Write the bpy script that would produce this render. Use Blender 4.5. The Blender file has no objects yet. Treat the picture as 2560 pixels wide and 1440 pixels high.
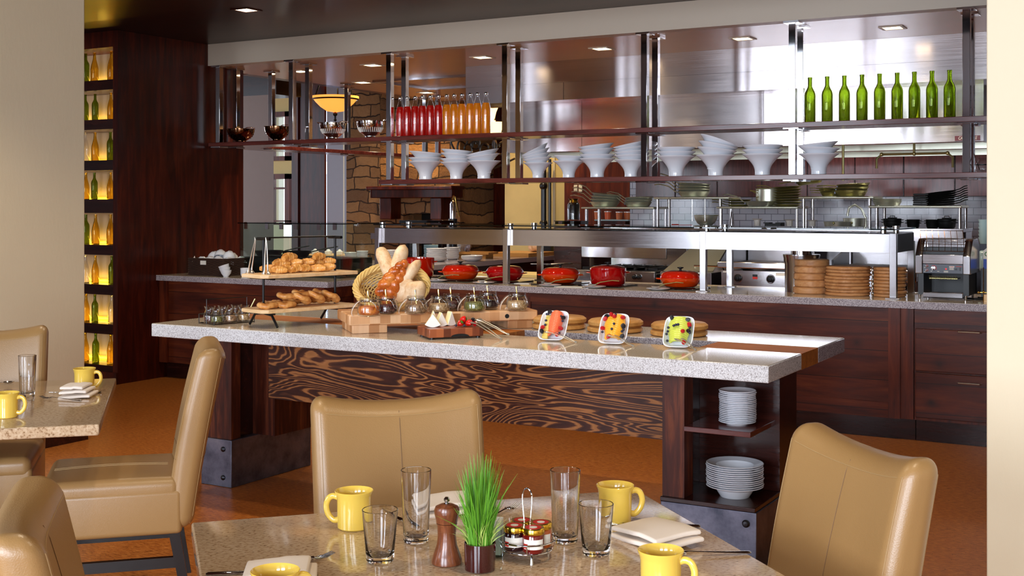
import bpy, math, random
from mathutils import Vector, Matrix, Euler
R = random.Random(7)
PI = math.pi
S = bpy.context.scene
C = S.collection

# ------------------------------------------------------------ camera, world, exposure
CAMH = 1.52
FPX = 3000.0            # focal length for a 2560 px wide frame
HOR = 512.0             # pixel row of the horizon
cam = bpy.data.cameras.new('camera'); co = bpy.data.objects.new('camera', cam); C.objects.link(co)
cam.sensor_width = 36.0; cam.lens = 36.0*FPX/2560
cam.shift_y = -(720-HOR)/2560
cam.clip_start = 0.05; cam.clip_end = 200
co.location = (0, 0, CAMH); co.rotation_euler = (PI/2, 0, math.radians(30))
S.camera = co
S.view_settings.view_transform = 'Standard'
S.view_settings.look = 'None'
S.view_settings.exposure = 0.45
S.view_settings.gamma = 1.0
S.view_settings.use_curve_mapping = False
w = bpy.data.worlds.new('world'); S.world = w; w.use_nodes = True
w.node_tree.nodes['Background'].inputs[0].default_value = (0.75, 0.85, 1.0, 1)
w.node_tree.nodes['Background'].inputs[1].default_value = 3.0

def area(name, loc, rot, sx, sy, power, col=(1, 1, 1), spread=PI):
    l = bpy.data.lights.new(name, 'AREA'); l.shape = 'RECTANGLE'; l.size = sx; l.size_y = sy
    l.energy = power; l.color = col; l.spread = spread
    o = bpy.data.objects.new(name, l); C.objects.link(o); o.location = loc; o.rotation_euler = rot
    return o
def spot(name, loc, power, col=(1, .78, .52), ang=2.2, blend=.6, rad=.05, rot=(0, 0, 0)):
    l = bpy.data.lights.new(name, 'SPOT'); l.energy = power; l.color = col; l.spot_size = ang
    l.spot_blend = blend; l.shadow_soft_size = rad
    o = bpy.data.objects.new(name, l); C.objects.link(o); o.location = loc; o.rotation_euler = rot
    return o
DAY = (.80, .88, 1.0)
WARM = (1.0, .74, .45)
# daylight through the tall dining room windows behind the camera
area('window_light', (-6.4, -4.30, 1.9), (PI/2, 0, 0), 3.1, 2.3, 170, DAY)
area('window_light', (-11.8, -4.30, 1.9), (PI/2, 0, 0), .9, 2.3, 60, DAY)
area('window_light', (-1.6, -4.30, 1.9), (PI/2, 0, 0), 2.1, 2.3, 300, DAY)  # added for fill where the hood does not mirror it; no known window
area('window_light', (1.4, -4.30, 1.9), (PI/2, 0, 0), 2.1, 2.3, 260, DAY)  # second added fill panel, also kept out of the hood reflections
# added daylight for the lounge beyond the kitchen; no window stands there
area('window_light', (-19.6, 17.0, 1.9), (PI/2, 0, -PI/2), 3.0, 2.4, 160, DAY)

# ------------------------------------------------------------ measured rays -> metres
def ray(u, v):
    a = (u-1280)/FPX
    return (-.5+.8660254*a, .8660254+.5*a, -(v-HOR)/FPX)
def pz(u, v, z):
    r = ray(u, v); t = (z-CAMH)/r[2]; return Vector((r[0]*t, r[1]*t, z))
def py(u, v, Y):
    r = ray(u, v); t = Y/r[1]; return Vector((r[0]*t, Y, CAMH+r[2]*t))
def px(u, v, X):
    r = ray(u, v); t = X/r[0]; return Vector((X, r[1]*t, CAMH+r[2]*t))

# ------------------------------------------------------------ materials
def srgb(c):
    return tuple(((x/255)/12.92 if x/255 <= .04045 else ((x/255+.055)/1.055)**2.4) for x in c)+(1,)
class NT:
    def __init__(s, name):
        s.m = bpy.data.materials.new(name); s.m.use_nodes = True; s.t = s.m.node_tree; s.n = s.t.nodes
        s.b = s.n['Principled BSDF']; s.o = s.n['Material Output']
        s.tc = None
    def N(s, ty, **k):
        x = s.n.new(ty)
        for a, v in k.items():
            if a.startswith('i_'):
                key = a[2:]; key = int(key) if key.isdigit() else key.replace('_', ' ')
                s.inp(x, key, v)
            else: setattr(x, a, v)
        return x
    def inp(s, x, key, v):
        if isinstance(v, bpy.types.NodeSocket): s.t.links.new(v, x.inputs[key])
        else: x.inputs[key].default_value = v
    def co(s, sc=(1, 1, 1), rot=(0, 0, 0), kind='Object', loc=(0, 0, 0)):
        if not s.tc: s.tc = s.N('ShaderNodeTexCoord')
        mp = s.N('ShaderNodeMapping'); s.t.links.new(s.tc.outputs[kind], mp.inputs[0])
        mp.inputs['Scale'].default_value = sc; mp.inputs['Rotation'].default_value = rot; mp.inputs['Location'].default_value = loc
        return mp.outputs[0]
    def noise(s, vec, sc, det=3, rough=.5, dist=0):
        x = s.N('ShaderNodeTexNoise'); s.inp(x, 'Vector', vec); x.inputs['Scale'].default_value = sc
        x.inputs['Detail'].default_value = det; x.inputs['Roughness'].default_value = rough; x.inputs['Distortion'].default_value = dist
        return x.outputs[0]
    def vor(s, vec, sc, out='Distance', feat='F1'):
        x = s.N('ShaderNodeTexVoronoi'); s.inp(x, 'Vector', vec); x.inputs['Scale'].default_value = sc; x.feature = feat
        return x.outputs[out]
    def math(s, op, a, b=0.0, c=None):
        x = s.N('ShaderNodeMath', operation=op); s.inp(x, 0, a); s.inp(x, 1, b)
        if c is not None: s.inp(x, 2, c)
        return x.outputs[0]
    def ramp(s, f, stops, interp='LINEAR'):
        x = s.N('ShaderNodeValToRGB'); s.inp(x, 0, f); e = x.color_ramp.elements; x.color_ramp.interpolation = interp
        while len(e) < len(stops): e.new(.5)
        for i, (p, c) in enumerate(stops):
            e[i].position = p; e[i].color = srgb(c) if len(c) == 3 else c
        return x.outputs[0]
    def mix(s, f, a, b, mode='MIX'):
        x = s.N('ShaderNodeMix', data_type='RGBA', blend_type=mode)
        s.inp(x, 0, f)
        s.inp(x, 6, srgb(a) if isinstance(a, tuple) and len(a) == 3 else a); s.inp(x, 7, srgb(b) if isinstance(b, tuple) and len(b) == 3 else b)
        return x.outputs[2]
    def bump(s, h, st=.3, d=.002):
        x = s.N('ShaderNodeBump'); s.inp(x, 'Height', h); x.inputs['Strength'].default_value = st; x.inputs['Distance'].default_value = d
        s.t.links.new(x.outputs[0], s.b.inputs['Normal']); return x
    def set(s, col=None, rough=None, metal=None, **k):
        if col is not None: s.inp(s.b, 'Base Color', srgb(col) if isinstance(col, tuple) and len(col) == 3 else col)
        if rough is not None: s.inp(s.b, 'Roughness', rough)
        if metal is not None: s.inp(s.b, 'Metallic', metal)
        for a, v in k.items(): s.inp(s.b, a.replace('_', ' '), v)
        return s.m
MT = {}
def P(name, col, rough=.5, metal=0, **k):
    if name in MT: return MT[name]
    t = NT(name)
    # faint procedural unevenness so that no surface is a flat constant
    n = t.noise(t.co(), 9.0, 2)
    c = t.mix(t.math('MULTIPLY', n, .22), col, tuple(int(x*.82) for x in col))
    MT[name] = t.set(c, rough, metal, **k)
    return MT[name]
def wood(name, c1, c2, c3, axis='x', sc=1.0, rough=.35, knots=0.0, coat=.0, planks=None):
    t = NT(name)
    s = {'x': (.9, 9, 9), 'y': (9, .9, 9), 'z': (9, 9, .9)}[axis]
    v = t.co(tuple(q*sc for q in s))
    n1 = t.noise(v, 2.2, 6, .6, .6)
    v2 = t.co(tuple(q*sc*6 for q in s)); n2 = t.noise(v2, 3.0, 3, .6)
    c = t.ramp(n1, [(.30, c1), (.52, c2), (.72, c3)])
    c = t.mix(t.math('MULTIPLY', n2, .55), c, c1)
    if knots:
        vx = t.N('ShaderNodeTexVoronoi', voronoi_dimensions='2D'); vx.inputs['Scale'].default_value = knots; t.t.links.new(t.co((1, 1.8, 1), (PI/2, 0, 0)), vx.inputs['Vector'])
        dist_ = t.math('ADD', vx.outputs['Distance'], t.math('MULTIPLY', t.noise(t.co(), 14, 2), .06))
        kk = t.ramp(dist_, [(.03, (235, 235, 235)), (.09, (150, 150, 150)), (.16, (40, 40, 40)), (.24, (0, 0, 0))])
        c = t.mix(kk, c, tuple(int(x*.45) for x in c1))
    if planks:
        pa, pw = planks
        sep = t.N('ShaderNodeSeparateXYZ'); s_ = t.co(); t.t.links.new(s_, sep.inputs[0])
        f = t.math('FRACT', t.math('DIVIDE', sep.outputs['XYZ'.index(pa.upper())], pw))
        g = t.math('LESS_THAN', f, .025)
        cell = t.math('FLOOR', t.math('DIVIDE', sep.outputs['XYZ'.index(pa.upper())], pw))
        wn = t.N('ShaderNodeTexWhiteNoise', noise_dimensions='1D'); t.t.links.new(cell, wn.inputs[1])
        c = t.mix(t.math('MULTIPLY', wn.outputs[0], .4), c, c1)
        c = t.mix(g, c, tuple(int(x*.7) for x in c1))
    t.bump(n2, .12, .001)
    m = t.set(c, rough); t.b.inputs['Specular IOR Level'].default_value = .28; t.b.inputs['Coat Weight'].default_value = coat; t.b.inputs['Coat Roughness'].default_value = .12
    MT[name] = m; return m
wood('walnut_v', (40, 9, 4), (78, 24, 8), (108, 40, 15), 'z', 1, .34, .0, .10)
wood('walnut_ceiling', (26, 9, 4), (48, 18, 8), (66, 27, 12), 'x', 1, .35, 0, .1, ('y', .14))
wood('alder_h', (58, 19, 9), (106, 43, 18), (140, 68, 30), 'x', .8, .38, 2.2, .06, ('z', .19))
wood('alder_v', (58, 19, 9), (108, 43, 18), (138, 62, 27), 'z', .8, .38, 0, .06)
wood('shelf_wood', (66, 26, 22), (104, 46, 38), (124, 62, 50), 'x', 1.2, .22, 0, .35)
wood('dark_fir', (44, 16, 10), (82, 34, 19), (138, 70, 36), 'z', 1.3, .4, 0, .0)
wood('dark_top', (30, 10, 7), (54, 20, 13), (72, 30, 20), 'x', 1, .25, 0, .3)
wood('maple_board', (214, 172, 120), (234, 198, 150), (244, 216, 176), 'x', 1, .45)
wood('bamboo', (176, 122, 62), (206, 152, 86), (222, 174, 108), 'x', 1.6, .4)
wood('oak_round', (158, 104, 60), (192, 138, 88), (212, 164, 116), 'x', 1.5, .45)
wood('cherry', (112, 52, 28), (150, 76, 40), (182, 104, 60), 'z', 2.0, .35)
wood('inlay', (140, 76, 28), (184, 110, 44), (208, 136, 62), 'x', 1.5, .5, 0, 0, ('y', .035))
wood('cab_blue', (66, 30, 28), (100, 50, 46), (116, 62, 58), 'z', 2.0, .25, 0, .4)
wood('mill_wood', (86, 44, 24), (122, 66, 38), (150, 88, 52), 'z', 6.0, .3, 0, .4)
def m_block():
    t = NT('end_grain')
    v = t.co((1, 1, 1))
    br = t.N('ShaderNodeTexBrick', offset=.37); t.inp(br, 'Vector', t.co((1, 1, 1), (PI/2, 0, 0)))
    n = t.noise(t.co((40, 40, 3)), 2, 3)
    sep = t.N('ShaderNodeSeparateXYZ'); t.t.links.new(v, sep.inputs[0])
    wn = t.N('ShaderNodeTexWhiteNoise', noise_dimensions='2D')
    cb = t.N('ShaderNodeCombineXYZ')
    t.t.links.new(t.math('FLOOR', t.math('DIVIDE', sep.outputs[0], .05)), cb.inputs[0])
    t.t.links.new(t.math('FLOOR', t.math('DIVIDE', sep.outputs[1], .05)), cb.inputs[1])
    t.t.links.new(cb.outputs[0], wn.inputs[0])
    c = t.ramp(wn.outputs[0], [(0, (176, 118, 70)), (.5, (214, 160, 110)), (1, (234, 190, 146))])
    c = t.mix(t.math('MULTIPLY', n, .3), c, (150, 90, 50))
    MT['end_grain'] = t.set(c, .4)
    t = NT('end_grain_dark')
    sep = t.N('ShaderNodeSeparateXYZ'); t.t.links.new(t.co(), sep.inputs[0])
    wn = t.N('ShaderNodeTexWhiteNoise', noise_dimensions='2D'); cb = t.N('ShaderNodeCombineXYZ')
    t.t.links.new(t.math('FLOOR', t.math('DIVIDE', sep.outputs[0], .035)), cb.inputs[0])
    t.t.links.new(t.math('FLOOR', t.math('DIVIDE', sep.outputs[1], .035)), cb.inputs[1])
    t.t.links.new(cb.outputs[0], wn.inputs[0])
    c = t.ramp(wn.outputs[0], [(0, (86, 36, 18)), (.6, (130, 62, 34)), (1, (168, 92, 52))])
    MT['end_grain_dark'] = t.set(c, .35)
m_block()
def m_fir():
    t = NT('figured_fir')
    v = t.co((.50, 1, 2.5))
    n = t.noise(v, 1.6, 3.2, .50, .55)
    f = t.math('FRACT', t.math('MULTIPLY', n, 34.0))
    hf = t.noise(t.co((3, 3, 40)), 6, 3)
    f2 = t.math('ADD', f, t.math('MULTIPLY', t.math('SUBTRACT', hf, .5), .30))
    c = t.ramp(f2, [(.0, (150, 96, 52)), (.20, (166, 108, 62)), (.36, (70, 32, 18)), (.8, (52, 22, 13)), (.97, (92, 50, 26)), (1, (150, 96, 52))])
    MT['figured_fir'] = t.set(c, .38); t.b.inputs['Specular IOR Level'].default_value = .25
m_fir()
def m_stone():
    t = NT('granite')                      # pale speckled quartz of the island and the counters
    n = t.noise(t.co(), 300, 2, .6); n2 = t.noise(t.co(loc=(3, 5, 1)), 190, 2, .5)
    c = t.ramp(n, [(.28, (110, 104, 104)), (.38, (172, 166, 164)), (.48, (206, 202, 200)), (.60, (224, 221, 220)), (.75, (236, 234, 234))])
    c = t.mix(t.math('GREATER_THAN', n2, .64), c, (120, 108, 98))
    t.set(c, .11); MT['granite'] = t.m
    t = NT('granite_top')  # same stone; tops get little light, so the colour is lightened instead
    n = t.noise(t.co(), 230, 2, .6)
    c = t.ramp(n, [(.30, (150, 136, 118)), (.45, (200, 184, 162)), (.60, (214, 200, 180)), (.75, (226, 214, 198))])
    t.set(c, .07); MT['granite_top'] = t.m
    t = NT('granite_grey')
    n = t.noise(t.co(), 230, 3, .6)
    c = t.ramp(n, [(.32, (84, 76, 82)), (.45, (148, 138, 144)), (.56, (186, 178, 182)), (.72, (220, 212, 214))])
    t.set(c, .15); MT['granite_grey'] = t.m
    t = NT('quartz_beige')
    v = t.co((1, 2.0, 1), (0, 0, .9))
    n = t.noise(v, 95, 3, .6); n2 = t.noise(t.co(loc=(2, 2, 2)), 7, 2)
    c = t.ramp(n, [(.28, (100, 72, 48)), (.37, (150, 118, 88)), (.46, (192, 164, 132)), (.62, (206, 182, 152)), (.8, (226, 208, 184))])
    c = t.mix(t.math('MULTIPLY', n2, .35), c, (176, 140, 100))
    t.set(c, .10); MT['quartz_beige'] = t.m
m_stone()
def m_floor():
    t = NT('cork')
    n = t.noise(t.co((1, 1.0, 1), (0, 0, .6)), 3.0, 4, .6); n2 = t.noise(t.co((30, 90, 30), (0, 0, .25)), 1.0, 4, .7); n3 = t.noise(t.co((90, 90, 90)), 1, 2)
    c = t.ramp(n2, [(.30, (92, 48, 18)), (.46, (168, 98, 42)), (.60, (200, 128, 62)), (.8, (222, 156, 88))])
    c = t.mix(t.math('MULTIPLY', n, .5), c, (170, 88, 20))
    c = t.mix(t.math('GREATER_THAN', n3, .68), c, (86, 40, 14))
    t.bump(n2, .15, .001)
    MT['cork'] = t.set(c, .30); t.b.inputs['Specular IOR Level'].default_value = .35
    t = NT('plaster')
    n = t.noise(t.co(), 1.2, 5, .6); n2 = t.noise(t.co((6, 6, 2)), 4, 4, .7)
    c = t.mix(t.math('MULTIPLY', n, .5), (228, 214, 184), (210, 192, 154))
    t.bump(t.math('ADD', n, t.math('MULTIPLY', n2, .4)), .25, .01)
    MT['plaster'] = t.set(c, .6)
    t = NT('plaster_soffit'); n = t.noise(t.co(), 2, 4)
    t.bump(n, .1, .005)
    MT['plaster_soffit'] = t.set(t.mix(t.math('MULTIPLY', n, .3), (182, 168, 150), (166, 150, 130)), .45)
    t = NT('plaster_ceiling'); n = t.noise(t.co(), 2, 4)
    MT['plaster_ceiling'] = t.set(t.mix(t.math('MULTIPLY', n, .4), (184, 146, 112), (160, 124, 92)), .25)  # soffit's paint again, with the warm bounce light put into its colour
m_floor()
def m_metal():
    for nm, ro, col in (('steel_brushed', .20, (196, 192, 194)), ('steel_hood', .20, (204, 196, 196))):
        t = NT(nm)
        n = t.noise(t.co((1.5, 1.5, 160)), 2.0, 3, .6)
        wv = t.noise(t.co((.7, .3, .35)), 1.4, 1, .4)
        r = t.math('MULTIPLY_ADD', n, .16, ro-.08)
        bm = t.bump(wv, .10, .14)
        if nm == 'steel_brushed': bm.inputs['Strength'].default_value = .05
        t.set(col, r, 1.0); t.b.inputs['Anisotropic'].default_value = .8; t.b.inputs['Anisotropic Rotation'].default_value = .25
        tn = t.N('ShaderNodeTangent', direction_type='RADIAL', axis='Z'); t.t.links.new(tn.outputs[0], t.b.inputs['Tangent'])
        MT[nm] = t.m
    t = NT('steel_plate'); n = t.noise(t.co(), 7, 5, .65)
    MT['steel_plate'] = t.set(t.ramp(n, [(.3, (74, 78, 92)), (.55, (116, 118, 134)), (.75, (140, 140, 152))]), .38, .8)
m_metal()
def m_tile(nm, c1, c2, mo, w_, h_, gap=.003, flip=True):
    t = NT(nm)
    v = t.co((1, 1, 1), (PI/2, 0, 0) if flip else (0, 0, 0))
    b = t.N('ShaderNodeTexBrick', offset=.5); t.inp(b, 'Vector', v)
    b.inputs['Color1'].default_value = srgb(c1); b.inputs['Color2'].default_value = srgb(c2); b.inputs['Mortar'].default_value = srgb(mo)
    b.inputs['Scale'].default_value = 1; b.inputs['Mortar Size'].default_value = gap; b.inputs['Brick Width'].default_value = w_; b.inputs['Row Height'].default_value = h_
    t.bump(b.outputs['Fac'], -.3, .003)
    MT[nm] = t.set(b.outputs['Color'], .12)
m_tile('subway_tile', (196, 202, 214), (206, 210, 220), (104, 108, 122), .142, .071, .0032)
def m_rock():
    t = NT('fieldstone')
    nc = t.N('ShaderNodeTexNoise'); nc.inputs['Scale'].default_value = 1.7; nc.inputs['Detail'].default_value = 4; t.t.links.new(t.co(), nc.inputs[0])
    vm = t.N('ShaderNodeVectorMath', operation='MULTIPLY_ADD'); t.t.links.new(nc.outputs[1], vm.inputs[0]); vm.inputs[1].default_value = (.28, .28, .22); t.t.links.new(t.co((1, 1, 1), (PI/2, 0, 0)), vm.inputs[2])
    def br(w_, h_, off):
        b = t.N('ShaderNodeTexBrick', offset=off, squash=.7, squash_frequency=3); t.t.links.new(vm.outputs[0], b.inputs['Vector'])
        b.inputs['Color1'].default_value = (0, 0, 0, 1); b.inputs['Color2'].default_value = (1, 1, 1, 1); b.inputs['Mortar'].default_value = (.5, .5, .5, 1)
        b.inputs['Scale'].default_value = 1; b.inputs['Mortar Size'].default_value = .010; b.inputs['Brick Width'].default_value = w_; b.inputs['Row Height'].default_value = h_; b.inputs['Mortar Smooth'].default_value = .3
        return b
    b = br(.46, .16, .43); n = t.noise(t.co(), 9, 6, .7)
    c = t.ramp(b.outputs['Color'], [(0, (120, 88, 60)), (.35, (154, 114, 74)), (.7, (178, 134, 86)), (1, (196, 150, 100))])
    c = t.mix(t.math('MULTIPLY', n, .6), c, (104, 74, 48))
    c = t.mix(b.outputs['Fac'], c, (56, 38, 26))
    t.bump(t.math('SUBTRACT', t.math('MULTIPLY', n, .8), b.outputs['Fac']), .9, .06)
    MT['fieldstone'] = t.set(c, .85)
m_rock()
def m_leather():
    t = NT('leather')
    v = t.vor(t.co(), 330, 'Distance'); n = t.noise(t.co(), 3, 3)
    c = t.mix(t.math('MULTIPLY', n, .3), (156, 120, 74), (134, 98, 56))
    t.bump(v, .22, .0009)
    MT['leather'] = t.set(c, .36); t.b.inputs['Coat Weight'].default_value = .12; t.b.inputs['Coat Roughness'].default_value = .3
m_leather()
def glassy(nm, col, rough=0.0, ior=1.45, tint=None):
    """plate and hollow glass: clear by transparency, shiny by Fresnel"""
    t = NT(nm); t.n.remove(t.b)
    tr = t.N('ShaderNodeBsdfTransparent'); tr.inputs[0].default_value = srgb(col)
    gl = t.N('ShaderNodeBsdfGlossy'); gl.inputs['Roughness'].default_value = rough
    lw = t.N('ShaderNodeLayerWeight'); lw.inputs[0].default_value = .5
    fr = t.math('MULTIPLY_ADD', t.math('POWER', lw.outputs['Facing'], 3.0), .75, .05)
    mx = t.N('ShaderNodeMixShader'); t.t.links.new(fr, mx.inputs[0]); t.t.links.new(tr.outputs[0], mx.inputs[1]); t.t.links.new(gl.outputs[0], mx.inputs[2])
    nz = t.noise(t.co(), 20, 2); bm = t.N('ShaderNodeBump'); bm.inputs['Strength'].default_value = .02; t.t.links.new(nz, bm.inputs['Height']); t.t.links.new(bm.outputs[0], gl.inputs['Normal'])
    t.t.links.new(mx.outputs[0], t.o.inputs[0]); MT[nm] = t.m
glassy('pane', (238, 246, 242)); glassy('jar_glass', (250, 251, 251)); glassy('juice_glass', (250, 250, 250))
glassy('dark_pane', (120, 130, 128))
def realglass(nm, col, ior=1.47):
    t = NT(nm); t.n.remove(t.b)
    g = t.N('ShaderNodeBsdfGlass'); g.inputs['Color'].default_value = srgb(col); g.inputs['IOR'].default_value = ior; g.inputs['Roughness'].default_value = 0
    nz = t.noise(t.co(), 18, 2); bm = t.N('ShaderNodeBump'); bm.inputs['Strength'].default_value = .03; bm.inputs['Distance'].default_value = .01; t.t.links.new(nz, bm.inputs['Height']); t.t.links.new(bm.outputs[0], g.inputs['Normal'])
    t.t.links.new(g.outputs[0], t.o.inputs[0]); MT[nm] = t.m
realglass('clear_glass', (250, 250, 250)); realglass('green_glass', (208, 220, 146)); realglass('amber_glass', (246, 232, 176)); realglass('bottle_green', (206, 216, 160))
def juice(nm, c1):
    t = NT(nm); n = t.noise(t.co(), 6, 2)
    t.set(t.mix(t.math('MULTIPLY', n, .3), c1, tuple(int(q*.8) for q in c1)), .15)
    t.b.inputs['Subsurface Weight'].default_value = .6; t.b.inputs['Subsurface Radius'].default_value = (.05, .02, .01)
    t.b.inputs['Transmission Weight'].default_value = .25; t.b.inputs['Coat Weight'].default_value = .6
    MT[nm] = t.m
juice('red_juice', (214, 22, 14)); juice('orange_juice', (250, 150, 16))
def emit(nm, col, st):
    t = NT(nm); n = t.noise(t.co(), 5, 2)
    t.set(col, .5); t.b.inputs['Emission Color'].default_value = srgb(col); t.b.inputs['Emission Strength'].default_value = st
    MT[nm] = t.m
emit('lamp_lens', (255, 226, 180), 9); emit('yellow_strip', (255, 196, 30), 9); emit('sky_view', (226, 236, 255), 3.2); emit('alabaster_lit', (255, 168, 72), .85); emit('shade_lit', (255, 206, 130), 2.4)
emit('red_led', (255, 20, 20), 3)
def bread(nm, c1, c2, c3, ro=.6):
    t = NT(nm); n = t.noise(t.co(), 16, 5, .65); n2 = t.noise(t.co(), 60, 3)
    t.bump(t.math('ADD', n, t.math('MULTIPLY', n2, .3)), .35, .006)
    MT[nm] = t.set(t.ramp(n, [(.32, c1), (.5, c2), (.68, c3)]), ro)
bread('crust_pale', (196, 146, 94), (226, 190, 146), (240, 216, 182)); bread('crust_brown', (124, 50, 12), (186, 92, 30), (222, 142, 66), .22)
bread('pastry', (158, 84, 26), (222, 156, 76), (248, 208, 138), .35); bread('bagel', (166, 92, 34), (216, 150, 78), (236, 186, 120), .4)
P('white_china', (238, 240, 246), .12, Coat_Weight=.3); P('yellow_mug', (236, 198, 84), .10, Coat_Weight=.5); P('mug_inside', (226, 178, 58), .12)
P('chrome', (225, 225, 228), .06, 1); P('satin_steel', (226, 220, 208), .28, .9); P('tarnished', (200, 190, 130), .30, .9); P('pan_steel', (228, 228, 208), .34, .85); P('brass', (214, 176, 92), .15, 1); P('gold_lid', (226, 186, 70), .16, 1)
P('black_iron', (18, 18, 20), .4, .4); P('black_paint', (10, 9, 9), .45); P('cast_iron', (24, 24, 22), .5, .3); P('dark_steel', (62, 62, 66), .35, .9)
P('enamel_red', (176, 10, 12), .07, Coat_Weight=.6); P('enamel_orange', (232, 66, 6), .07, Coat_Weight=.6); P('enamel_flame', (214, 30, 6), .07, Coat_Weight=.6)
P('linen', (240, 226, 212), .8); P('cheese_rind', (244, 240, 228), .6); P('cheese', (246, 232, 180), .5)
P('salmon', (244, 116, 76), .3); P('cantaloupe', (252, 176, 52), .3); P('honeydew', (206, 214, 84), .3); P('pineapple', (226, 196, 96), .4)
P('berry_red', (190, 18, 26), .3); P('berry_blue', (34, 36, 60), .4); P('berry_black', (20, 12, 20), .35); P('strawberry', (208, 26, 18), .25); P('leaf_green', (66, 120, 30), .5)
P('grass_green', (92, 150, 34), .45); P('grass_pale', (170, 190, 96), .45); P('red_glass_cup', (52, 3, 8), .06, Coat_Weight=.8); P('soil', (50, 34, 22), .9)
P('mill_metal', (210, 210, 212), .1, 1); P('label_white', (226, 220, 208), .6); P('label_red', (196, 40, 30), .5); P('label_blue', (30, 70, 170), .5); P('jam_dark', (36, 6, 14), .08, Coat_Weight=.7); P('jam_red', (104, 12, 10), .08, Coat_Weight=.7); P('jam_orange', (170, 74, 14), .08, Coat_Weight=.7)
P('wicker', (214, 178, 104), .55); P('wicker_dark', (58, 34, 22), .7)
def grains(nm, c1, c2, sc, ro=.6):
    t = NT(nm); v = t.N('ShaderNodeTexVoronoi'); v.inputs['Scale'].default_value = sc; t.t.links.new(t.co(), v.inputs['Vector'])
    sx = t.N('ShaderNodeSeparateColor'); t.t.links.new(v.outputs['Color'], sx.inputs[0])
    t.bump(t.math('SUBTRACT', 1.0, v.outputs['Distance']), 1.0, .004)
    MT[nm] = t.set(t.ramp(sx.outputs[0], [(0, c1), (1, c2)]), ro)
grains('nuts', (104, 66, 40), (196, 156, 116), 120); grains('seeds', (70, 76, 28), (150, 142, 70), 170); grains('apricot', (190, 84, 20), (236, 140, 52), 60, .35); grains('raisins', (40, 12, 14), (104, 40, 34), 110, .35)
grains('oats', (168, 124, 76), (216, 182, 136), 160); grains('spice_mix', (96, 76, 48), (170, 146, 104), 200)
P('stitch', (172, 140, 94), .6); P('seam_dark', (112, 80, 46), .6); P('leg_wood', (16, 8, 6), .35)
P('rack_back', (206, 178, 150), .5); P('cream_yellow', (226, 200, 132), .6); P('lilac_panel', (124, 108, 116), .25); P('cream_pillar', (136, 116, 106), .6)
P('outlet', (232, 220, 186), .5); P('toaster_panel', (44, 48, 60), .35); P('plate_teal', (170, 200, 206), .15); P('plastic_tub', (216, 120, 70), .4); P('badge_red', (112, 22, 24), .4); P('paper', (240, 236, 226), .7)
P('black_glass', (8, 9, 12), .05, Coat_Weight=.5); P('copper_bowl', (120, 84, 60), .12, 1); P('night', (8, 6, 5), .8); P('pepper_dark', (40, 24, 16), .5)

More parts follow.
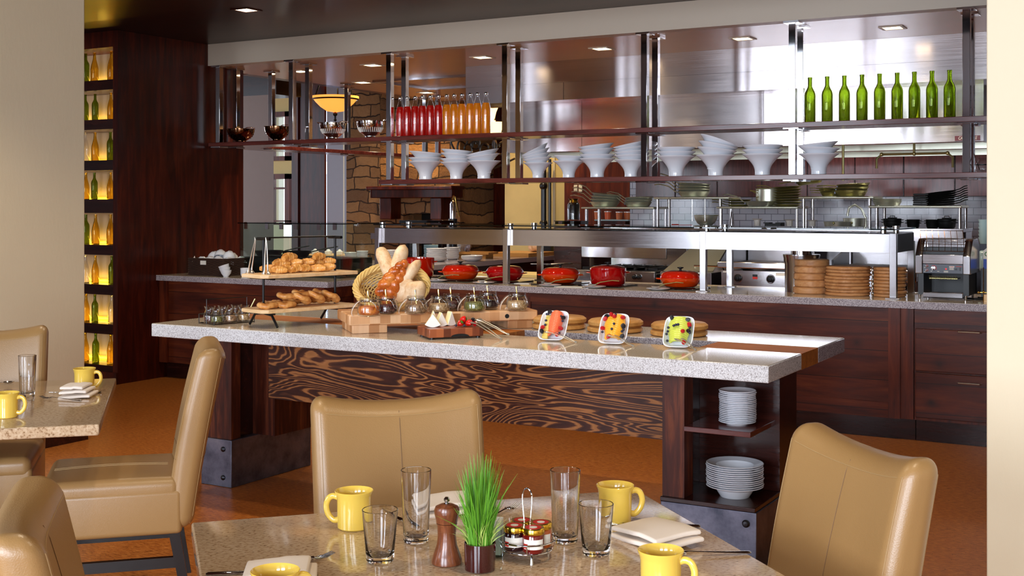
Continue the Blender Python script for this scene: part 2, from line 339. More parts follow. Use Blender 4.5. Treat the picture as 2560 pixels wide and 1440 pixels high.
# ------------------------------------------------------------ mesh kit
class MB:
    def __init__(s): s.v = []; s.f = []; s.mi = []; s.m = 0
    def add(s, vs, fs, T=None):
        b = len(s.v)
        for q in vs:
            q = Vector(q)
            s.v.append(T @ q if T else q)
        for f in fs: s.f.append([b+i for i in f]); s.mi.append(s.m)
        return s
    def box(s, a, b, T=None):
        x0, y0, z0 = [min(p, q) for p, q in zip(a, b)]; x1, y1, z1 = [max(p, q) for p, q in zip(a, b)]
        return s.add([(x0, y0, z0), (x1, y0, z0), (x1, y1, z0), (x0, y1, z0), (x0, y0, z1), (x1, y0, z1), (x1, y1, z1), (x0, y1, z1)],
                     [(0, 3, 2, 1), (4, 5, 6, 7), (0, 1, 5, 4), (1, 2, 6, 5), (2, 3, 7, 6), (3, 0, 4, 7)], T)
    def rbox(s, size, r, k=2, m=1, T=None, fn=None):
        """rounded box centred on the origin, size = full extents"""
        ax = []
        for i in range(3):
            h = size[i]/2; rr = min(r, h*.999)
            c = [h-rr+rr*math.tan(PI/4*j/k) for j in range(1, k+1)]
            mm = m[i] if isinstance(m, tuple) else m
            mid = [-(h-rr)+2*(h-rr)*j/mm for j in range(mm+1)]
            ax.append([-q for q in reversed(c)]+mid+c)
        n = [len(a) for a in ax]; idx = {}; vs = []; fs = []
        def V(i, j, l):
            if (i, j, l) not in idx:
                p = Vector((ax[0][i], ax[1][j], ax[2][l])); q = Vector()
                for d in range(3):
                    h = size[d]/2-min(r, size[d]/2*.999); q[d] = max(-h, min(h, p[d]))
                d_ = p-q
                if d_.length > 1e-9: p = q+d_.normalized()*r
                if fn: p = Vector(fn(p))
                idx[(i, j, l)] = len(vs); vs.append(p)
            return idx[(i, j, l)]
        for a, b, c_ in ((0, 1, 2), (1, 2, 0), (2, 0, 1)):
            for side in (0, n[c_]-1):
                for i in range(n[a]-1):
                    for j in range(n[b]-1):
                        q = []
                        for (di, dj) in ((0, 0), (1, 0), (1, 1), (0, 1)):
                            t = [0, 0, 0]; t[a] = i+di; t[b] = j+dj; t[c_] = side; q.append(V(*t))
                        fs.append(q if side else q[::-1])
        return s.add(vs, fs, T)
    def lathe(s, prof, seg=24, T=None, closed=False, a0=0, a1=2*PI):
        vs = []; fs = []; full = abs(a1-a0-2*PI) < 1e-6; na = seg if full else seg+1
        n = len(prof)
        for i in range(na):
            a = a0+(a1-a0)*i/seg
            for (r, z) in prof: vs.append((r*math.cos(a), r*math.sin(a), z))
        for i in range(seg):
            i2 = (i+1) % na
            for j in range(n if closed else n-1):
                j2 = (j+1) % n
                q = [i*n+j, i2*n+j, i2*n+j2, i*n+j2]
                if prof[j][0] < 1e-7 and not closed: q = [i*n+j, i2*n+j2, i*n+j2]
                elif prof[j2][0] < 1e-7 and not closed: q = [i*n+j, i2*n+j, i*n+j2]
                fs.append(q)
        return s.add(vs, fs, T)
    def tube(s, path, r, seg=8, T=None, closed=False, cap=True, flat=1.0, sm=0):
        pts = [Vector(p) for p in path]; n = len(pts); vs = []; fs = []
        rs = list(r) if isinstance(r, (list, tuple)) else [r]*n
        if sm and n > 2:      # smooth the path through its points
            P_ = []; Q_ = []
            for i in range(n-1):
                a0, a1, a2, a3 = pts[max(0, i-1)], pts[i], pts[i+1], pts[min(n-1, i+2)]
                for j in range(sm):
                    f = j/sm; P_.append(.5*((2*a1)+(a2-a0)*f+(2*a0-5*a1+4*a2-a3)*f*f+(3*a1-a0-3*a2+a3)*f**3)); Q_.append(rs[i]*(1-f)+rs[i+1]*f)
            P_.append(pts[-1]); Q_.append(rs[-1]); pts, rs = P_, Q_; n = len(pts)
        up = Vector((0, 0, 1)); prev = None
        for i in range(n):
            if closed: d = pts[(i+1) % n]-pts[i-1]
            else: d = pts[min(i+1, n-1)]-pts[max(i-1, 0)]
            d.normalize()
            if prev is None:
                ref = up if abs(d.dot(up)) < .92 else Vector((1, 0, 0))
                a = d.cross(ref).normalized()
            else:
                a = (prev-d*prev.dot(d)).normalized()
            prev = a; b = d.cross(a)
            for j in range(seg):
                t = 2*PI*j/seg
                vs.append(pts[i]+a*math.cos(t)*rs[i]+b*math.sin(t)*rs[i]*flat)
        for i in range(n if closed else n-1):
            i2 = (i+1) % n
            for j in range(seg): fs.append([i*seg+j, i*seg+(j+1) % seg, i2*seg+(j+1) % seg, i2*seg+j])
        if cap and not closed:
            fs.append(list(range(seg))[::-1]); fs.append([(n-1)*seg+j for j in range(seg)])
        return s.add(vs, fs, T)
    def cyl(s, r, z0, z1, seg=20, T=None, bev=0, at=(0, 0)):
        b = min(bev, r*.5, abs(z1-z0)*.45)
        pr = [(0, z0), (r-b, z0), (r, z0+b), (r, z1-b), (r-b, z1), (0, z1)] if b else [(0, z0), (r, z0), (r, z1), (0, z1)]
        Tt = Matrix.Translation((at[0], at[1], 0)); return s.lathe(pr, seg, (T @ Tt) if T else Tt)
    def prism(s, poly, z0, z1, T=None):
        n = len(poly); vs = [(x, y, z0) for x, y in poly]+[(x, y, z1) for x, y in poly]
        fs = [list(range(n))[::-1], [n+i for i in range(n)]]+[[i, (i+1) % n, n+(i+1) % n, n+i] for i in range(n)]
        return s.add(vs, fs, T)
    def sph(s, c, r, T=None, seg=10, rings=7, sc=(1, 1, 1)):
        pr = [(max(0, math.sin(PI*i/rings)*r), -math.cos(PI*i/rings)*r) for i in range(rings+1)]
        pr[0] = (0, -r); pr[-1] = (0, r)
        M_ = Matrix.Translation(c) @ Matrix.Diagonal((sc[0], sc[1], sc[2], 1))
        return s.lathe(pr, seg, (T @ M_) if T else M_)
    def out(s, name, mat, parent=None, loc=None, rot=None, bev=0, ang=38, sub=0, recalc=True):
        me = bpy.data.meshes.new(name); me.from_pydata([tuple(q) for q in s.v], [], s.f)
        mats = mat if isinstance(mat, (list, tuple)) else [mat]
        for m_ in mats: me.materials.append(MT[m_] if isinstance(m_, str) else m_)
        if recalc:
            import bmesh
            bm = bmesh.new(); bm.from_mesh(me); bmesh.ops.recalc_face_normals(bm, faces=bm.faces); bm.to_mesh(me); bm.free()
        for p_, i in zip(me.polygons, s.mi): p_.material_index = i; p_.use_smooth = True
        me.set_sharp_from_angle(angle=math.radians(ang))
        o = bpy.data.objects.new(name, me); C.objects.link(o)
        if parent is not None: o.parent = parent
        if loc is not None: o.location = loc
        if rot is not None: o.rotation_euler = rot
        if bev:
            b = o.modifiers.new('bevel', 'BEVEL'); b.width = bev; b.segments = 2; b.limit_method = 'ANGLE'; b.angle_limit = math.radians(40)
        if sub:
            b = o.modifiers.new('sub', 'SUBSURF'); b.levels = sub; b.render_levels = sub
        return o
def tag(o, label, cat, group=None):
    o['label'] = label; o['category'] = cat
    if group: o['group'] = group
    return o
def thing(name, label, cat, loc=(0, 0, 0), rz=0, group=None):
    o = bpy.data.objects.new(name, None); C.objects.link(o); o.location = loc; o.rotation_euler = (0, 0, rz)
    o.empty_display_size = .05
    return tag(o, label, cat, group)
def struct(o): o['kind'] = 'structure'; return o
def dup(o, loc=None, rot=None, label=None, scale=None, group=None, parent=None):
    c = o.copy(); C.objects.link(c)
    if parent is not None: c.parent = parent
    for ch in list(o.children): dup(ch, parent=c)
    if loc is not None: c.location = loc
    if rot is not None: c.rotation_euler = rot
    if scale is not None: c.scale = scale if isinstance(scale, (tuple, list)) else (scale,)*3
    if label: c['label'] = label
    if group: c['group'] = group
    return c
ORD = ['', 'first', 'second', 'third', 'fourth', 'fifth', 'sixth', 'seventh', 'eighth', 'ninth', 'tenth', 'eleventh', 'twelfth', 'thirteenth', 'fourteenth', 'fifteenth', 'sixteenth', 'seventeenth', 'eighteenth', 'nineteenth', 'twentieth']
def nth(i, n, lo='leftmost', hi='rightmost'):
    return lo if i == 0 else hi if i == n-1 else ORD[i+1]
def pos_top(k, n):          # k counted from the bottom
    return 'top' if k == n-1 else 'bottom' if k == 0 else ORD[n-k]+' from the top'
def each(name, mat, parent, boxes, **k):
    for (p, q) in boxes: MB().box(p, q).out(name, mat, parent, **k)
def Tr(x, y, z): return Matrix.Translation((x, y, z))
def Rz(a): return Matrix.Rotation(a, 4, 'Z')
def Rx(a): return Matrix.Rotation(a, 4, 'X')
def Ry(a): return Matrix.Rotation(a, 4, 'Y')

# ============================================================ the room
XP = -7.96                                     # face of the tall walnut cabinet wall
struct(MB().box((-20, -4.6, -.1), (4, 19, 0)).out('floor', 'cork'))
struct(MB().box((-13, -4.6, 3.0), (3.6, 8.3, 3.12)).out('ceiling', 'walnut_ceiling'))
struct(MB().box((-13, 5.2, 2.90), (3.6, 6.25, 2.999)).out('trim_1', 'walnut_ceiling'))      # dropped timber header
struct(MB().box((-8.12, 8.301, 2.8), (3.6, 12.4, 3.0)).out('ceiling', 'plaster_ceiling'))
struct(MB().box((XP, 8.18, 2.8), (3.6, 8.30, 2.999)).out('trim_2', 'plaster_soffit'))      # pale soffit face
struct(MB().box((-20, 8.8, 3.5), (3.6, 19, 3.6)).out('ceiling', 'walnut_ceiling'))
struct(MB().box((-8.12, 12.4, 2.8), (-2, 12.52, 3.499)).out('trim_3', 'walnut_v'))
struct(MB().box((-8.24, 8.9, 2.8), (-8.121, 12.52, 3.499)).out('trim_4', 'walnut_v'))
# near plaster piers that frame the view
struct(MB().box((-7.2, 3.6, 0), (-6.28, 5.345, 2.999)).out('wall_left', 'plaster', bev=.006))
struct(MB().box((-6.279, 3.6, 0), (-6.265, 5.36, .13)).out('baseboard_left', 'dark_top'))
struct(MB().box((-.622, 4.2, 0), (3.6, 4.5, 2.999)).out('wall_right', 'plaster', bev=.004))
# outer walls with the window openings behind the camera
def wall_open(name, y0, y1, xs, z0, z1, x0, x1, H, mat, swap=False):
    m = MB(); cur = x0
    def bb(a, b, c, d):
        if b-a < 1e-4 or d-c < 1e-4: return
        m.box((y0, a, c), (y1, b, d)) if swap else m.box((a, y0, c), (b, y1, d))
    for (a, b) in xs:
        bb(cur, a, 0, H); bb(a, b, 0, z0); bb(a, b, z1, H); cur = b
    bb(cur, x1, 0, H)
    return struct(m.out(name, mat))
wins = [(-12.3, -11.3), (-8.0, -4.8), (-2.7, -.5), (.3, 2.5)]  # the last two openings are invented to hold the added fill lights
wall_open('wall_front', -4.6, -4.4, wins, .7, 3.08, -13, 3.6, 3.12, 'walnut_v')
struct(MB().box((-13.2, -4.6, 0), (-13, 7.3, 3.12)).out('wall_outer_left', 'walnut_v'))
struct(MB().box((3.6, -4.6, 0), (3.8, 19, 3.6)).out('wall_outer_right', 'plaster'))
wi = 1
for (a, b) in wins:
    e = struct(thing('window_%d' % wi, 'tall dining room window', 'window', (0, 0, 0))); wi += 1
    m = MB(); y = -4.42
    for x in (a, b): m.box((x-.05, y-.03, .7), (x+.05, y+.05, 3.08))
    for z in (.7, 3.05): m.box((a, y-.03, z-.04), (b, y+.05, z+.04))
    n = max(2, round((b-a)/.7))
    for k in range(1, n): m.box((a+(b-a)*k/n-.025, y-.02, .7), (a+(b-a)*k/n+.025, y+.04, 3.08))
    m.box((a, y-.02, 1.5), (b, y+.04, 1.55))
    m.out('window_frame', 'walnut_v', e)

# tall walnut cabinet wall on the left of the kitchen
t = thing('bottle_display_cabinet', 'tall walnut cabinet wall with a column of backlit bottle niches', 'cabinet', (0, 0, 0))
m = MB()
m.box((-9.3, 7.45, 0), (XP, 8.65, 2.998))
m.box((-8.018, 7.12, 0), (XP, 7.45, 2.998))
m.out('side_panel', 'walnut_v', t)
m = MB().box((-9.3, 7.10, 0), (-7.957, 7.125, .10)); m.box((-9.3, 7.118, 2.86), (-8.018, 7.45, 2.998)); m.box((-9.3, 7.12, 0), (-9.2, 7.45, 2.998))
m.out('frame', 'walnut_v', t)
rk = [2.585, 2.249, 1.90, 1.567, 1.177, .838, .503, .153]
tops = [2.86]+[r-.085 for r in rk[:-1]]
tops[4] = 1.45
for i, z in enumerate(rk):
    z0 = rk[i+1]+.262 if i < 7 else .10
    zz = tops[i+1] if i < 7 else .10
    MB().box((-9.2, 7.12, zz), (-8.018, 7.449, z)).out('shelf', 'dark_top', t)
    MB().box((-9.2, 7.435, z+.001), (-8.019, 7.449, tops[i]-.001)).out('back_panel', 'rack_back', t)
    MB().box((-9.19, 7.418, z+.002), (-8.03, 7.432, z+.012)).out('light_strip', 'yellow_strip', t)
    area('niche_light', (-8.45, 7.40, z+.02), (PI+.25, 0, 0), .85, .02, .8, (1, .72, .12))
def bottle_prof(kind):
    if kind == 'bordeaux': o = [(0, 0), (.034, 0), (.037, .006), (.037, .185), (.033, .205), (.020, .228), (.0145, .245), (.0140, .292), (.0155, .293), (.0155, .305), (.0135, .306)]
    elif kind == 'burgundy': o = [(0, 0), (.037, 0), (.040, .006), (.040, .135), (.036, .165), (.026, .205), (.017, .240), (.0142, .275), (.0140, .292), (.0158, .293), (.0155, .305), (.0135, .306)]
    else: o = [(0, 0), (.038, 0), (.041, .006), (.041, .150), (.039, .175), (.030, .220), (.020, .265), (.014, .290), (.013, .310), (.014, .318)]
    i = [(max(0.0, r-.0028), max(.006, z)) for r, z in reversed(o)]
    i[-1] = (0, .012)
    return o+i
bt = {}
for kind in ('bordeaux', 'burgundy'):
    for gm in ('bottle_green', 'amber_glass', 'clear_glass', 'green_glass'):
        bt[kind, gm] = bottle_prof(kind)
rowmix = [['bottle_green', 'amber_glass', 'amber_glass'], ['bottle_green', 'bottle_green', 'amber_glass'], ['clear_glass', 'amber_glass', 'bottle_green'], ['amber_glass', 'bottle_green', 'amber_glass'],
          ['bottle_green', 'amber_glass', 'amber_glass'], ['clear_glass', 'amber_glass', 'bottle_green'], ['amber_glass', 'bottle_green', 'clear_glass'], ['amber_glass', 'green_glass', 'amber_glass']]
CN = {'bottle_green': 'green', 'amber_glass': 'amber', 'clear_glass': 'clear', 'green_glass': 'dark green'}
cache = {}
def bottle_at(kind, gm, loc, label, group, sc=1.0):
    k = (kind, gm)
    if k not in cache:
        o = MB().lathe(bottle_prof(kind), 28).out('wine_bottle', gm, recalc=True); cache[k] = o
        tag(o, label, 'bottle', group); o.location = loc; o.scale = (sc,)*3; return o
    return dup(cache[k], loc, None, label, sc, group)
for i, z in enumerate(rk):
    for j in range(3):
        gm = rowmix[i][j]; kind = 'bordeaux' if 'green' in gm else 'burgundy'
        x = (-8.49, -8.375, -8.175)[j]+R.uniform(-.010, .010)
        h = (tops[i]-z)
        bottle_at(kind, gm, (x, 7.24, z+.0005), '%s glass bottle, %s in the %s lit niche %s' % (CN[gm], ('left', 'middle', 'right')[j], ('top' if i == 0 else 'bottom' if i == 7 else ORD[i+1]), 'of the tall cabinet' if i in (0, 7) else 'from the top'), 'bottles in the lit niches', min(.86, (h-.012)/.31))

# recessed ceiling lights
def down_spot(x, y, z, label, group, pw):
    t = thing('recessed_light', label, 'ceiling light', (x, y, z), 0, group)
    m = MB(); a = .085; b = .062
    for (p, q) in (((-a, -a), (a, -b)), ((-a, b), (a, a)), ((-a, -b), (-b, b)), ((b, -b), (a, b))): m.box((p[0], p[1], -.006), (q[0], q[1], -.0005))
    m.out('trim_ring', 'plaster_soffit' if z < 2.9 else 'walnut_v', t)
    MB().box((-b, -b, -.003), (b, b, -.001)).out('lens', 'lamp_lens', t)
    spot('downlight', (x, y, z-.03), pw, (1, .80, .56), 2.3, .7, .04)
KL = [(-1.952, 8.88), (-3.078, 8.88), (-4.276, 8.88), (-5.423, 8.88), (-6.6, 8.88), (-7.50, 8.94), (-7.62, 10.08), (-7.68, 11.35)]
for i, (x, y) in enumerate(KL):
    l = '%s recessed square light in the kitchen ceiling row, counted from the right' % ORD[i+1].capitalize() if i < 6 else 'recessed square light in the kitchen ceiling, %s of the two behind the colanders' % ('nearer' if i == 6 else 'farther')
    down_spot(x, y, 2.8, l, 'kitchen downlights', 46)
down_spot(-6.30, 6.88, 3.0, 'recessed square light in the dark timber ceiling, left one', 'timber ceiling downlights', 40)
down_spot(-5.07, 6.86, 3.0, 'recessed square light in the dark timber ceiling, right one at the top edge', 'timber ceiling downlights', 40)
for (x, y) in ((-4.1, 4.6), (-2.9, 4.6), (-1.9, 4.6)): spot('downlight', (x, y, 2.97), 46, (1, .82, .6), 1.5, .7, .05)  # added spots without fixtures, to brighten the island top and its food
for (x, y) in ((-3.2, 6.86), (-1.4, 6.86), (-2.4, 2.4), (-5.2, 4.1), (-.6, 2.4)): spot('downlight', (x, y, 2.97 if y > 6 else 2.97), 40, (1, .8, .56), 2.0, .7, .05)  # the one beside the left pier is added to wash its plaster

# ceiling access frame left of the hood
t = tag(MB().box((-7.35, 9.95, 2.775), (-6.05, 10.0, 2.7995)).box((-7.35, 10.9, 2.775), (-6.05, 10.95, 2.7995)).box((-7.4, 9.95, 2.775), (-7.35, 10.95, 2.7995)).out('ceiling_vent_frame', 'steel_brushed'), 'thin metal frame of a ceiling hatch beside the steel hood', 'ceiling vent')

# ============================================================ hanging shelf
t = thing('hanging_shelf', 'two-tier dark wood shelf hung from the ceiling on chrome posts', 'shelf', (0, 0, 0))
ZU, ZL = 2.092, 1.730
MB().box((XP+.002, 8.18, ZU-.036), (3.5, 8.53, ZU)).out('upper_shelf', 'shelf_wood', t, bev=.003)
MB().box((-6.02, 8.18, ZL-.035), (3.5, 8.53, ZL)).out('lower_shelf', 'shelf_wood', t, bev=.003)
MB().box((-8.12, 8.66, ZU-.036), (-7.77, 12.2, ZU)).out('return_shelf', 'shelf_wood', t, bev=.003)
MB().box((-7.95, 8.53, ZU-.036), (-7.60, 8.66, ZU)).out('corner_shelf', 'shelf_wood', t, bev=.003)
def post(x, y, lower):
    e = MB()
    h = .024
    e.box((x-h, y-h, ZU), (x+h, y+h, 2.7995)).out('post', 'chrome', t, bev=.002)
    if lower: MB().box((x-h, y-h, ZL), (x+h, y+h, ZU-.036)).out('post', 'chrome', t, bev=.002)
    g = .055
    for (z0, z1) in ((2.785, 2.7998), (ZU-.046, ZU-.0361), (ZL-.045, ZL-.0351))[:3 if lower else 2]: MB().box((x-g, y-g, z0), (x+g, y+g, z1)).out('flange', 'chrome', t, bev=.001)
for i, x in enumerate((-.2, -1.34, -2.49, -3.61, -4.81, -5.94, -7.0, -7.87)):
    post(x, 8.235, i < 6); post(x-.015, 8.475, i < 6)
for y in (8.78, 10.08, 11.8): post(-7.82 if y > 9 else -7.72, y, False)
for y in (10.4, 11.9): post(-8.07, y, False)

# ============================================================ exhaust hood
t = thing('exhaust_hood', 'long stainless steel exhaust hood above the cooking line', 'range hood', (0, 0, 0))
HX0, HX1 = -5.94, 2.6
m = MB(); m.box((HX0, 9.43, 2.605), (HX1, 9.9, 2.7995)); m.out('upper_fascia', 'steel_hood', t)
m = MB(); m.box((HX0+.002, 9.43, 2.45), (-4.92, 9.9, 2.6035)); m.box((-4.915, 9.43, 2.45), (HX1, 9.9, 2.6035)); m.out('lower_fascia', 'steel_hood', t)
m = MB(); X2 = -5.69
m.box((X2, 9.75, 2.008), (-4.9, 9.78, 2.45)); m.box((-4.896, 9.75, 2.008), (-3.2, 9.78, 2.45)); m.box((-3.196, 9.75, 2.008), (-1.465, 9.78, 2.45))
m.box((X2, 9.78, 2.008), (X2+.03, 11.0, 2.45)); m.box((-1.495, 9.78, 2.008), (-1.465, 11.0, 2.45)); m.box((X2, 9.9, 2.44), (-1.465, 11.0, 2.45))
m.out('canopy', 'steel_hood', t)
MB().box((X2+.03, 9.80, 2.10), (-1.495, 10.98, 2.12)).out('filter_bank', 'tarnished', t)
m = MB()
for y, z in ((10.35, 2.03), (10.95, 2.0)): m.box((X2+.03, y, z-.05), (-1.495, y+.02, z))
m.out('drip_rail', 'pan_steel', t)
m = MB().box((-1.673, 9.742, 2.014), (-1.488, 9.7495, 2.052)).out('badge', 'badge_red', t)
def text(body, size, mat, parent, loc, rot, ext=.001, name='lettering', shear=0.0, sx=1.0):
    c = bpy.data.curves.new(name, 'FONT'); c.body = body; c.size = size; c.extrude = ext; c.align_x = 'CENTER'; c.align_y = 'CENTER'; c.shear = shear; c.offset = size*.02
    o = bpy.data.objects.new(name, c); C.objects.link(o)
    bpy.context.view_layer.update()
    me = bpy.data.meshes.new_from_object(o.evaluated_get(bpy.context.evaluated_depsgraph_get()))
    C.objects.unlink(o); bpy.data.objects.remove(o)
    me.materials.clear(); me.materials.append(MT[mat]); me.name = name
    q = bpy.data.objects.new(name, me); C.objects.link(q); q.parent = parent; q.location = loc; q.rotation_euler = rot; q.scale = (sx, 1, 1)
    return q
text('CAPTIVEAIRE', .034, 'paper', t, (-1.5805, 9.741, 2.033), (PI/2, 0, 0), shear=.25, sx=.68)
m = MB()
for x in (-2.6,): m.tube([(x, 10.0, 2.1), (x, 10.0, 1.72)], .011)
x0 = -2.05
m.tube([(x0, 10.1, 2.1), (x0, 10.1, 1.94)], .010); m.tube([(x0-.30, 10.1, 1.82), (x0-.30, 10.1, 1.90), (x0-.26, 10.1, 1.935), (x0+.26, 10.1, 1.935), (x0+.30, 10.1, 1.90), (x0+.30, 10.1, 1.82)], .010)
for x in (-.26, 0, .26): m.sph((x0+x, 10.1, 1.935), .017)
m.out('suppression_pipe', 'tarnished', t)

# ============================================================ back of the kitchen
YB = 12.6
struct(MB().box((py(1575, 512, YB).x, YB, 0), (3.6, YB+.15, 3.499)).out('wall_back', 'subway_tile'))
cx = [py(u, 512, YB-.35).x for u in (1588, 1688, 1793, 1904, 2018, 2137, 2259, 2387, 2530)]
for i in range(len(cx)-1):
    t = thing('wall_cabinet', '', 'cabinet', (0, 0, 0), 0, 'dark wood wall cabinets')
    t['label'] = 'dark wood wall cabinet above the pale tiles, %s from the left' % ORD[i+1]
    MB().box((cx[i]+.002, YB-.33, 1.60), (cx[i+1]-.002, YB-.001, 2.6)).out('body', 'dark_top', t)
    MB().box((cx[i]+.006, YB-.35, 1.605), (cx[i+1]-.006, YB-.331, 2.6)).out('door', 'cab_blue', t, bev=.002)

# yellow wall, wooden wall panel, door pole (behind, left of the tiles)
YX = lambda u, Y: py(u, 512, Y).x
struct(MB().box((YX(1262, 13.6), 13.6, 0), (YX(1412, 13.6), 13.75, 3.499)).out('wall_yellow', 'cream_yellow'))
struct(MB().box((YX(1383, 13.57), 13.57, 0), (YX(1387, 13.57), 13.599, 3.2)).out('trim_5', 'plaster'))
struct(MB().box((YX(1411, 13.3), 13.3, 0), (YX(1574, 13.3), 13.45, 3.499)).out('wall_wood_far', 'alder_v'))
for k, u in enumerate((1439, 1451)):
    p = py(u, 471, 13.29)
    e = tag(MB().rbox((.05, .012, .085), .004).out('outlet_plate', 'outlet'), 'cream outlet plate on the red wood wall, %s of the pair' % ('left', 'right')[k], 'outlet', 'outlet plates'); e.location = (p.x, 13.293, p.z)
p = py(1359, 500, 13.45)
t = tag(MB().tube([(p.x, 13.45, 1.0), (p.x, 13.45, 2.1)], .035).tube([(p.x+.09, 13.45, 1.0), (p.x+.09, 13.45, 2.1)], .02).sph((p.x, 13.45, 1.76), .055).sph((p.x, 13.45, 1.28), .055).box((p.x-.06, 13.42, .0), (p.x+.12, 13.5, 1.0)).out('door_pull', 'leg_wood'), 'dark vertical pole handle in front of the yellow wall', 'door handle')
# glass ledge with tubs in front of the red wood wall
t = thing('glass_ledge', 'green-edged glass ledge in front of the red wood wall', 'shelf', (0, 0, 0))
MB().box((YX(1486, 12.55), 12.55, 1.335), (YX(1574, 12.55)-.02, 12.9, 1.35)).out('glass_shelf', 'plate_teal', t)
MB().box((YX(1488, 12.62), 12.62, .0), (YX(1573, 12.62)-.05, 12.88, 1.334)).out('base', 'walnut_v', t)
for k, (u, h) in enumerate(((1494, .085), (1514, .085), (1548, .08), (1563, .08))):
    p = py(u, 550, 12.62)
    e = thing('food_tub', 'small orange and white plastic tub on the glass ledge, %s' % nth(k, 4), 'tub', (p.x, 12.62+.06*(k % 2), 1.3505), 0, 'plastic tubs on the glass ledge')
    MB().lathe([(0, 0), (.032, 0), (.038, h), (0, h)], 14).out('cup', 'plastic_tub' if k != 1 else 'salmon', e)
    MB().cyl(.042, h, h+.010, 14).out('lid', 'white_china', e)

# ---- the lounge beyond, seen through the shelf posts
struct(MB().box((-20, 18.6, 0), (3.6, 18.8, 3.6)).out('wall_far', 'plaster'))
struct(MB().box((-20.0, 8.3, 0), (-19.8, 19, 3.6)).out('wall_far_left', 'plaster'))
def slab(name, u0, u1, Y, z0, z1, mat, d=.4, lab=None, cat=None, st=True):
    a = py(u0, 512, Y).x; b = py(u1, 512, Y).x
    o = MB().prism([(a, Y), (b, Y), (b-.88*d, Y+d), (a, Y+d)], z0, z1).out(name, mat)
    return struct(o) if st else tag(o, lab, cat)
slab('wall_pillar', 604, 684, 12.0, 0, 2.96, 'cream_pillar', .5)
struct(MB().box((py(560, 512, 12).x, 12.0, 2.96), (py(690, 512, 12).x, 12.5, 3.499)).out('trim_6', 'walnut_ceiling'))
YW = 14.5
a = py(683, 512, YW).x; b = py(729, 512, YW).x
def zz(v, Y, u=700): return py(u, v, Y).z
struct(MB().box((a-.4, YW, zz(280, YW)), (b, YW+.2, 3.499)).box((a-.4, YW, zz(435, YW)), (b, YW+.2, zz(402, YW))).box((a-.4, YW, 0), (b, YW+.2, .8)).out('wall_window', 'cream_yellow'))
k = 1
for (va, vb) in ((280, 402), (435, 562)):
    e = struct(thing('window_%d' % (10+k), 'lounge window', 'window')); k += 1
    z1 = zz(va, YW); z0 = zz(vb, YW)
    m = MB(); m.box((a, YW-.06, z0), (a+.02, YW+.05, z1)); m.box((b-.09, YW-.06, z0), (b-.001, YW+.05, z1)); m.box((a, YW-.06, z1-.08), (b-.001, YW+.05, z1)); m.box((a, YW-.06, z0), (b-.001, YW+.05, z0+.07))
    if k == 3: m.box((a, YW-.05, z0+(z1-z0)*.70), (b, YW+.03, z0+(z1-z0)*.70+.03))
    m.out('window_frame', 'alder_v', e)
    MB().box((a, YW+.02, z0), (b-.09, YW+.03, z1)).out('window_glass', 'pane', e)
    MB().box((a-.3, YW+.6, z0-.2), (b+.3, YW+.62, z1+.2)).out('daylight_view', 'sky_view', e)
slab('wall_column', 729, 816, 13.2, 0, 3.499, 'walnut_v', .5)
struct(MB().box((py(738, 512, 13.2).x, 13.17, 0), (py(748, 512, 13.2).x, 13.199, 3.3)).box((py(805, 512, 13.2).x, 13.17, 0), (py(815, 512, 13.2).x, 13.199, 3.3)).out('trim_7', 'walnut_v'))
slab('door_1', 817, 858, 14.8, 0, 3.499, 'lilac_panel', .1)  # lilac stands in for a bright reflection on these glossy wood doors
slab('door_2', 861, 866, 14.8, 0, 3.499, 'lilac_panel', .1)
# stone fireplace
t = thing('stone_fireplace', 'rugged stacked-stone fireplace with a dark mantel in the lounge', 'fireplace', (0, 0, 0))
fa = py(866, 512, 14.6).x; fb = py(950, 512, 14.0).x; fc = py(1150, 512, 14.0).x
fo = (py(1008, 512, 14.0).x, py(1080, 512, 14.0).x)
m = MB().box((fa, 14.6, 0), (fb, 15.3, 3.499)); m.box((fb, 14.0, 0), (fo[0], 15.3, 3.499)).box((fo[1], 14.0, 0), (fc, 15.3, 3.499)).box((fo[0], 14.0, zz(534, 14, 1040)), (fo[1], 15.3, 3.499)).box((fo[0], 14.5, 0), (fo[1], 15.3, 2))
m.out('chimney_breast', 'fieldstone', t)
m = MB(); z1 = zz(466, 14, 1050); z0 = zz(495, 14, 1050)
m.box((fb+.03, 13.72, z0), (fc+.05, 13.999, z1)); m.box((fb, 13.66, z1-.05), (fc+.08, 13.999, z1))
m.box((py(975, 512, 14).x, 13.75, z0-.30), (py(1003, 512, 14).x, 13.999, z0)); m.box((py(1100, 512, 14).x, 13.75, z0-.30), (py(1128, 512, 14).x, 13.999, z0))
m.out('mantel', 'walnut_v', t, bev=.01)
MB().box((fo[0]+.01, 14.45, .1), (fo[1]-.01, 14.499, 1.4)).out('firebox', 'night', t)
slab('wall_dark', 1150, 1268, 14.9, 0, 3.499, 'walnut_v', .2)
struct(MB().box((py(1186, 512, 14.9).x, 14.86, 0), (py(1194, 512, 14.9).x, 14.899, 3.4)).out('trim_8', 'alder_v'))
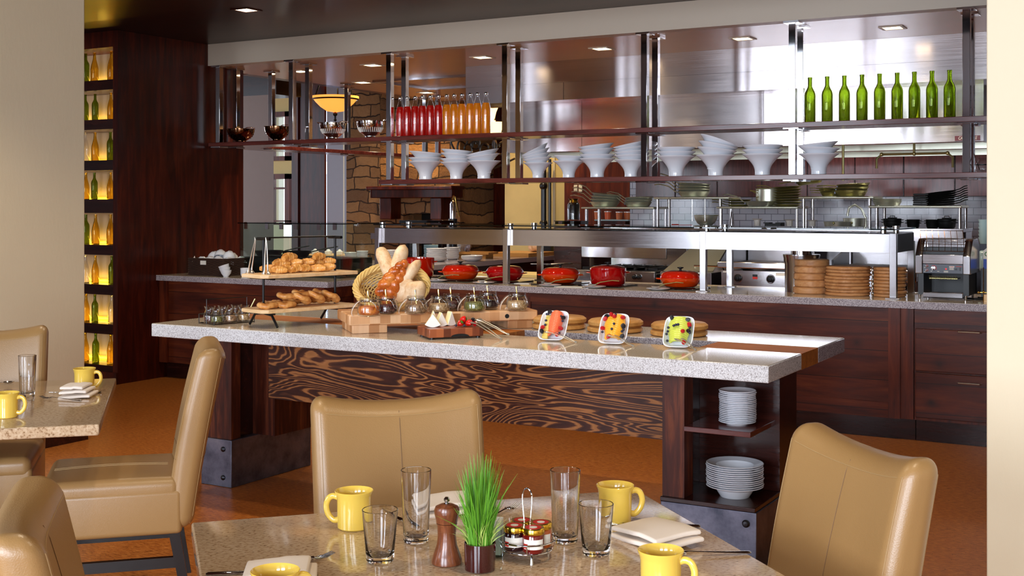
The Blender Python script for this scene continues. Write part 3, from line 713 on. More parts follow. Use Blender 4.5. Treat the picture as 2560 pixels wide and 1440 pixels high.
# pendant bowl lamp
p = py(838, 262, 11.9)
t = thing('pendant_lamp', 'glowing amber bowl pendant lamp hanging in the lounge', 'pendant lamp', (p.x, 12.9, 0))
p = py(838, 280, 12.9); pt = py(838, 241, 12.9).z; rr = (py(886, 250, 12.9)-py(790, 250, 12.9)).length/2*.97
t.location = (p.x, 12.9, p.z)
h = pt-p.z
MB().lathe([(.04, 0), (rr*.35, h*.05), (rr*.62, h*.32), (rr*.82, h*.62), (rr*.93, h*.82), (rr, h*.86), (rr, h), (rr*.97, h), (rr*.9, h*.84), (rr*.6, h*.4), (0.0, h*.12)], 36).out('bowl_shade', 'alabaster_lit', t)
MB().lathe([(rr*.925, h*.78), (rr*.97, h*.86), (rr*1.01, h*.84), (rr*.95, h*.76)], 36, closed=True).sph((0, 0, -.03), .03).tube([(0, 0, 0), (0, 0, -.1)], .012).sph((0, 0, -.11), .02).tube([(rr*.9, 0, h), (.02, 0, h+.8)], .01).tube([(-rr*.45, rr*.75, h), (0, 0.02, h+.8)], .01).tube([(-rr*.45, -rr*.75, h), (0, 0, h+.8)], .01).out('iron_frame', 'black_iron', t)
spot('pendant_bulb', (p.x, 12.9, p.z+h+.1), 30, WARM, 3.0, .5, .1, (PI, 0, 0))
# chandelier with glowing cups
p = py(1236, 300, 13.2)
t = thing('chandelier', 'dark iron scroll chandelier with glowing glass cups beyond the juice bottles', 'chandelier', (p.x, 13.2, p.z))
m = MB()
def scroll(cx_, cz, r, s=1):
    return [(cx_+s*r*(1-k/26)*math.cos(k*.42), 0, cz+r*(1-k/26)*math.sin(k*.42)) for k in range(24)]
for (dx, dz, r, s) in ((-.42, -.36, .20, 1), (-.12, -.36, .22, -1), (.10, -.34, .18, 1), (-.30, -.30, .12, -1)):
    m.tube(scroll(dx, dz, r, s), .013, 6)
m.tube([(-.62, 0, -.02), (-.66, 0, -.28), (-.5, 0, -.55), (0, 0, -.62), (.3, 0, -.5)], .014, 6); m.tube([(0, 0, .9), (0, 0, -.5)], .016, 6)
m.out('iron_scrolls', 'leg_wood', t)
for k, (u, v, s) in enumerate(((1236, 288, 1), (1228, 322, 1.1), (1250, 326, 1.1), (1196, 276, .35))):
    q = py(u, v, 13.2); e = MB().lathe([(.03, -.09), (.055, -.05), (.075, .03), (.10, .09), (.092, .09), (.06, .0), (0, -.06)], 16).out('glass_cup', 'shade_lit', t); e.location = (q.x-p.x, -.1, q.z-p.z); e.scale = (s,)*3
spot('chandelier_bulb', (p.x, 13.0, p.z+.1), 7, WARM, 3.0, .5, .1)
# warm accent lights that graze the stone
spot('fireplace_light', (fb+.7, 13.2, 3.4), 190, (1, .62, .25), 1.9, .8, .06)
spot('fireplace_light', (fb-.25, 14.0, 3.4), 30, (1, .70, .40), 1.6, .8, .06)
spot('lounge_light', (py(1330, 500, 12.8).x, 12.6, 3.3), 70, (1, .80, .5), 2.0, .8, .08, (.25, 0, 0))
spot('kitchen_back_light', (-3.0, 11.6, 2.78), 60, (.95, .95, 1), 2.6, .8, .1)
spot('kitchen_back_light', (-1.2, 11.6, 2.78), 50, (.95, .95, 1), 2.6, .8, .1)

# ============================================================ objects on the hanging shelf
def colander_mesh(r, h, kind):
    m = MB(); pr = []
    n = 12
    for i in range(n+1):
        t_ = i/n; a = t_*PI/2
        pr.append((max(.38*r, r*math.sin(a)**.8) if i else .38*r, .012+h*(1-math.cos(a))**.9))
    out = [(0, .012)]+pr+[(r+.006, h+.013), (r+.006, h+.017), (r-.002, h+.016)]
    inn = [(max(0, q[0]-.003), q[1]+.003) for q in reversed(pr)]+[(0, .015)]
    m.lathe(out+inn, 40)
    m.lathe([(.40*r, 0), (.42*r, 0), (.38*r, .016), (.36*r, .016)], 30, closed=True)
    return m
def colander(loc, r, h, rz, slots, label):
    t = thing('colander', label, 'colander', loc, rz, 'steel colanders')
    colander_mesh(r, h, 0).out('bowl', 'copper_bowl' if slots is None else 'chrome', t)
    m = MB(); N = 34
    if slots:
        for k in range(N):
            a = 2*PI*k/N
            pts = []
            for q in (.48, .56, .64, .72):
                rr = r*math.sin(q*PI/2)**.8+.0016; z = .012+h*(1-math.cos(q*PI/2))**.9
                pts.append((rr*math.cos(a), rr*math.sin(a), z))
            m.tube(pts, .0035, 5)
    else:
        for k in range(16):
            for j, q in enumerate((.45, .58, .70)):
                a = 2*PI*(k+.5*j)/16; rr = r*math.sin(q*PI/2)**.8+.001; z = .012+h*(1-math.cos(q*PI/2))**.9
                m.sph((rr*math.cos(a), rr*math.sin(a), z), .004, seg=6, rings=4)
    o = m.out('drain_holes', 'paper' if slots else 'black_iron', t); o['kind'] = 'stuff'
    for s in (-1, 1):
        MB().tube([(s*(r-.002), -.05, h+.012), (s*(r+.022), -.045, h+.022), (s*(r+.034), 0, h+.026), (s*(r+.022), .045, h+.022), (s*(r-.002), .05, h+.012)], .004, 8).out('handle', 'chrome', t)
for (u, v, hw, hh, sl, lb) in ((602, 353, 36, 29, None, 'coppery steel colander, leftmost on the upper shelf'), (693, 349, 33, 32, None, 'dark steel colander with round holes, second from the left'),
                       (832, 345, 35, 36, True, 'shiny steel colander with slots, third from the left'), (926, 341, 36, 37, True, 'largest shiny slotted colander, next to the red juice bottles')):
    Yc = 8.34; p = py(u, v, Yc); d = (-.5*p.x+.866*Yc)
    colander((p.x, Yc, ZU+.0005), hw*d/3000*.95, hh*d/3000*1.02, R.uniform(-.3, .5), sl, lb)

# juice bottles
def juice_bottle(col):
    t = thing('juice_bottle', '', 'bottle', (0, 0, 0), 0, 'juice bottles on the upper shelf')
    b = [(0, .002), (.038, .002), (.0415, .008), (.0415, .19), (.038, .225), (.028, .262), (.017, .292), (.014, .305), (.014, .318)]
    MB().lathe(b, 28).out('glass_bottle', 'juice_glass', t)
    l = [(0, .005), (.0385, .005), (.0398, .01), (.0398, .189), (.0365, .222), (.0285, .252), (0, .252)]
    MB().lathe(l, 28).out('juice', 'red_juice' if col == 'red' else 'orange_juice', t)
    MB().lathe([(0, .316), (.0155, .316), (.017, .319), (.017, .334), (.0145, .338), (0, .338)], 20).out('cap', 'mill_metal', t)
    return t
us = [1001, 1019, 1038, 1056, 1077, 1096, 1117, 1136, 1155, 1175, 1194, 1215]
base = {}
for i, u in enumerate(us):
    col = 'red' if i < 6 else 'orange'
    p = py(u, 335, 8.30)
    lb = '%s juice bottle with a silver cap, %s of the six %s ones' % (col, nth(i % 6, 6), col)
    if col not in base: base[col] = juice_bottle(col); o = base[col]; o['label'] = lb; o.location = (p.x, 8.30, ZU+.0005)
    else: o = dup(base[col], (p.x, 8.30+R.uniform(-.006, .006), ZU+.0005), (0, 0, R.uniform(0, 6)), lb)
    o.scale = (.93, .93, 1.0)
# green wine bottles
us = [2025, 2068, 2111, 2155, 2199, 2243, 2286, 2330, 2374]
g0 = None
for i, u in enumerate(us):
    p = py(u, 300, 8.28); lb = 'empty green wine bottle, %s in the row of nine on the upper shelf' % nth(i, 9)
    if g0 is None:
        g0 = MB().lathe([(r*1.02, z*1.03) for r, z in bottle_prof('bordeaux')], 32).out('wine_bottle', 'green_glass'); tag(g0, lb, 'bottle', 'green wine bottles'); g0.location = (p.x, 8.28, ZU+.0005)
    else: dup(g0, (p.x, 8.28, ZU+.0005), (0, 0, R.uniform(0, 6)), lb)

# flared white bowls
def bowl_out(sc=1.0):
    n = 14; pr = []
    for i in range(n+1):
        t_ = i/n; z = .150*t_; r = .054-.010*math.sin(PI*min(1, t_*1.6))*.3+.086*t_**2.6+.004*t_
        pr.append((r, z))
    return pr
bo = bowl_out()
prof = [(0, 0)]+bo+[(bo[-1][0]+.001, .153), (bo[-1][0]-.002, .154)]+[(max(0, r-.004), z+.004) for r, z in reversed(bo[1:-1])]+[(0, .014)]
b0 = MB().lathe(prof, 40).out('flared_bowl', 'white_china')
# (u of the stack centre, bowl count, tilts in degrees from the second one up, tilt direction, size)
ST = [(1064, 3, (0, 5), 1, 1.0), (1141, 4, (0, 4, 5), 1, .92), (1210, 3, (-8, -12), 1, .96), (1345, 5, (-7, -12, -18, -26), 1, .80), (1422, 2, (3,), 1, .86), (1493, 4, (0, -4, -7), 1, .96), (1577, 5, (-2, -5, -8, -12), 1, .86),
      (1690, 3, (0, 0), 1, 1.0), (1789, 4, (7, 12, 20), 1, 1.0), (1906, 3, (0, 0), 1, 1.0), (2047, 3, (3, -6), 1, .96)]
placed = False
for si, (u, n, tl, sg, sc) in enumerate(ST):
    p = py(u, 440, 8.34)
    for k in range(n):
        lb = ('%s flared white bowl in the %s stack of the lower shelf' % (pos_top(k, n), nth(si, 11, 'leftmost', 'rightmost'))).replace('the top flared', 'top flared')
        a = math.radians(tl[k-1]) if k else 0
        z = ZL+.0005+.031*k*sc+(.010 if a and k else 0)*1.0
        # tilt about the viewing direction
        M_ = Rz(math.radians(30-0)) @ Ry(a) @ Rz(-math.radians(30))
        e = M_.to_euler()
        off = (M_ @ Vector((0, 0, .15*sc)))
        dz = .11*sc*abs(math.sin(a))*.5
        loc = (p.x-off.x*.5, 8.34-off.y*.5, z+dz*.6)
        if not placed: tag(b0, lb, 'bowl', 'flared white bowls'); b0.location = loc; b0.scale = (sc,)*3; placed = True
        else: dup(b0, loc, e, lb, sc, 'flared white bowls')
# small glass carafe at the right end
p = py(2457, 427, 8.34)
t = thing('glass_carafe', 'small glass carafe with a spoon at the right end of the lower shelf', 'carafe', (p.x, 8.34, ZL+.0005))
MB().lathe([(0, 0), (.035, 0), (.05, .02), (.048, .045), (.028, .075), (.026, .085), (.034, .095), (.032, .095), (.024, .083), (.046, .045), (.046, .02), (0, .004)], 24).out('body', 'jar_glass', t)
MB().tube([(-.02, 0, .02), (-.055, 0, .125)], .003, 6).out('spoon', 'chrome', t)
MB().lathe([(.046, .05), (.05, .05), (.05, .054), (.046, .054)], 24, closed=True).out('band', 'black_iron', t)

# ============================================================ front counter with cabinets
ZC = .905; TC = .047
t = thing('counter_cabinet', 'long knotty wood cabinet front under the speckled kitchen counter', 'cabinet', (0, 0, 0))
YF = 7.945
MB().box((-6.10, YF+.02, .14), (-1.62, 8.72, ZC-TC-.001)).out('carcass', 'alder_v', t)
MB().box((-6.08, 8.02, 0), (-1.62, 8.70, .14)).out('toe_kick', 'dark_top', t)
for (a, b) in ((-6.10, -4.50), (-4.50, -1.70)):
    each('stile', 'alder_v', t, [((a, YF, .14), (a+.075, YF+.0195, ZC-TC-.002)), ((b-.075, YF, .14), (b-.001, YF+.0195, ZC-TC-.002))])
    each('rail', 'alder_h', t, [((a+.0751, YF, ZC-TC-.07), (b-.0755, YF+.0195, ZC-TC-.002)), ((a+.0751, YF, .14), (b-.0755, YF+.0195, .24))])
    MB().box((a+.075, YF+.010, .24), (b-.0755, YF+.0195, ZC-TC-.07)).out('panel', 'alder_h', t)
t = thing('drawer_cabinet', 'knotty wood drawer cabinet at the right end of the kitchen counter', 'cabinet', (0, 0, 0))
MB().box((-1.615, YF+.02, .14), (2.0, 8.72, ZC-TC-.001)).out('carcass', 'alder_v', t)
MB().box((-1.615, 8.02, 0), (2.0, 8.70, .14)).out('toe_kick', 'dark_top', t)
MB().box((-1.61, YF, ZC-TC-.12), (.2, YF+.0195, ZC-TC-.002)).out('rail', 'alder_h', t)
for (z0, z1) in ((.46, .728), (.16, .448)):
    d = MB().box((-1.605, YF-.004, z0), (.05, YF+.0195, z1)).out('drawer', 'alder_h', t, bev=.003)
    q = py(2424, 831, YF).x; zc = py(2424, 831, YF).z if z0 > .4 else py(2424, 959, YF).z
    MB().tube([(q-.07, YF-.004, zc), (q-.062, YF-.03, zc+.002), (q, YF-.036, zc+.003), (q+.062, YF-.03, zc+.002), (q+.07, YF-.004, zc)], .005, 8).out('handle', 'satin_steel', d)
t = thing('counter_cabinet', 'dark wood cabinet under the left counter beside the walnut wall', 'cabinet', (0, 0, 0))
MB().box((-7.955, 7.60, .14), (-6.115, 8.6, ZC-TC-.001)).out('carcass', 'alder_h', t)
MB().box((-7.955, 7.67, 0), (-6.15, 8.6, .14)).out('toe_kick', 'dark_top', t)
each('stile', 'alder_v', t, [((-7.955, 7.58, .14), (-7.86, 7.5995, ZC-TC-.002)), ((-6.20, 7.58, .14), (-6.115, 7.5995, ZC-TC-.002))])
t = thing('countertop', 'speckled grey quartz countertop running the length of the kitchen', 'countertop', (0, 0, 0))
poly = [(-7.957, 7.545), (-6.05, 7.545), (-6.05, 7.89), (2.2, 7.89), (2.2, 8.76), (-6.13, 8.76), (-6.13, 8.62), (-7.957, 8.62)]
m = MB(); m.prism(poly, ZC-TC, ZC-.002); m.out('edge_slab', 'granite_grey', t)
poly2 = [(x+(0 if abs(x) > 7 or x > 2 else (-.0015 if x > -6.1 else .0015)), y) for x, y in poly]
MB().prism([(-7.9565, 7.547), (-6.052, 7.547), (-6.052, 7.892), (2.199, 7.892), (2.199, 8.758), (-6.128, 8.758), (-6.128, 8.618), (-7.9565, 8.618)], ZC-.0019, ZC).out('top_surface', 'granite_top', t)
# return counter along the left of the kitchen
t = thing('return_counter', 'stone-topped service counter on the left of the kitchen, stacked with plates', 'countertop', (0, 0, 0))
m = MB(); m.prism([(-8.10, 9.30), (-6.98, 9.30), (-6.80, 9.62), (-6.80, 13.2), (-8.10, 13.2)], ZC-.05, ZC); m.out('top', 'granite_grey', t)
MB().prism([(-8.05, 9.36), (-7.02, 9.36), (-6.86, 9.66), (-6.86, 13.1), (-8.05, 13.1)], 0, ZC-.0501).out('base', 'dark_top', t)

# ============================================================ sneeze guard
t = thing('sneeze_guard', 'stainless steel serving shelf with a glass top over the hot counter', 'sneeze guard', (0, 0, 0))
bx0, bx1 = -5.96, -1.745
m = MB(); m.box((bx0, 8.075, 1.205), (bx1, 8.079, 1.33)); m.box((bx0, 8.575, 1.205), (bx1, 8.58, 1.33)); m.box((bx0, 8.075, 1.326), (bx1, 8.58, 1.33)); m.box((bx0, 8.075, 1.205), (bx0+.004, 8.58, 1.33)); m.box((bx1-.002, 8.079, 1.206), (bx1, 8.575, 1.326))
m.out('heat_lamp_housing', 'steel_brushed', t)
MB().box((bx1+.0005, 8.078, 1.207), (bx1+.003, 8.574, 1.327)).out('end_cap', 'black_paint', t)  # black sheet stands in for the dark inside the open channel end
pxs = (-5.93, -4.70, -3.08, -1.765)
for x in pxs:
    m = MB(); m.box((x-.022, 8.033, ZC+.006), (x+.022, 8.0745, 1.332)); m.box((x-.045, 8.01, ZC+.0003), (x+.045, 8.0745, ZC+.006)); m.out('post', 'steel_plate' if 0 else 'steel_brushed', t, bev=.002)
    m = MB(); m.box((x-.022, 8.5805, ZC+.006), (x+.022, 8.62, 1.27)); m.box((x-.045, 8.5805, ZC+.0003), (x+.045, 8.64, ZC+.006)); m.out('post', 'steel_brushed', t, bev=.002)
    for yy in (8.12, 8.50): MB().cyl(.020, 1.3302, 1.352, 16).cyl(.024, 1.364, 1.374, 16).out('glass_support', 'chrome', t, loc=(x-.08 if x > -2 else x, yy, 0))
    m = MB().box((x-.09 if x < -1.8 else x-.10, 8.070, 1.235), (x-.03, 8.0748, 1.285)); m.out('switch_plate', 'steel_brushed', t)
for (a, b) in ((bx0+.02, -4.71), (-4.69, -3.09), (-3.07, bx1)):
    MB().box((a, 8.0, 1.353), (b, 8.66, 1.363)).out('glass_top', 'dark_pane', t)
# glass display case over the left counter
t = thing('glass_display_guard', 'clear glass guard over the left counter behind the pastry stand', 'sneeze guard', (0, 0, 0))
gz = 1.355
MB().box((-7.33, 7.93, ZC+.0005), (-6.78, 7.938, gz)).out('front_pane', 'pane', t); MB().box((-6.77, 7.93, ZC+.0005), (-6.22, 7.938, gz)).out('front_pane', 'pane', t)
MB().box((-7.34, 7.94, ZC+.0005), (-7.332, 8.5, gz)).out('side_pane', 'pane', t); MB().box((-6.218, 7.94, ZC+.0005), (-6.21, 8.5, gz)).out('side_pane', 'pane', t)
MB().box((-7.35, 7.915, gz+.001), (-6.2, 8.52, gz+.010)).out('top_pane', 'dark_pane', t)
for x in (-7.26, -7.02, -6.86, -6.70, -6.45, -6.28): MB().box((x-.018, 7.918, gz-.045), (x+.018, 7.929, gz+.014)).out('clip', 'chrome', t)
# dark riser and skillets
tag(MB().box((-7.32, 7.97, ZC+.0005), (-6.26, 8.42, 1.065)).out('counter_riser', 'black_paint', bev=.004), 'black boxy riser standing inside the left glass guard', 'riser')
def skillet(loc, rz, label, r=.13, handle='chrome', L=.24, body='cast_iron', group='black skillets', tilt=.12):
    handle = 'satin_steel' if handle == 'chrome' else handle
    t = thing('skillet', label, 'pan', loc, rz, group)
    MB().lathe([(0, 0), (r*.72, 0), (r*.78, .004), (r*.97, .042), (r, .046), (r*.985, .048), (r*.95, .043), (r*.75, .009), (0, .006)], 36).out('pan_body', body, t)
    MB().tube([(r*.96, 0, .036), (r*1.15, 0, .046), (r+L*.5, 0, .060+tilt*L*.3), (r+L, 0, .060+tilt*L)], [.008, .009, .010, .008], 8, flat=.55).out('handle', handle, t)
    return t
for (u, v, l) in ((672, 650, 'black skillet with a bright handle, left one on the riser'), (741, 648, 'black skillet with a bright handle, right one on the riser')):
    p = py(u, v, 8.18); skillet((p.x, 8.18, 1.0655), .45, l)
p = py(696, 655, 8.05); tag(MB().tube([(-.10, 0, .012), (-.06, 0, .012), (.1, 0, .012)], [.008, .012, .010], 10).out('steel_ladle', 'chrome', loc=(p.x, 8.03, 1.0655)), 'polished utensil lying in front of the skillets', 'utensil')

# basket of cups
t = thing('woven_basket', 'dark woven rectangular basket filled with upturned white cups', 'basket', (-7.50, 7.86, ZC+.0005), .0)
m = MB(); W2, D2, H2 = .205, .175, .145
for k in range(15):
    z = .006+k*(H2-.006)/14
    g = .004*(1 if k % 2 else -1)
    pts = []
    for (a, b) in (((-W2, -D2), (W2, -D2)), ((W2, -D2), (W2, D2)), ((W2, D2), (-W2, D2)), ((-W2, D2), (-W2, -D2))):
        for j in range(12):
            f = j/12; x = a[0]+(b[0]-a[0])*f; y = a[1]+(b[1]-a[1])*f
            nrm = Vector((b[1]-a[1], -(b[0]-a[0]), 0)).normalized()*g*(1 if j % 2 else -1); pts.append((x+nrm.x, y+nrm.y, z))
    m.tube(pts, .0062, 5, closed=True)
m.box((-W2, -D2, 0), (W2, D2, .006)); m.box((-W2+.004, -D2+.004, .006), (W2-.004, -D2+.008, H2-.01)); m.box((-W2+.004, D2-.008, .006), (W2-.004, D2-.004, H2-.01)); m.box((-W2+.004, -D2, .006), (-W2+.008, D2, H2-.01)); m.box((W2-.008, -D2, .006), (W2-.004, D2, H2-.01))
m.out('weave', 'wicker_dark', t)
MB().box((-.055, -D2-.014, .095), (.01, -D2-.010, .13)).out('paper_label', 'paper', t)
cupm = MB().lathe([(0, .066), (.020, .066), (.022, .062), (.040, .050), (.052, .026), (.055, 0), (.052, 0), (.049, .024), (.038, .046), (0, .060)], 28)
c0 = None
pts = [(-.13, -.09, .09, 0), (-.03, -.10, .095, .3), (.07, -.10, .095, -.2), (.15, -.07, .09, .4), (-.10, .02, .135, .5), (.0, .0, .15, -.4), (.10, .0, .14, .3), (-.15, .10, .09, .2), (.05, .09, .12, .3), (.16, .09, .09, -.3), (-.05, .10, .12, -.5)]
for k, (x, y, z, a) in enumerate(pts):
    lb = 'upturned white cup in the dark woven basket, %s' % ('front left', 'front, left of centre', 'front, right of centre', 'front right', 'raised at left', 'topmost in the middle', 'raised at right', 'back left', 'back centre', 'back right', 'back, left of centre')[k]
    L = (-7.50+x, 7.86+y, ZC+z+.005)
    if c0 is None: c0 = cupm.out('white_cup', 'white_china'); tag(c0, lb, 'cup', 'cups in the woven basket'); c0.location = L; c0.rotation_euler = (a*.5, a, 0)
    else: dup(c0, L, (a*.6, a, a), lb)
tag(MB().add([(-.03, 0, 0), (.03, 0, 0), (0, .01, .05), (0, -.02, 0)], [(0, 1, 2), (0, 3, 2), (1, 3, 2), (0, 1, 3)]).out('folded_napkin', 'linen', loc=(-7.66, 7.70, ZC+.120)), 'small folded white napkin tip at the left of the woven basket', 'napkin')
nb = MB().lathe([(0, 0), (.022, 0), (.024, .006), (.042, .03), (.048, .055), (.046, .056), (.04, .032), (.02, .01), (0, .008)], 28)
n0 = nb.out('small_bowl', 'white_china'); n0.location = (-7.245, 7.66, ZC+.0005); tag(n0, 'lowest of the nested small white bowls in front of the basket', 'bowl', 'nested small bowls')
dup(n0, (-7.247, 7.66, ZC+.022), (.1, -.15, 0), 'middle one of the nested small white bowls in front of the basket'); dup(n0, (-7.250, 7.66, ZC+.046), (.15, -.28, 0), 'top one of the nested small white bowls, tilted')
tag(MB().lathe([(0, 0), (.03, 0), (.04, .02), (.042, .075), (.039, .075), (0, .006)], 24).out('white_cup', 'white_china', loc=(-7.10, 7.74, ZC+.0005)), 'white cup standing beside the black riser', 'cup')

# ============================================================ red enamel pots
def braiser(loc, rz, col, label):
    t = thing('enamel_casserole', label, 'casserole', loc, rz, 'red enamel pots on the counter')
    r = .150
    MB().lathe([(0, .012), (r*.70, .012), (r*.80, .020), (r*.93, .048), (r, .072), (r*1.005, .078), (r*.97, .078), (r*.9, .05), (r*.7, .02), (0, .018)], 48).out('base', 'enamel_orange' if col == 'orange' else 'enamel_red', t)
    MB().lathe([(r*1.01, .079), (r*1.0, .088), (r*.93, .105), (r*.80, .121), (r*.5, .129), (0, .131), (0, .127), (r*.5, .125), (r*.78, .117), (r*.96, .085)], 48).out('lid', 'enamel_flame' if col == 'orange' else 'enamel_red', t)
    MB().lathe([(0, .131), (.010, .131), (.008, .142), (.024, .150), (.024, .155), (0, .157)], 20).out('knob', 'black_iron', t)
    for s in (-1, 1): MB().tube([(s*.97*r, -.045, .070), (s*(r+.022), -.035, .072), (s*(r+.028), 0, .073), (s*(r+.022), .035, .072), (s*.97*r, .045, .070)], .006, 8, flat=.7).out('handle', 'enamel_orange' if col == 'orange' else 'enamel_red', t)
    return t
def pot(loc, rz, label, cols, r=.138, h=.125, lid=True):
    t = thing('enamel_pot', label, 'pot', loc, rz, 'red enamel pots on the counter')
    MB().lathe([(0, .010), (r*.86, .010), (r*.93, .02), (r*.985, .08), (r, h), (r*.96, h), (r*.93, .08), (r*.85, .02), (0, .017)], 48).out('base', cols[0], t)
    if lid:
        MB().lathe([(r*1.01, h+.001), (r*1.0, h+.010), (r*.85, h+.020), (r*.4, h+.032), (0, h+.034), (0, h+.030), (r*.4, h+.028), (r*.95, h+.002)], 48).out('lid', cols[1], t)
        MB().lathe([(0, h+.034), (.010, h+.034), (.008, h+.042), (.026, h+.048), (.026, h+.053), (0, h+.055)], 20).out('knob', 'black_iron', t)
    for s in (-1, 1): MB().tube([(s*.97*r, -.045, h*.8), (s*(r+.022), -.035, h*.82), (s*(r+.028), 0, h*.83), (s*(r+.022), .035, h*.82), (s*.97*r, .045, h*.8)], .006, 8, flat=.7).out('handle', cols[0], t)
def trivet(loc, label):
    t = tag(MB().box((-.17, -.17, 0), (.17, .17, .009)).out('induction_plate', 'black_glass', bev=.002), label, 'hot plate', 'black hot plates'); t.location = loc; t.rotation_euler = (0, 0, 0)
PB = [('orange', 1151, 8.23, 'low orange-red casserole, leftmost of the flat ones behind the jars', 'braiser'), ('red', 1262, 8.26, 'low dark red casserole behind the sneeze guard post', 'braiser'), ('orange', 1401, 8.26, 'low orange-red casserole in the middle of the counter', 'braiser'), ('red', 1520, 8.26, 'tall dark red round pot with a lid', 'pot'), ('orange', 1701, 8.27, 'low orange-red casserole, rightmost', 'braiser'), ('red', 1043, 8.40, 'tall orange-red pot half hidden behind the baguettes', 'pot2')]
for (col, u, Y, lb, kd) in PB:
    x = py(u, 600, Y).x
    z = ZC+.0005
    trivet((x, Y, z), 'black square hot plate under the '+lb.split(',')[0].replace('behind the sneeze guard post', 'by the post').replace(' in the middle of the counter', ' at the centre')+(' at left' if u == 1151 else ' at right' if u == 1701 else ''))
    if kd == 'braiser': braiser((x, Y, z+.0095-.012+.003), .5 if u != 1262 else .2, col, lb)
    elif kd == 'pot': pot((x, Y, z+.0095-.01+.001), .5, lb, ('enamel_red', 'enamel_red'))
    else: pot((x, Y, z+.0095-.01+.001), .5, lb, ('enamel_flame', 'enamel_red'), .145, .165, False)
# spoon plates
sp0 = None
for k, (u, Y) in enumerate(((1092, 8.02), (1209, 7.985), (1375, 7.98), (1486, 7.985), (1645, 8.02))):
    x = py(u, 700, Y).x; lb = 'small white plate holding a steel ladle, %s on the counter' % nth(k, 5)
    if sp0 is None:
        sp0 = tag(MB().lathe([(0, .003), (.045, .002), (.05, .004), (.085, .012), (.087, .015), (.083, .015), (.05, .008), (0, .006)], 32).out('spoon_plate', 'white_china'), lb, 'plate', 'spoon plates')
        sp0.location = (x, Y, ZC-.0005)
        l0 = thing('serving_ladle', '', 'ladle', (0, 0, 0), 0, 'serving ladles')
        MB().lathe([(0, 0), (.018, .004), (.028, .014), (.030, .022), (.028, .022), (.016, .007), (0, .003)], 20).out('bowl', 'chrome', l0)
        MB().tube([(.028, 0, .020), (.06, 0, .036), (.15, 0, .050), (.20, 0, .046)], .0035, 8).out('handle', 'tarnished', l0)
        l = l0
    else: dup(sp0, (x, Y, ZC-.0005), None, lb); l = dup(l0)
    l['label'] = 'steel ladle resting on the %s small white plate of the counter' % nth(k, 5); l.location = (x-.02, Y, ZC+.007); l.rotation_euler = (0, 0, .35)
for k, (u, v, w_) in enumerate(((1165, 706, 60), (1290, 713, 62), (1420, 722, 60))):
    p = pz(u, v-4, ZC); o = tag(MB().box((-.11, -.045, 0), (.11, .045, .004)).out('menu_card', 'paper'), 'white menu card lying at the counter edge, %s' % nth(k, 3), 'card', 'menu cards'); o.location = (p.x, p.y+.03, ZC+.0005); o.rotation_euler = (.0, 0, .15)

# ============================================================ wooden round boards
def round_board(r, h, mat, nm='round_board'):
    m = MB(); m.lathe([(0, 0), (r-.008, 0), (r, .007), (r, h-.007), (r-.008, h), (0, h)], 40); return m.out(nm, mat)
def stack(u, v, Y, n, r, h, mat, cat, grp, desc, first):
    x = py(u, v, Y).x; b = None
    for k in range(n):
        lb = '%s %s' % (pos_top(k, n), desc)
        L = (x+R.uniform(-.006, .006), Y+R.uniform(-.006, .006), ZC+.0005+k*(h+.0006))
        if b is None: b = round_board(r, h, mat); tag(b, lb, cat, grp); b.location = L
        else: dup(b, L, (0, 0, R.uniform(0, 6)), lb)
stack(2028, 735, 8.26, 5, .118, .047, 'oak_round', 'board', 'thick round boards', 'thick round wooden board in the tallest, leftmost stack', 1)
stack(2120, 738, 8.22, 9, .150, .0215, 'oak_round', 'board', 'thin round boards', 'thin round board in the wide stack beside the thick ones', 1)
stack(2222, 742, 8.24, 9, .112, .0215, 'oak_round', 'board', 'thin round boards', 'thin round board in the narrow stack behind the post', 1)
# silver chain between stacks
tag(MB().tube([(0, 0, 0), (0, 0, .20)], .006, 8).sph((0, 0, .03), .011).sph((0, 0, .06), .010).sph((0, 0, .09), .011).sph((0, 0, .12), .010).sph((0, 0, .15), .011).sph((0, 0, .18), .010).out('twisted_skewer', 'mill_metal', loc=(py(2181, 740, 8.06).x, 8.07, ZC+.0005)), 'twisted silvery rod standing between the two stacks of thin boards', 'utensil')
# steel pots behind the first stack
p = py(2022, 640, 8.62); t = thing('stock_pot', 'stainless pot with a rim behind the thick wooden boards', 'pot', (p.x, 8.44, ZC+.0005))
MB().lathe([(0, 0), (.115, 0), (.118, .2), (.125, .215), (.125, .235), (.13, .25), (.13, .262), (0, .262)], 36).out('body', 'steel_brushed', t)
MB().cyl(.075, .2625, .292, 30).out('inner_tube', 'steel_brushed', t)

# ============================================================ conveyor toaster
p0 = py(2290, 745, 8.13).x; p1 = py(2428, 745, 8.13).x
t = thing('conveyor_toaster', 'stainless conveyor toaster with wire feed rack at the right end of the counter', 'toaster', (p0, 8.10, ZC+.0005))
W_ = p1-p0; zt = .40
prof_ = [(0, .168), (0, .285), (.085, .375), (.115, .392), (.30, .392), (.36, .34), (.36, .168)]
for (a, b) in ((0, W_*.135), (W_*.865, W_)):
    body = MB(); n = len(prof_); vs = [(a, y, z) for y, z in prof_]+[(b, y, z) for y, z in prof_]
    body.add(vs, [list(range(n)), [n+i for i in range(n)][::-1]]+[[i, n+i, n+(i+1) % n, (i+1) % n] for i in range(n)])
    body.out('side_housing', 'steel_brushed', t, bev=.004)
m = MB(); m.box((W_*.135, .01, .232), (W_*.865, .03, .292)); m.out('front_plate', 'steel_hood', t, bev=.002)
m = MB(); m.box((W_*.135, .008, .170), (W_*.865, .03, .2315)); m.out('control_panel', 'toaster_panel', t, bev=.002)
m = MB(); m.box((W_*.135, .10, .17), (W_*.865, .355, .335)); m.out('inner_box', 'black_paint', t)
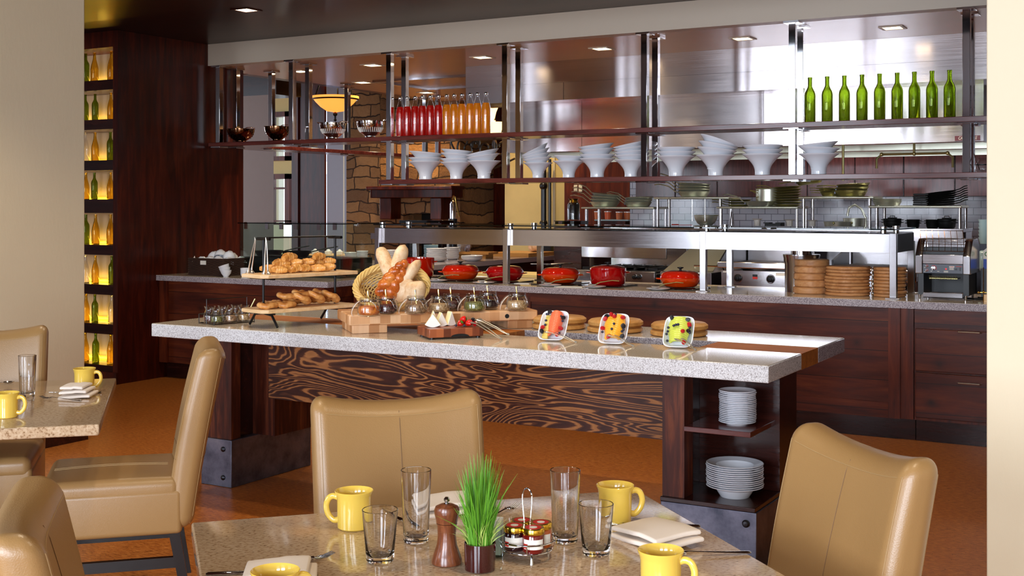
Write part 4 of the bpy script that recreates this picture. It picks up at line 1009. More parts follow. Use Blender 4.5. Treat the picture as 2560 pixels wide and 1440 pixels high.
m = MB(); m.box((W_*.135, .12, .3355), (W_*.865, .34, .392)); m.box((W_*.135, .085, .372), (W_*.865, .12, .385)); m.out('top_cover', 'steel_brushed', t, bev=.003)
m = MB(); m.box((W_*.04, .03, .03), (W_*.14, .33, .168)); m.box((W_*.86, .03, .03), (W_*.96, .33, .168)); m.box((W_*.04, .30, .03), (W_*.96, .33, .168)); m.out('base_housing', 'black_paint', t)
m = MB(); m.box((W_*.15, -.005, .012), (W_*.86, .30, .018)); m.box((W_*.15, -.005, .012), (W_*.86, 0, .045)); m.out('crumb_tray', 'steel_brushed', t, bev=.001)
m = MB(); m.box((W_*.25, .02, .135), (W_*.76, .14, .14)); m.out('exit_chute', 'tarnished', t)
m = MB(); n = 24
for k in range(n): m.tube([(W_*.26+(W_*.49)*k/(n-1), .0, .155), (W_*.26+(W_*.49)*k/(n-1), .02, .13)], .0012, 5)
m.out('toast_comb', 'tarnished', t)
m = MB()
for k in range(8):
    x = W_*(.10+.78*k/7); m.tube([(x, .0, .315), (x-.01*0-.008, .05, .42-.03), (x-.018, .075, .445)], .0018, 6)
m.tube([(W_*.08, .0, .315), (W_*.90, .0, .315)], .0022, 6); m.tube([(W_*.05, .075, .446), (W_*.84, .075, .446)], .0022, 6); m.tube([(W_*.10, .03, .36), (W_*.89, .03, .36)], .0018, 6)
m.out('wire_feed_rack', 'copper_bowl', t)
for (a, z, r) in ((.21, .216, .008), (.21, .189, .008), (.335, .203, .015)):
    MB().lathe([(0, 0), (r, 0), (r*.9, .012), (0, .014)], 20).out('knob', 'mill_metal', t, loc=(W_*a, .008, z), rot=(PI/2, 0, 0))
    MB().lathe([(r*1.12, 0), (r*1.3, 0), (r*1.3, .001), (r*1.12, .001)], 24, closed=True, a0=-.6, a1=2.2).out('dial_ring', 'label_red', t, loc=(W_*a, .0075, z), rot=(PI/2, 0, 0))
MB().sph((W_*.56, .008, .200), .004).out('indicator_lamp', 'red_led', t)
MB().box((W_*.62, .0065, .211), (W_*.71, .008, .219)).out('logo_plate', 'paper', t); MB().box((W_*.63, .006, .2135), (W_*.70, .0066, .2165)).box((W_*.74, .0065, .216), (W_*.84, .008, .2195)).out('logo_mark', 'label_red', t)
m = MB()
for k in range(5): m.box((W_*.62, .0065, .195+.003*k), (W_*.70, .008, .1965+.003*k))
for k in range(4): m.box((W_*.52, .0065, .178+.003*k), (W_*.60, .008, .1795+.003*k))
m.box((W_*.16, .0065, .205), (W_*.19, .008, .207)); m.box((W_*.16, .0065, .178), (W_*.19, .008, .180)); m.box((W_*.28, .0065, .182), (W_*.31, .008, .185)); m.box((W_*.40, .0065, .182), (W_*.44, .008, .185))
m.out('panel_print', 'label_white', t)
MB().box((W_*.72, .0055, .194), (W_*.76, .008, .206)).box((W_*.80, .0045, .190), (W_*.825, .008, .212)).out('rocker_switch', 'black_paint', t)
for (a, y) in ((.07, .03), (.90, .03), (.07, .3), (.90, .3)): MB().lathe([(0, 0), (.007, 0), (.010, .030), (0, .030)], 12).out('foot', 'mill_metal', t, loc=(W_*a, y, 0))
text('TOAST', .011, 'mill_metal', t, (W_*.47, .0095, .280), (PI/2, 0, 0), .0002) if 0 else None
# cord, carton, stacked glasses, brass stand right of the toaster
px_ = py(2445, 735, 8.2).x
tag(MB().tube([(px_-.08, 8.25, ZC+.007), (px_-.02, 8.2, ZC+.007), (px_+.05, 8.22, ZC+.007), (px_+.06, 8.30, ZC+.007), (px_-.02, 8.33, ZC+.007)], .006, 8).out('power_cord', 'black_paint'), 'black power cord looping beside the toaster', 'cord')
tag(MB().box((px_-.02, 8.45, ZC+.0005), (px_+.07, 8.52, ZC+.19)).box((px_-.021, 8.449, ZC+.14), (px_+.03, 8.4495, ZC+.18)).out('side_riser', 'black_paint'), 'dark box behind the toaster cord', 'box')
t = thing('milk_carton', 'white and blue carton standing right of the toaster', 'carton', (px_+.03, 8.48, ZC+.191))
MB().box((-.035, -.03, 0), (.035, .03, .065)).out('lower_band', 'label_blue', t); MB().box((-.035, -.03, .0651), (.035, .03, .12)).out('upper_band', 'paper', t); MB().lathe([(.010, 0), (.016, 0), (.016, .0006), (.010, .0006)], 20, closed=True).out('green_emblem', 'leaf_green', t, loc=(-.012, -.0305, .098), rot=(PI/2, 0, 0), )
MB().prism([(-.035, 0), (.035, 0), (0, .03)], -.03, .03, Tr(0, 0, .1201) @ Rx(PI/2)).out('gable_top', 'paper', t)
t = thing('brass_stand', 'small brass stand and wooden block at the far right of the counter', 'stand', (py(2462, 745, 8.1).x, 8.05, ZC+.0005))
MB().tube([(0, 0, 0), (0, 0, .22)], .003, 6).tube([(-.03, 0, .06), (.03, 0, .06)], .003, 6).sph((-.03, 0, .06), .008).sph((.03, 0, .06), .008).sph((0, 0, .065), .008).out('rod', 'brass', t)
MB().box((-.005, -.03, 0), (.04, .03, .05)).out('block', 'maple_board', t, loc=(.012, 0, .0)) 

# ============================================================ cooking line under the hood
YQ = 9.95      # front of the appliances
YK = 10.75     # back of the appliances
def X(u, Y=YQ): return py(u, 600, Y).x
def Z(v, u, Y=YQ): return py(u, v, Y).z
def knob(parent, x, y, z, r=.028):
    MB().lathe([(0, 0), (r, 0), (r*.92, .02), (r*.55, .024), (r*.5, .035), (0, .036)], 24).out('knob', 'black_iron', parent, loc=(x, y, z), rot=(PI/2, 0, 0))
    MB().lathe([(r*1.05, 0), (r*1.3, 0), (r*1.25, .005), (r*1.05, .005)], 24, closed=True).out('knob_ring', 'mill_metal', parent, loc=(x, y+.0005, z), rot=(PI/2, 0, 0))
# refrigerated prep table at the left end
t = thing('prep_table', 'stainless prep table with a pale cutting board behind the left pots', 'work table', (0, 0, 0))
a, b = -6.05, -5.07
MB().box((a, 9.5, .0), (b, 10.2, .80)).out('base', 'dark_steel', t); MB().box((a, 9.45, .801), (b, 10.2, .86)).out('top', 'steel_brushed', t, bev=.004)
MB().box((a+.1, 9.48, .8605), (b-.1, 9.95, .885)).out('cutting_board', 'cream_yellow', t)
# black-topped range
t = thing('gas_range', 'stainless gas range with black grates under the sneeze guard', 'stove', (0, 0, 0))
a, b = -5.05, X(1640)
MB().box((a, YQ, 0), (b, YK, .90)).out('body', 'steel_brushed', t, bev=.004); MB().box((a, YQ-.03, .82), (b, YQ-.001, .92)).out('front_rail', 'steel_brushed', t, bev=.004)
m = MB()
for k in range(6):
    x = a+.12+(b-a-.24)*k/5
    for q in range(3): m.box((x-.10, YQ+.08+.22*q, .925), (x+.10, YQ+.095+.22*q, .945))
    m.box((x-.01, YQ+.05, .925), (x+.01, YK-.1, .9449))
o = m.out('grates', 'black_iron', t); o['kind'] = 'stuff'
MB().box((a+.01, YQ+.03, .901), (b-.01, YK-.08, .92)).out('burner_tray', 'black_paint', t)
MB().box((a, YK-.06, .90), (b, YK-.001, 1.24)).out('backguard', 'steel_brushed', t, bev=.003)
MB().box((X(1456, 10.3), 10.28, 1.02), (X(1668, 10.3), 10.30, 1.15)).out('shield', 'steel_brushed', t, bev=.003)
for u in (1590, 1602, 1500, 1530): knob(t, X(u), YQ-.0315, .87, .020)
# tools lying on the range
for k, (u, v) in enumerate(((1365, 652), (1400, 650))):
    p = py(u, v, 10.2); tag(MB().box((-.15, -.015, 0), (.05, .015, .006)).tube([(.05, 0, .003), (.20, 0, .012), (.26, 0, .012)], .006, 6).out('spatula', 'mill_metal', loc=(p.x, 10.2-.15*k, .9455), rot=(0, 0, .4+.9*k)), 'steel spatula lying on the black grates, %s' % ('left', 'right')[k], 'utensil', 'utensils on the range')
# tilting griddle with lid
t = thing('covered_griddle', 'low stainless griddle with a tilted brownish lid behind the rightmost casserole', 'griddle', (0, 0, 0))
a, b = X(1650)+.01, X(1786)-.02
MB().box((a, YQ-.02, 0), (b, YK, .925)).out('body', 'steel_brushed', t, bev=.004)
m = MB(); m.add([(a+.02, YQ+.0, .93), (b-.0, YQ+.0, .93), (b-.0, YQ+.02, .93), (a+.02, YQ+.02, .93), (a+.12, YQ+.42, 1.13), (b-.02, YQ+.42, 1.13), (b-.02, YQ+.44, 1.13), (a+.12, YQ+.44, 1.13)], [(0, 1, 2, 3), (4, 5, 6, 7), (0, 1, 5, 4), (3, 2, 6, 7), (1, 2, 6, 5), (0, 3, 7, 4)])
m.out('lid', 'pan_steel', t); MB().tube([(a+.32, YQ+.02, .955), (a+.32, YQ-.015, .985), (a+.58, YQ-.015, .985), (a+.58, YQ+.02, .955)], .007, 8).out('lid_handle', 'chrome', t)
MB().box((a+.1, YK-.05, .926), (b, YK-.001, 1.26)).out('backguard', 'steel_brushed', t)
# griddle with two knobs
t = thing('griddle', 'stainless griddle with two black knobs on its front panel', 'griddle', (0, 0, 0))
a, b = X(1804), X(1975)
MB().box((a+.01, YQ-.02, 0), (b, YK, .93)).out('body', 'steel_brushed', t, bev=.004)
MB().box((a+.01, YQ-.035, .80), (b, YQ-.021, .955)).out('control_panel', 'steel_hood', t, bev=.002)
MB().box((a-.02, YQ-.06, .975), (b-.01, YQ-.02, 1.03)).out('grease_trough', 'steel_brushed', t, bev=.008)
m = MB(); m.box((a-.01, YQ-.02, .975), (b-.01, YK-.1, 1.01)); m.out('plate', 'dark_steel', t)
for (xx, s) in ((a-.02, 1), (b-.02, -1)):
    MB().add([(xx, YQ-.02, 1.011), (xx+.01, YQ-.02, 1.011), (xx+.01, YK-.1, 1.011), (xx, YK-.1, 1.011), (xx, YQ, 1.03), (xx+.01, YQ, 1.03), (xx+.01, YQ+.25, 1.17), (xx, YQ+.25, 1.17), (xx, YK-.1, 1.17), (xx+.01, YK-.1, 1.17)],
             [(0, 3, 8, 7, 4), (1, 5, 6, 9, 2), (4, 7, 6, 5), (7, 8, 9, 6), (0, 4, 5, 1), (3, 2, 9, 8), (0, 1, 2, 3)]).out('splash_side', 'dark_steel', t)
MB().box((a, YK-.10, 1.0105), (b, YK-.08, 1.25)).out('backsplash', 'steel_hood', t)
for u in (1849, 1930): knob(t, X(u), YQ-.036, .890, .030)
MB().box((X(1885), YQ-.0375, .885), (X(1897), YQ-.0355, .905)).out('flame_badge', 'label_red', t); MB().box((X(1885), YQ-.0375, .905), (X(1897), YQ-.0355, .925)).out('switch', 'black_paint', t)
MB().box((X(1811), YQ-.0375, .935), (X(1829), YQ-.0355, .950)).box((X(1943), YQ-.0375, .92), (X(1971), YQ-.0355, .945)).out('rating_plate', 'paper', t)
# charbroiler
t = thing('charbroiler', 'stainless charbroiler with a dark grill bed right of the griddle', 'grill', (0, 0, 0))
a, b = X(2085), X(2296)
MB().box((a, YQ-.02, 0), (b, YK, .95)).out('body', 'steel_brushed', t, bev=.004); MB().box((a-.02, YQ-.08, .90), (b, YQ-.021, 1.0)).out('front_rail', 'steel_brushed', t, bev=.01)
m = MB(); n = 44
for k in range(n):
    x = a+.03+(b-a-.06)*k/(n-1); m.box((x-.004, YQ, 1.0), (x+.004, YQ+.5, 1.012), )
o = m.out('grill_bars', 'black_iron', t); o['kind'] = 'stuff'
MB().box((a+.01, YQ-.01, .951), (b-.01, YQ+.55, .995)).out('grill_bed', 'black_paint', t)
MB().box((a-.02, YQ+.56, .951), (b, YQ+.58, 1.20)).out('back_splash', 'steel_brushed', t)
MB().add([(a-.02, YQ, .951), (a, YQ, .951), (a, YQ+.5, .951), (a-.02, YQ+.5, .951), (a-.02, YQ, 1.06), (a, YQ, 1.06), (a, YQ+.5, 1.16), (a-.02, YQ+.5, 1.16)], [(0, 1, 2, 3), (4, 5, 6, 7), (0, 1, 5, 4), (1, 2, 6, 5), (2, 3, 7, 6), (3, 0, 4, 7)]).out('splash_side', 'dark_steel', t)
knob(t, X(2275), YQ-.021, .86, .03)
# back ledge behind the appliances
t = thing('equipment_ledge', 'stainless ledge running behind the cooking appliances', 'ledge', (0, 0, 0))
LZ = 1.315
MB().box((X(1455, 10.8), 10.76, LZ-.03), (X(2410, 10.8), 11.25, LZ)).out('shelf', 'steel_brushed', t, bev=.003)
MB().box((X(1455, 10.8), 10.9, .0), (X(2410, 10.8), 11.2, LZ-.031)).out('panel', 'steel_brushed', t)
MB().box((X(2285, 10.8), 10.752, 1.12), (X(2410, 10.8), 10.759, LZ)).out('front_flange', 'steel_hood', t, bev=.002)
# tubular overshelves
def overshelf(u0, u1, vz, leg_us, label, arm=None):
    t = thing('tubular_shelf', label, 'shelf', (0, 0, 0), 0, 'tubular shelves')
    Y0, Y1 = 10.80, 11.15; z = py((u0+u1)/2, vz, Y0).z; a, b = X(u0, Y0), X(u1, Y0)
    m = MB()
    m.rbox((b-a, Y1-Y0, .022), .010, 2, 1, Tr((a+b)/2, (Y0+Y1)/2, z)); m.out('rack_top', 'pan_steel', t)
    for u in leg_us:
        x = X(u, Y0)
        for y in (Y0+.03, Y1-.03): MB().tube([(x, y, LZ+.0005), (x, y, z-.011)], .016, 10).out('leg', 'steel_brushed', t)
    return z+.0115
z1 = overshelf(1452, 1635, 520, (1463, 1640-8), 'low tubular shelf at the left, loaded with frying pans')
z2 = overshelf(1633, 1822, 495, (1641, 1806-8), 'raised tubular shelf above the blue tiles, second from left')
z3 = overshelf(1790, 1995, 519, (1800, 1990), 'low tubular shelf with the big stainless pot')
z4 = overshelf(1995, 2185, 494, (2007, 2172), 'raised tubular shelf with bronze coloured pans')
z5 = overshelf(2170, 2405, 517, (2190, 2398), 'low tubular shelf at the right with cast iron pans')
# frying pans
def frypan(mat='pan_steel', r=.15, h=.05, L=.22, up=.07):
    t = thing('frying_pan', '', 'pan', (0, 0, 0), 0, 'frying pans on the tubular shelves')
    MB().lathe([(0, 0), (r*.72, 0), (r*.80, .006), (r*.98, h-.004), (r*1.01, h), (r*.99, h+.001), (r*.94, h-.006), (r*.77, .008), (0, .004)], 36).out('pan_body', mat, t)
    MB().tube([(-r*.93, 0, h*.75), (-r*1.08, 0, h*.85), (-r-L*.4, 0, h+up*.7), (-r-L*.8, 0, h+up), (-r-L, 0, h+up*.9)], [.006, .008, .009, .010, .008], 8, flat=.6).out('handle', mat, t)
    MB().box((-r*1.0, -.02, h*.45), (-r*.93, .02, h*.80)).out('handle_bracket', 'dark_steel', t)
    return t
PA = frypan(); used = [False]
def place_pan(proto, u, Y, z, rz, tilt, label, sc=1.0):
    x = py(u, 500, Y).x
    if not used[0] and proto is PA: used[0] = True; o = proto
    else: o = dup(proto)
    o.location = (x, Y, z); o.rotation_euler = (0, tilt, rz); o['label'] = label; o.scale = (sc,)*3
    return o
for k in range(4): place_pan(PA, 1512+1.5*k, 10.95, z1+.027*k, .12-.02*k, .0+.035*k, 'steel frying pan in the pile on the leftmost shelf, %s' % pos_top(k, 4))
for k in range(3): place_pan(PA, 1595+2*k, 10.93, z1+.026*k, .1, -.02*k, 'steel frying pan in the smaller pile beside the leftmost pans, %s' % pos_top(k, 3), .92)
for k in range(4): place_pan(PA, 1735, 10.95, z2+.027*k, .2-.05*k, .02*k, 'steel frying pan in the pile on the second tubular shelf, %s' % pos_top(k, 4), 1.05)
place_pan(PA, 1900, 10.86, z3, .05, 0, 'single steel frying pan in front of the big stainless pot', .95)
brz = frypan('tarnished', .15, .022, .17, .03)
for k in range(8):
    o = brz if k == 0 else dup(brz); x = py(1970+R.uniform(-3, 3), 500, 11).x; o.location = (x, 11.0, z3+.0235*k); o.rotation_euler = (0, -.008*k, .15+.05*(k % 3)); o['label'] = 'flat bronze pan in the tall pile right of the stock pot, %s' % pos_top(k, 8); o.scale = (.88,)*3
for k in range(3):
    x = py(1846, 500, 11).x; o = dup(brz, (x, 11.02, z3+.0235*k), (0, 0, .4), 'flat dull pan in the short pile left of the stainless pot, %s' % pos_top(k, 3), .8)
t2 = frypan('tarnished', .15, .055, .18, .0); t2['label'] = 'bronze coloured frying pan tilted on top of the tall pile'; t2.location = (py(2025, 480, 10.9).x, 10.9, z3+.205); t2.rotation_euler = (0, -.15, .1); t2.scale = (.86,)*3
for k in range(3):
    o = dup(t2, (py(2128+3*k, 480, 10.95).x, 10.95, z4+.030*k), (0, -.03*k, .15), 'bronze frying pan in the right pile of the raised shelf, %s' % pos_top(k, 3), .98)
for k in range(3):
    o = dup(t2, (py(2078-3*k, 480, 11.0).x, 11.0, z4+.022*k), (0, 0, -.35), 'small bronze frying pan in the left pile of the raised shelf, %s' % pos_top(k, 3), .66)
# handles rising at an angle (two long ladle-like handles)
# big pot
p = py(1920, 500, 11.0)
t = thing('stock_pot', 'large shiny stainless stock pot with two loop handles', 'pot', (p.x, 11.03, z3))
MB().lathe([(0, 0), (.115, 0), (.122, .008), (.122, .160), (.128, .166), (.124, .168), (.118, .160), (.118, .01), (0, .006)], 40).out('body', 'pan_steel', t)
for s in (-1, 1): MB().tube([(s*.121, -.03, .125), (s*.15, -.03, .145), (s*.175, -.02, .150), (s*.175, .02, .150), (s*.15, .03, .145), (s*.121, .03, .125)], .006, 8).out('handle', 'tarnished', t)
# shallow tins
t0 = None
for k in range(3):
    lb = 'shallow round tin on the right tubular shelf, %s of three stacked' % pos_top(k, 3); L = (py(2218, 500, 10.95).x, 10.95, z5+.011*k)
    if t0 is None: t0 = tag(MB().lathe([(0, 0), (.105, 0), (.122, .033), (.125, .034), (.124, .037), (.12, .036), (.102, .004), (0, .003)], 32).out('round_tin', 'pan_steel'), lb, 'tin', 'round tins'); t0.location = L
    else: dup(t0, L, None, lb)
# cast iron fajita pans
ci = thing('oval_griddle_pan', '', 'pan', (0, 0, 0), 0, 'cast iron pans')
MB().lathe([(0, 0), (.085, 0), (.10, .012), (.105, .016), (.10, .016), (.084, .005), (0, .004)], 28, Matrix.Diagonal((1.25, .85, 1, 1))).out('pan_body', 'cast_iron', ci)
MB().tube([(.12, 0, .012), (.16, 0, .020), (.20, 0, .038), (.225, 0, .040)], [.010, .009, .010, .008], 8, flat=.5).out('handle', 'cast_iron', ci)
first = True
for k in range(7):
    o = ci if first else dup(ci); first = False
    o.location = (py(2352, 500, 10.95).x-.0*k, 10.95, z5+.0175*k); o.rotation_euler = (0, -.05-.012*k, .10); o['label'] = 'oval cast iron pan in the right-hand pile, %s' % pos_top(k, 7)
cb = tag(MB().rbox((.13, .11, .016), .006, 2).out('iron_plate', 'cast_iron'), '', 'pan', 'square iron plates'); first = True
for k in range(6):
    o = cb if first else dup(cb); first = False
    o.location = (py(2305, 500, 10.95).x, 10.93, z5+.009+.0175*k); o.rotation_euler = (0, 0, .1*(k % 2)); o['label'] = 'small black iron plate in the left-hand iron pile, %s' % pos_top(k, 6)
# things under the overshelves on the ledge
def minipot(u, lb, r, h, n):
    x = py(u, 560, 10.95).x; b = None
    for k in range(n):
        z = LZ+.0005+k*h*.42; l = '%s, %s of %d nested' % (lb, pos_top(k, n) if n > 2 else ('lower', 'upper')[k], n)
        if b is None:
            b = thing('mini_iron_pot', l, 'pot', (x, 10.95, z), 0, 'mini iron pots')
            MB().lathe([(0, 0), (r*.78, 0), (r*.9, .01), (r, h), (r*1.05, h+.003), (r*1.0, h+.004), (r*.93, h-.004), (r*.82, .01), (0, .006)], 28).out('pot_body', 'cast_iron', b)
            for s in (-1, 1): MB().tube([(s*r*.98, -.015, h*.85), (s*r*1.18, -.012, h*.88), (s*r*1.18, .012, h*.88), (s*r*.98, .015, h*.85)], .004, 6).out('handle', 'cast_iron', b)
        else: b2 = dup(b, (x, 10.95, z), None, l)
    if r > .07: MB().rbox((.075, .05, .010), .004, 2, 1, Tr(0, 0, h+.010)).tube([(-.02, 0, h+.012), (-.02, 0, h+.027), (.02, 0, h+.027), (.02, 0, h+.012)], .004, 6).out('lid', 'cast_iron', b2)
minipot(2231, 'cast iron casserole left of the small black pots', .078, .055, 2)
minipot(2283, 'small black straight pot beside the left cast iron casserole', .055, .05, 2)
minipot(2331, 'small black straight pot beside the right cast iron casserole', .055, .05, 2)
minipot(2367, 'cast iron casserole at the right under the tubular shelf', .078, .055, 2)
# mixing bowl hanging between rods
p = py(1762, 567, 10.9)
t = thing('mixing_bowl', 'round steel mixing bowl on the ledge below the raised shelf', 'bowl', (p.x, 10.93, LZ+.0005))
MB().lathe([(0, 0), (.045, 0), (.085, .03), (.108, .075), (.113, .103), (.116, .104), (.115, .107), (.110, .105), (.10, .07), (.08, .03), (0, .006)], 36).out('bowl_body', 'pan_steel', t)
MB().tube([(.10, -.05, .104), (.13, -.03, .104), (.13, .03, .104), (.10, .05, .104)], .004, 6).out('handle', 'tarnished', t)
for k, u in enumerate((1730, 1762)): tag(MB().tube([(0, 0, 0), (0, 0, .21)], .006, 8).out('hanging_rod', 'steel_brushed', loc=(py(u, 540, 10.78).x, 10.785, z2-.0225-.21)), 'thin steel rod in front of the mixing bowl, %s' % ('left', 'right')[k], 'rod', 'thin rods')
# small jars and tubs on the ledge
for k, (u, mt, r, h) in enumerate(((1895, 'jar_glass', .04, .06), (1975, 'jar_glass', .042, .055), (2032, 'jar_glass', .04, .052))):
    x = py(u, 560, 10.95).x
    t = thing('herb_jar', 'small glass jar with pale rumpled lining on the ledge, %s' % nth(k, 3), 'jar', (x, 10.93, LZ+.0005), 0, 'lined jars')
    MB().lathe([(0, 0), (r*.8, 0), (r*.85, h), (r*.80, h), (r*.75, .004), (0, .004)], 20).out('glass', mt, t)
    MB().lathe([(0, .005), (r*.72, .006), (r*.78, h), (r*1.1, h*1.15), (r*1.35, h*1.22), (r*1.05, h*1.24), (r*.6, h*1.05), (0, h)], 9).out('liner', 'linen', t)
tag(MB().prism([(-.075, -.05), (.075, -.05), (.085, .05), (-.085, .05)], 0, .03).prism([(-.085, -.06), (-.03, -.06), (-.03, .05), (-.085, .05)], .0305, .04).prism([(.03, -.06), (.085, -.06), (.085, .05), (.03, .05)], .0305, .04).out('iron_dish', 'cast_iron', loc=(py(1937, 560, 10.95).x, 10.93, LZ+.0005)), 'low black iron dish with two lugs on the ledge', 'dish')
p = py(1706, 564, 10.95); tag(MB().tube([(-.09, 0, .009), (-.02, 0, .009)], .009, 8).tube([(-.02, 0, .009), (.12, 0, .009)], .003, 6).out('thermometer', 'label_red', loc=(p.x, 10.9, LZ+.0005)), 'red and white handled tool lying on the ledge', 'utensil')
for k, (u, r) in enumerate(((2098, .12), (2125, .10))):
    x = py(u, 560, 10.95).x; t = thing('saute_pan', 'wide bronze coloured pan on the ledge, %s one' % ('front', 'rear')[k], 'pan', (x, 10.88+.22*k, LZ+.0005), 0, 'wide bronze pans')
    MB().lathe([(0, 0), (r*.8, 0), (r*.92, .01), (r, .05+.03*k), (r*1.03, .052+.03*k), (r*.98, .052+.03*k), (r*.88, .012), (0, .006)], 32).out('pan_body', 'pan_steel', t)
    MB().sph((0, -r*1.0, .04), .012).out('rivet', 'tarnished', t)
t = tag(MB().tube([(0, 0, 0), (0, 0, .08), (-.04, 0, .17), (-.10, 0, .205), (-.15, 0, .18), (-.165, 0, .12), (-.165, 0, .10)], .010, 10).out('gooseneck_faucet', 'pan_steel'), 'curved gooseneck faucet on the ledge', 'faucet'); t.location = (py(2163, 560, 11.15).x, 11.17, LZ+.0005)
# tongs hanging in front of the tiles
p = py(1832, 535, 10.95); tag(MB().tube([(-.018, 0, 0), (-.008, 0, .11), (0, 0, .18), (.008, 0, .11), (.018, 0, 0)], .005, 6).out('tongs', 'steel_brushed', loc=(p.x, 10.93, LZ+.005)), 'steel tongs standing on the ledge before the tiles', 'tongs')
# tall glass jar with coffee beans
p = py(1434, 560, 10.5)
t = thing('drinks_dispenser', 'tall glass beverage jar with a metal scoop opening standing left of the pans', 'jar', (p.x, 10.5, 1.365))
MB().lathe([(0, 0), (.060, 0), (.062, .01), (.062, .155), (.045, .185), (.040, .20), (.055, .215), (.052, .215), (.036, .20), (.042, .183), (.058, .152), (.058, .012), (0, .008)], 30).out('glass', 'jar_glass', t)
MB().lathe([(0, .009), (.056, .012), (.057, .15), (.045, .176), (0, .176)], 28).out('contents', 'leg_wood', t); MB().lathe([(0, .1765), (.040, .1765), (.036, .20), (.05, .213), (0, .20)], 24).out('collar', 'gold_lid', t)
t = thing('glass_box_stand', 'small dark glass box with metal clips under the beverage jar', 'stand', (p.x-.02, 10.5, 0))
MB().box((-.15, -.09, .0), (.15, .09, 1.30)).out('column', 'dark_top', t); MB().box((-.14, -.085, 1.301), (.14, .085, 1.357)).out('glass_box', 'dark_pane', t); MB().box((-.15, -.09, 1.358), (.15, .09, 1.3645)).out('top_plate', 'black_glass', t)
for x in (-.08, .05): MB().box((x-.02, -.0935, 1.315), (x+.02, -.0905, 1.362)).out('clip', 'chrome', t)
# glasses at far right
b = None
for k in range(6):
    x = py(2464, 560, 10.0).x; lb = 'pale green stacked tumbler at the far right edge, %s' % pos_top(k, 6)
    if b is None: b = tag(MB().lathe([(0, 0), (.04, 0), (.055, .05), (.052, .05), (.038, .004), (0, .004)], 24).out('stacked_bowl', 'plate_teal'), lb, 'tumbler', 'stacked tumblers'); b.location = (x, 10.0, 1.215)
    else: dup(b, (x, 10.0, 1.215+.028*k), None, lb)
tag(MB().box((py(2445, 560, 10).x, 9.9, 0), (.5, 10.4, 1.2145)).out('side_cabinet', 'dark_steel'), 'dark steel cabinet behind the toaster at the right edge', 'cabinet')
t = thing('kitchen_phone', 'pale rounded device beside the stacked tumblers', 'appliance', (py(2462, 600, 9.8).x, 9.8, 1.0)); MB().rbox((.10, .06, .16), .03, 3, 1, Tr(0, 0, .09)).out('casing', 'plate_teal', t); MB().box((-.08, .031, -.99), (.08, .09, 0.0)).out('support', 'dark_steel', t)
# baguette-coloured roast on the left pass (blurred bun)
# ============================================================ plates on the return counter
def plate_proto(name, r, h, mat, kind='round'):
    if kind == 'round': pr = [(0, 0), (r*.55, 0), (r*.6, .003), (r, h), (r*1.0, h+.003), (r*.96, h+.002), (r*.6, .008), (0, .006)]
    elif kind == 'bowl': pr = [(0, 0), (r*.5, 0), (r*.85, h*.45), (r, h), (r*.985, h+.002), (r*.8, h*.45), (r*.45, .006), (0, .006)]
    return MB().lathe(pr, 36).out(name, mat)
def pile(u, v, n, proto, dz, lb, grp, cat, back=.06):
    p = pz(u, v, ZC); b = None; x, y = p.x-.45*back, p.y+back
    for k in range(n):
        l = '%s, %s' % (lb, pos_top(k, n)); L = (x+R.uniform(-.003, .003), y+R.uniform(-.003, .003), ZC+.0005+dz*k)
        if b is None: b = tag(proto(), l, cat, grp); b.location = L
        else: dup(b, L, None, l)
pl = lambda r, h: (lambda: plate_proto('plate', r, h, 'white_china'))
bl = lambda r, h: (lambda: plate_proto('bowl', r, h, 'white_china', 'bowl'))
pile(873, 668, 9, bl(.062, .035), .0135, 'small white bowl in the stack nearest the left glass guard', 'white bowls on the return counter', 'bowl')
pile(902, 658, 7, bl(.062, .035), .0150, 'small white bowl in the stack behind the left steel post', 'white bowls on the return counter', 'bowl')
pile(903, 672, 3, bl(.085, .035), .016, 'wide low white bowl in front of the left steel post', 'white bowls on the return counter', 'bowl')
pile(970, 658, 9, bl(.085, .035), .0125, 'white bowl in the stack behind the left baguette', 'white bowls on the return counter', 'bowl')
pile(1088, 655, 8, bl(.115, .04), .0145, 'large white bowl in the stack left of the square plates', 'large white bowls', 'bowl', .09)
pile(1127, 650, 8, bl(.085, .035), .0145, 'white bowl in the stack right of the large bowls', 'white bowls on the return counter', 'bowl')
pile(1176, 654, 3, bl(.120, .035), .012, 'wide shallow white bowl in the low stack at the counter edge', 'wide shallow bowls', 'bowl', .10)
sq = lambda mt: (lambda: MB().rbox((.21, .21, .012), .005, 2, 1, Tr(0, 0, .006)).out('square_plate', mt))
pile(1088, 643, 9, sq('plate_teal'), .0165, 'pale teal square plate stacked behind the bowls', 'square plates', 'plate')
pile(1143, 644, 12, sq('white_china'), .0145, 'white square plate in the tall stack behind the bowls', 'square plates', 'plate')
# wooden boards, tray, teapots
p = py(1203, 640, 11.3)
t = thing('serving_board', 'thick wooden serving board on blocks beside the square plates', 'board', (-7.25, 11.75, ZC+.0005), .1)
MB().box((-.21, -.13, .05), (.21, .13, .075)).out('board', 'bamboo', t); MB().box((-.19, -.1, 0), (-.13, .1, .0495)).out('block', 'bamboo', t); MB().box((.10, -.1, 0), (.16, .1, .0495)).out('block', 'bamboo', t)
tag(MB().tube([(0, 0, .004), (.02, 0, .05), (.03, 0, .09)], [.02, .028, .006], 8).tube([(.03, 0, .004), (.05, 0, .06), (.045, 0, .10)], [.015, .02, .004], 8).out('folded_cloth', 'lilac_panel', loc=(-7.38, 11.72, ZC+.0765)), 'pinkish folded cloth standing on the wooden serving board', 'napkin')
p = py(1290, 640, 11.9); tag(MB().box((-.26, -.2, 0), (.30, .5, .045)).out('wooden_tray', 'bamboo', loc=(-7.15, 12.45, ZC+.0005)), 'long pale wooden board lying at the far end of the return counter', 'board')
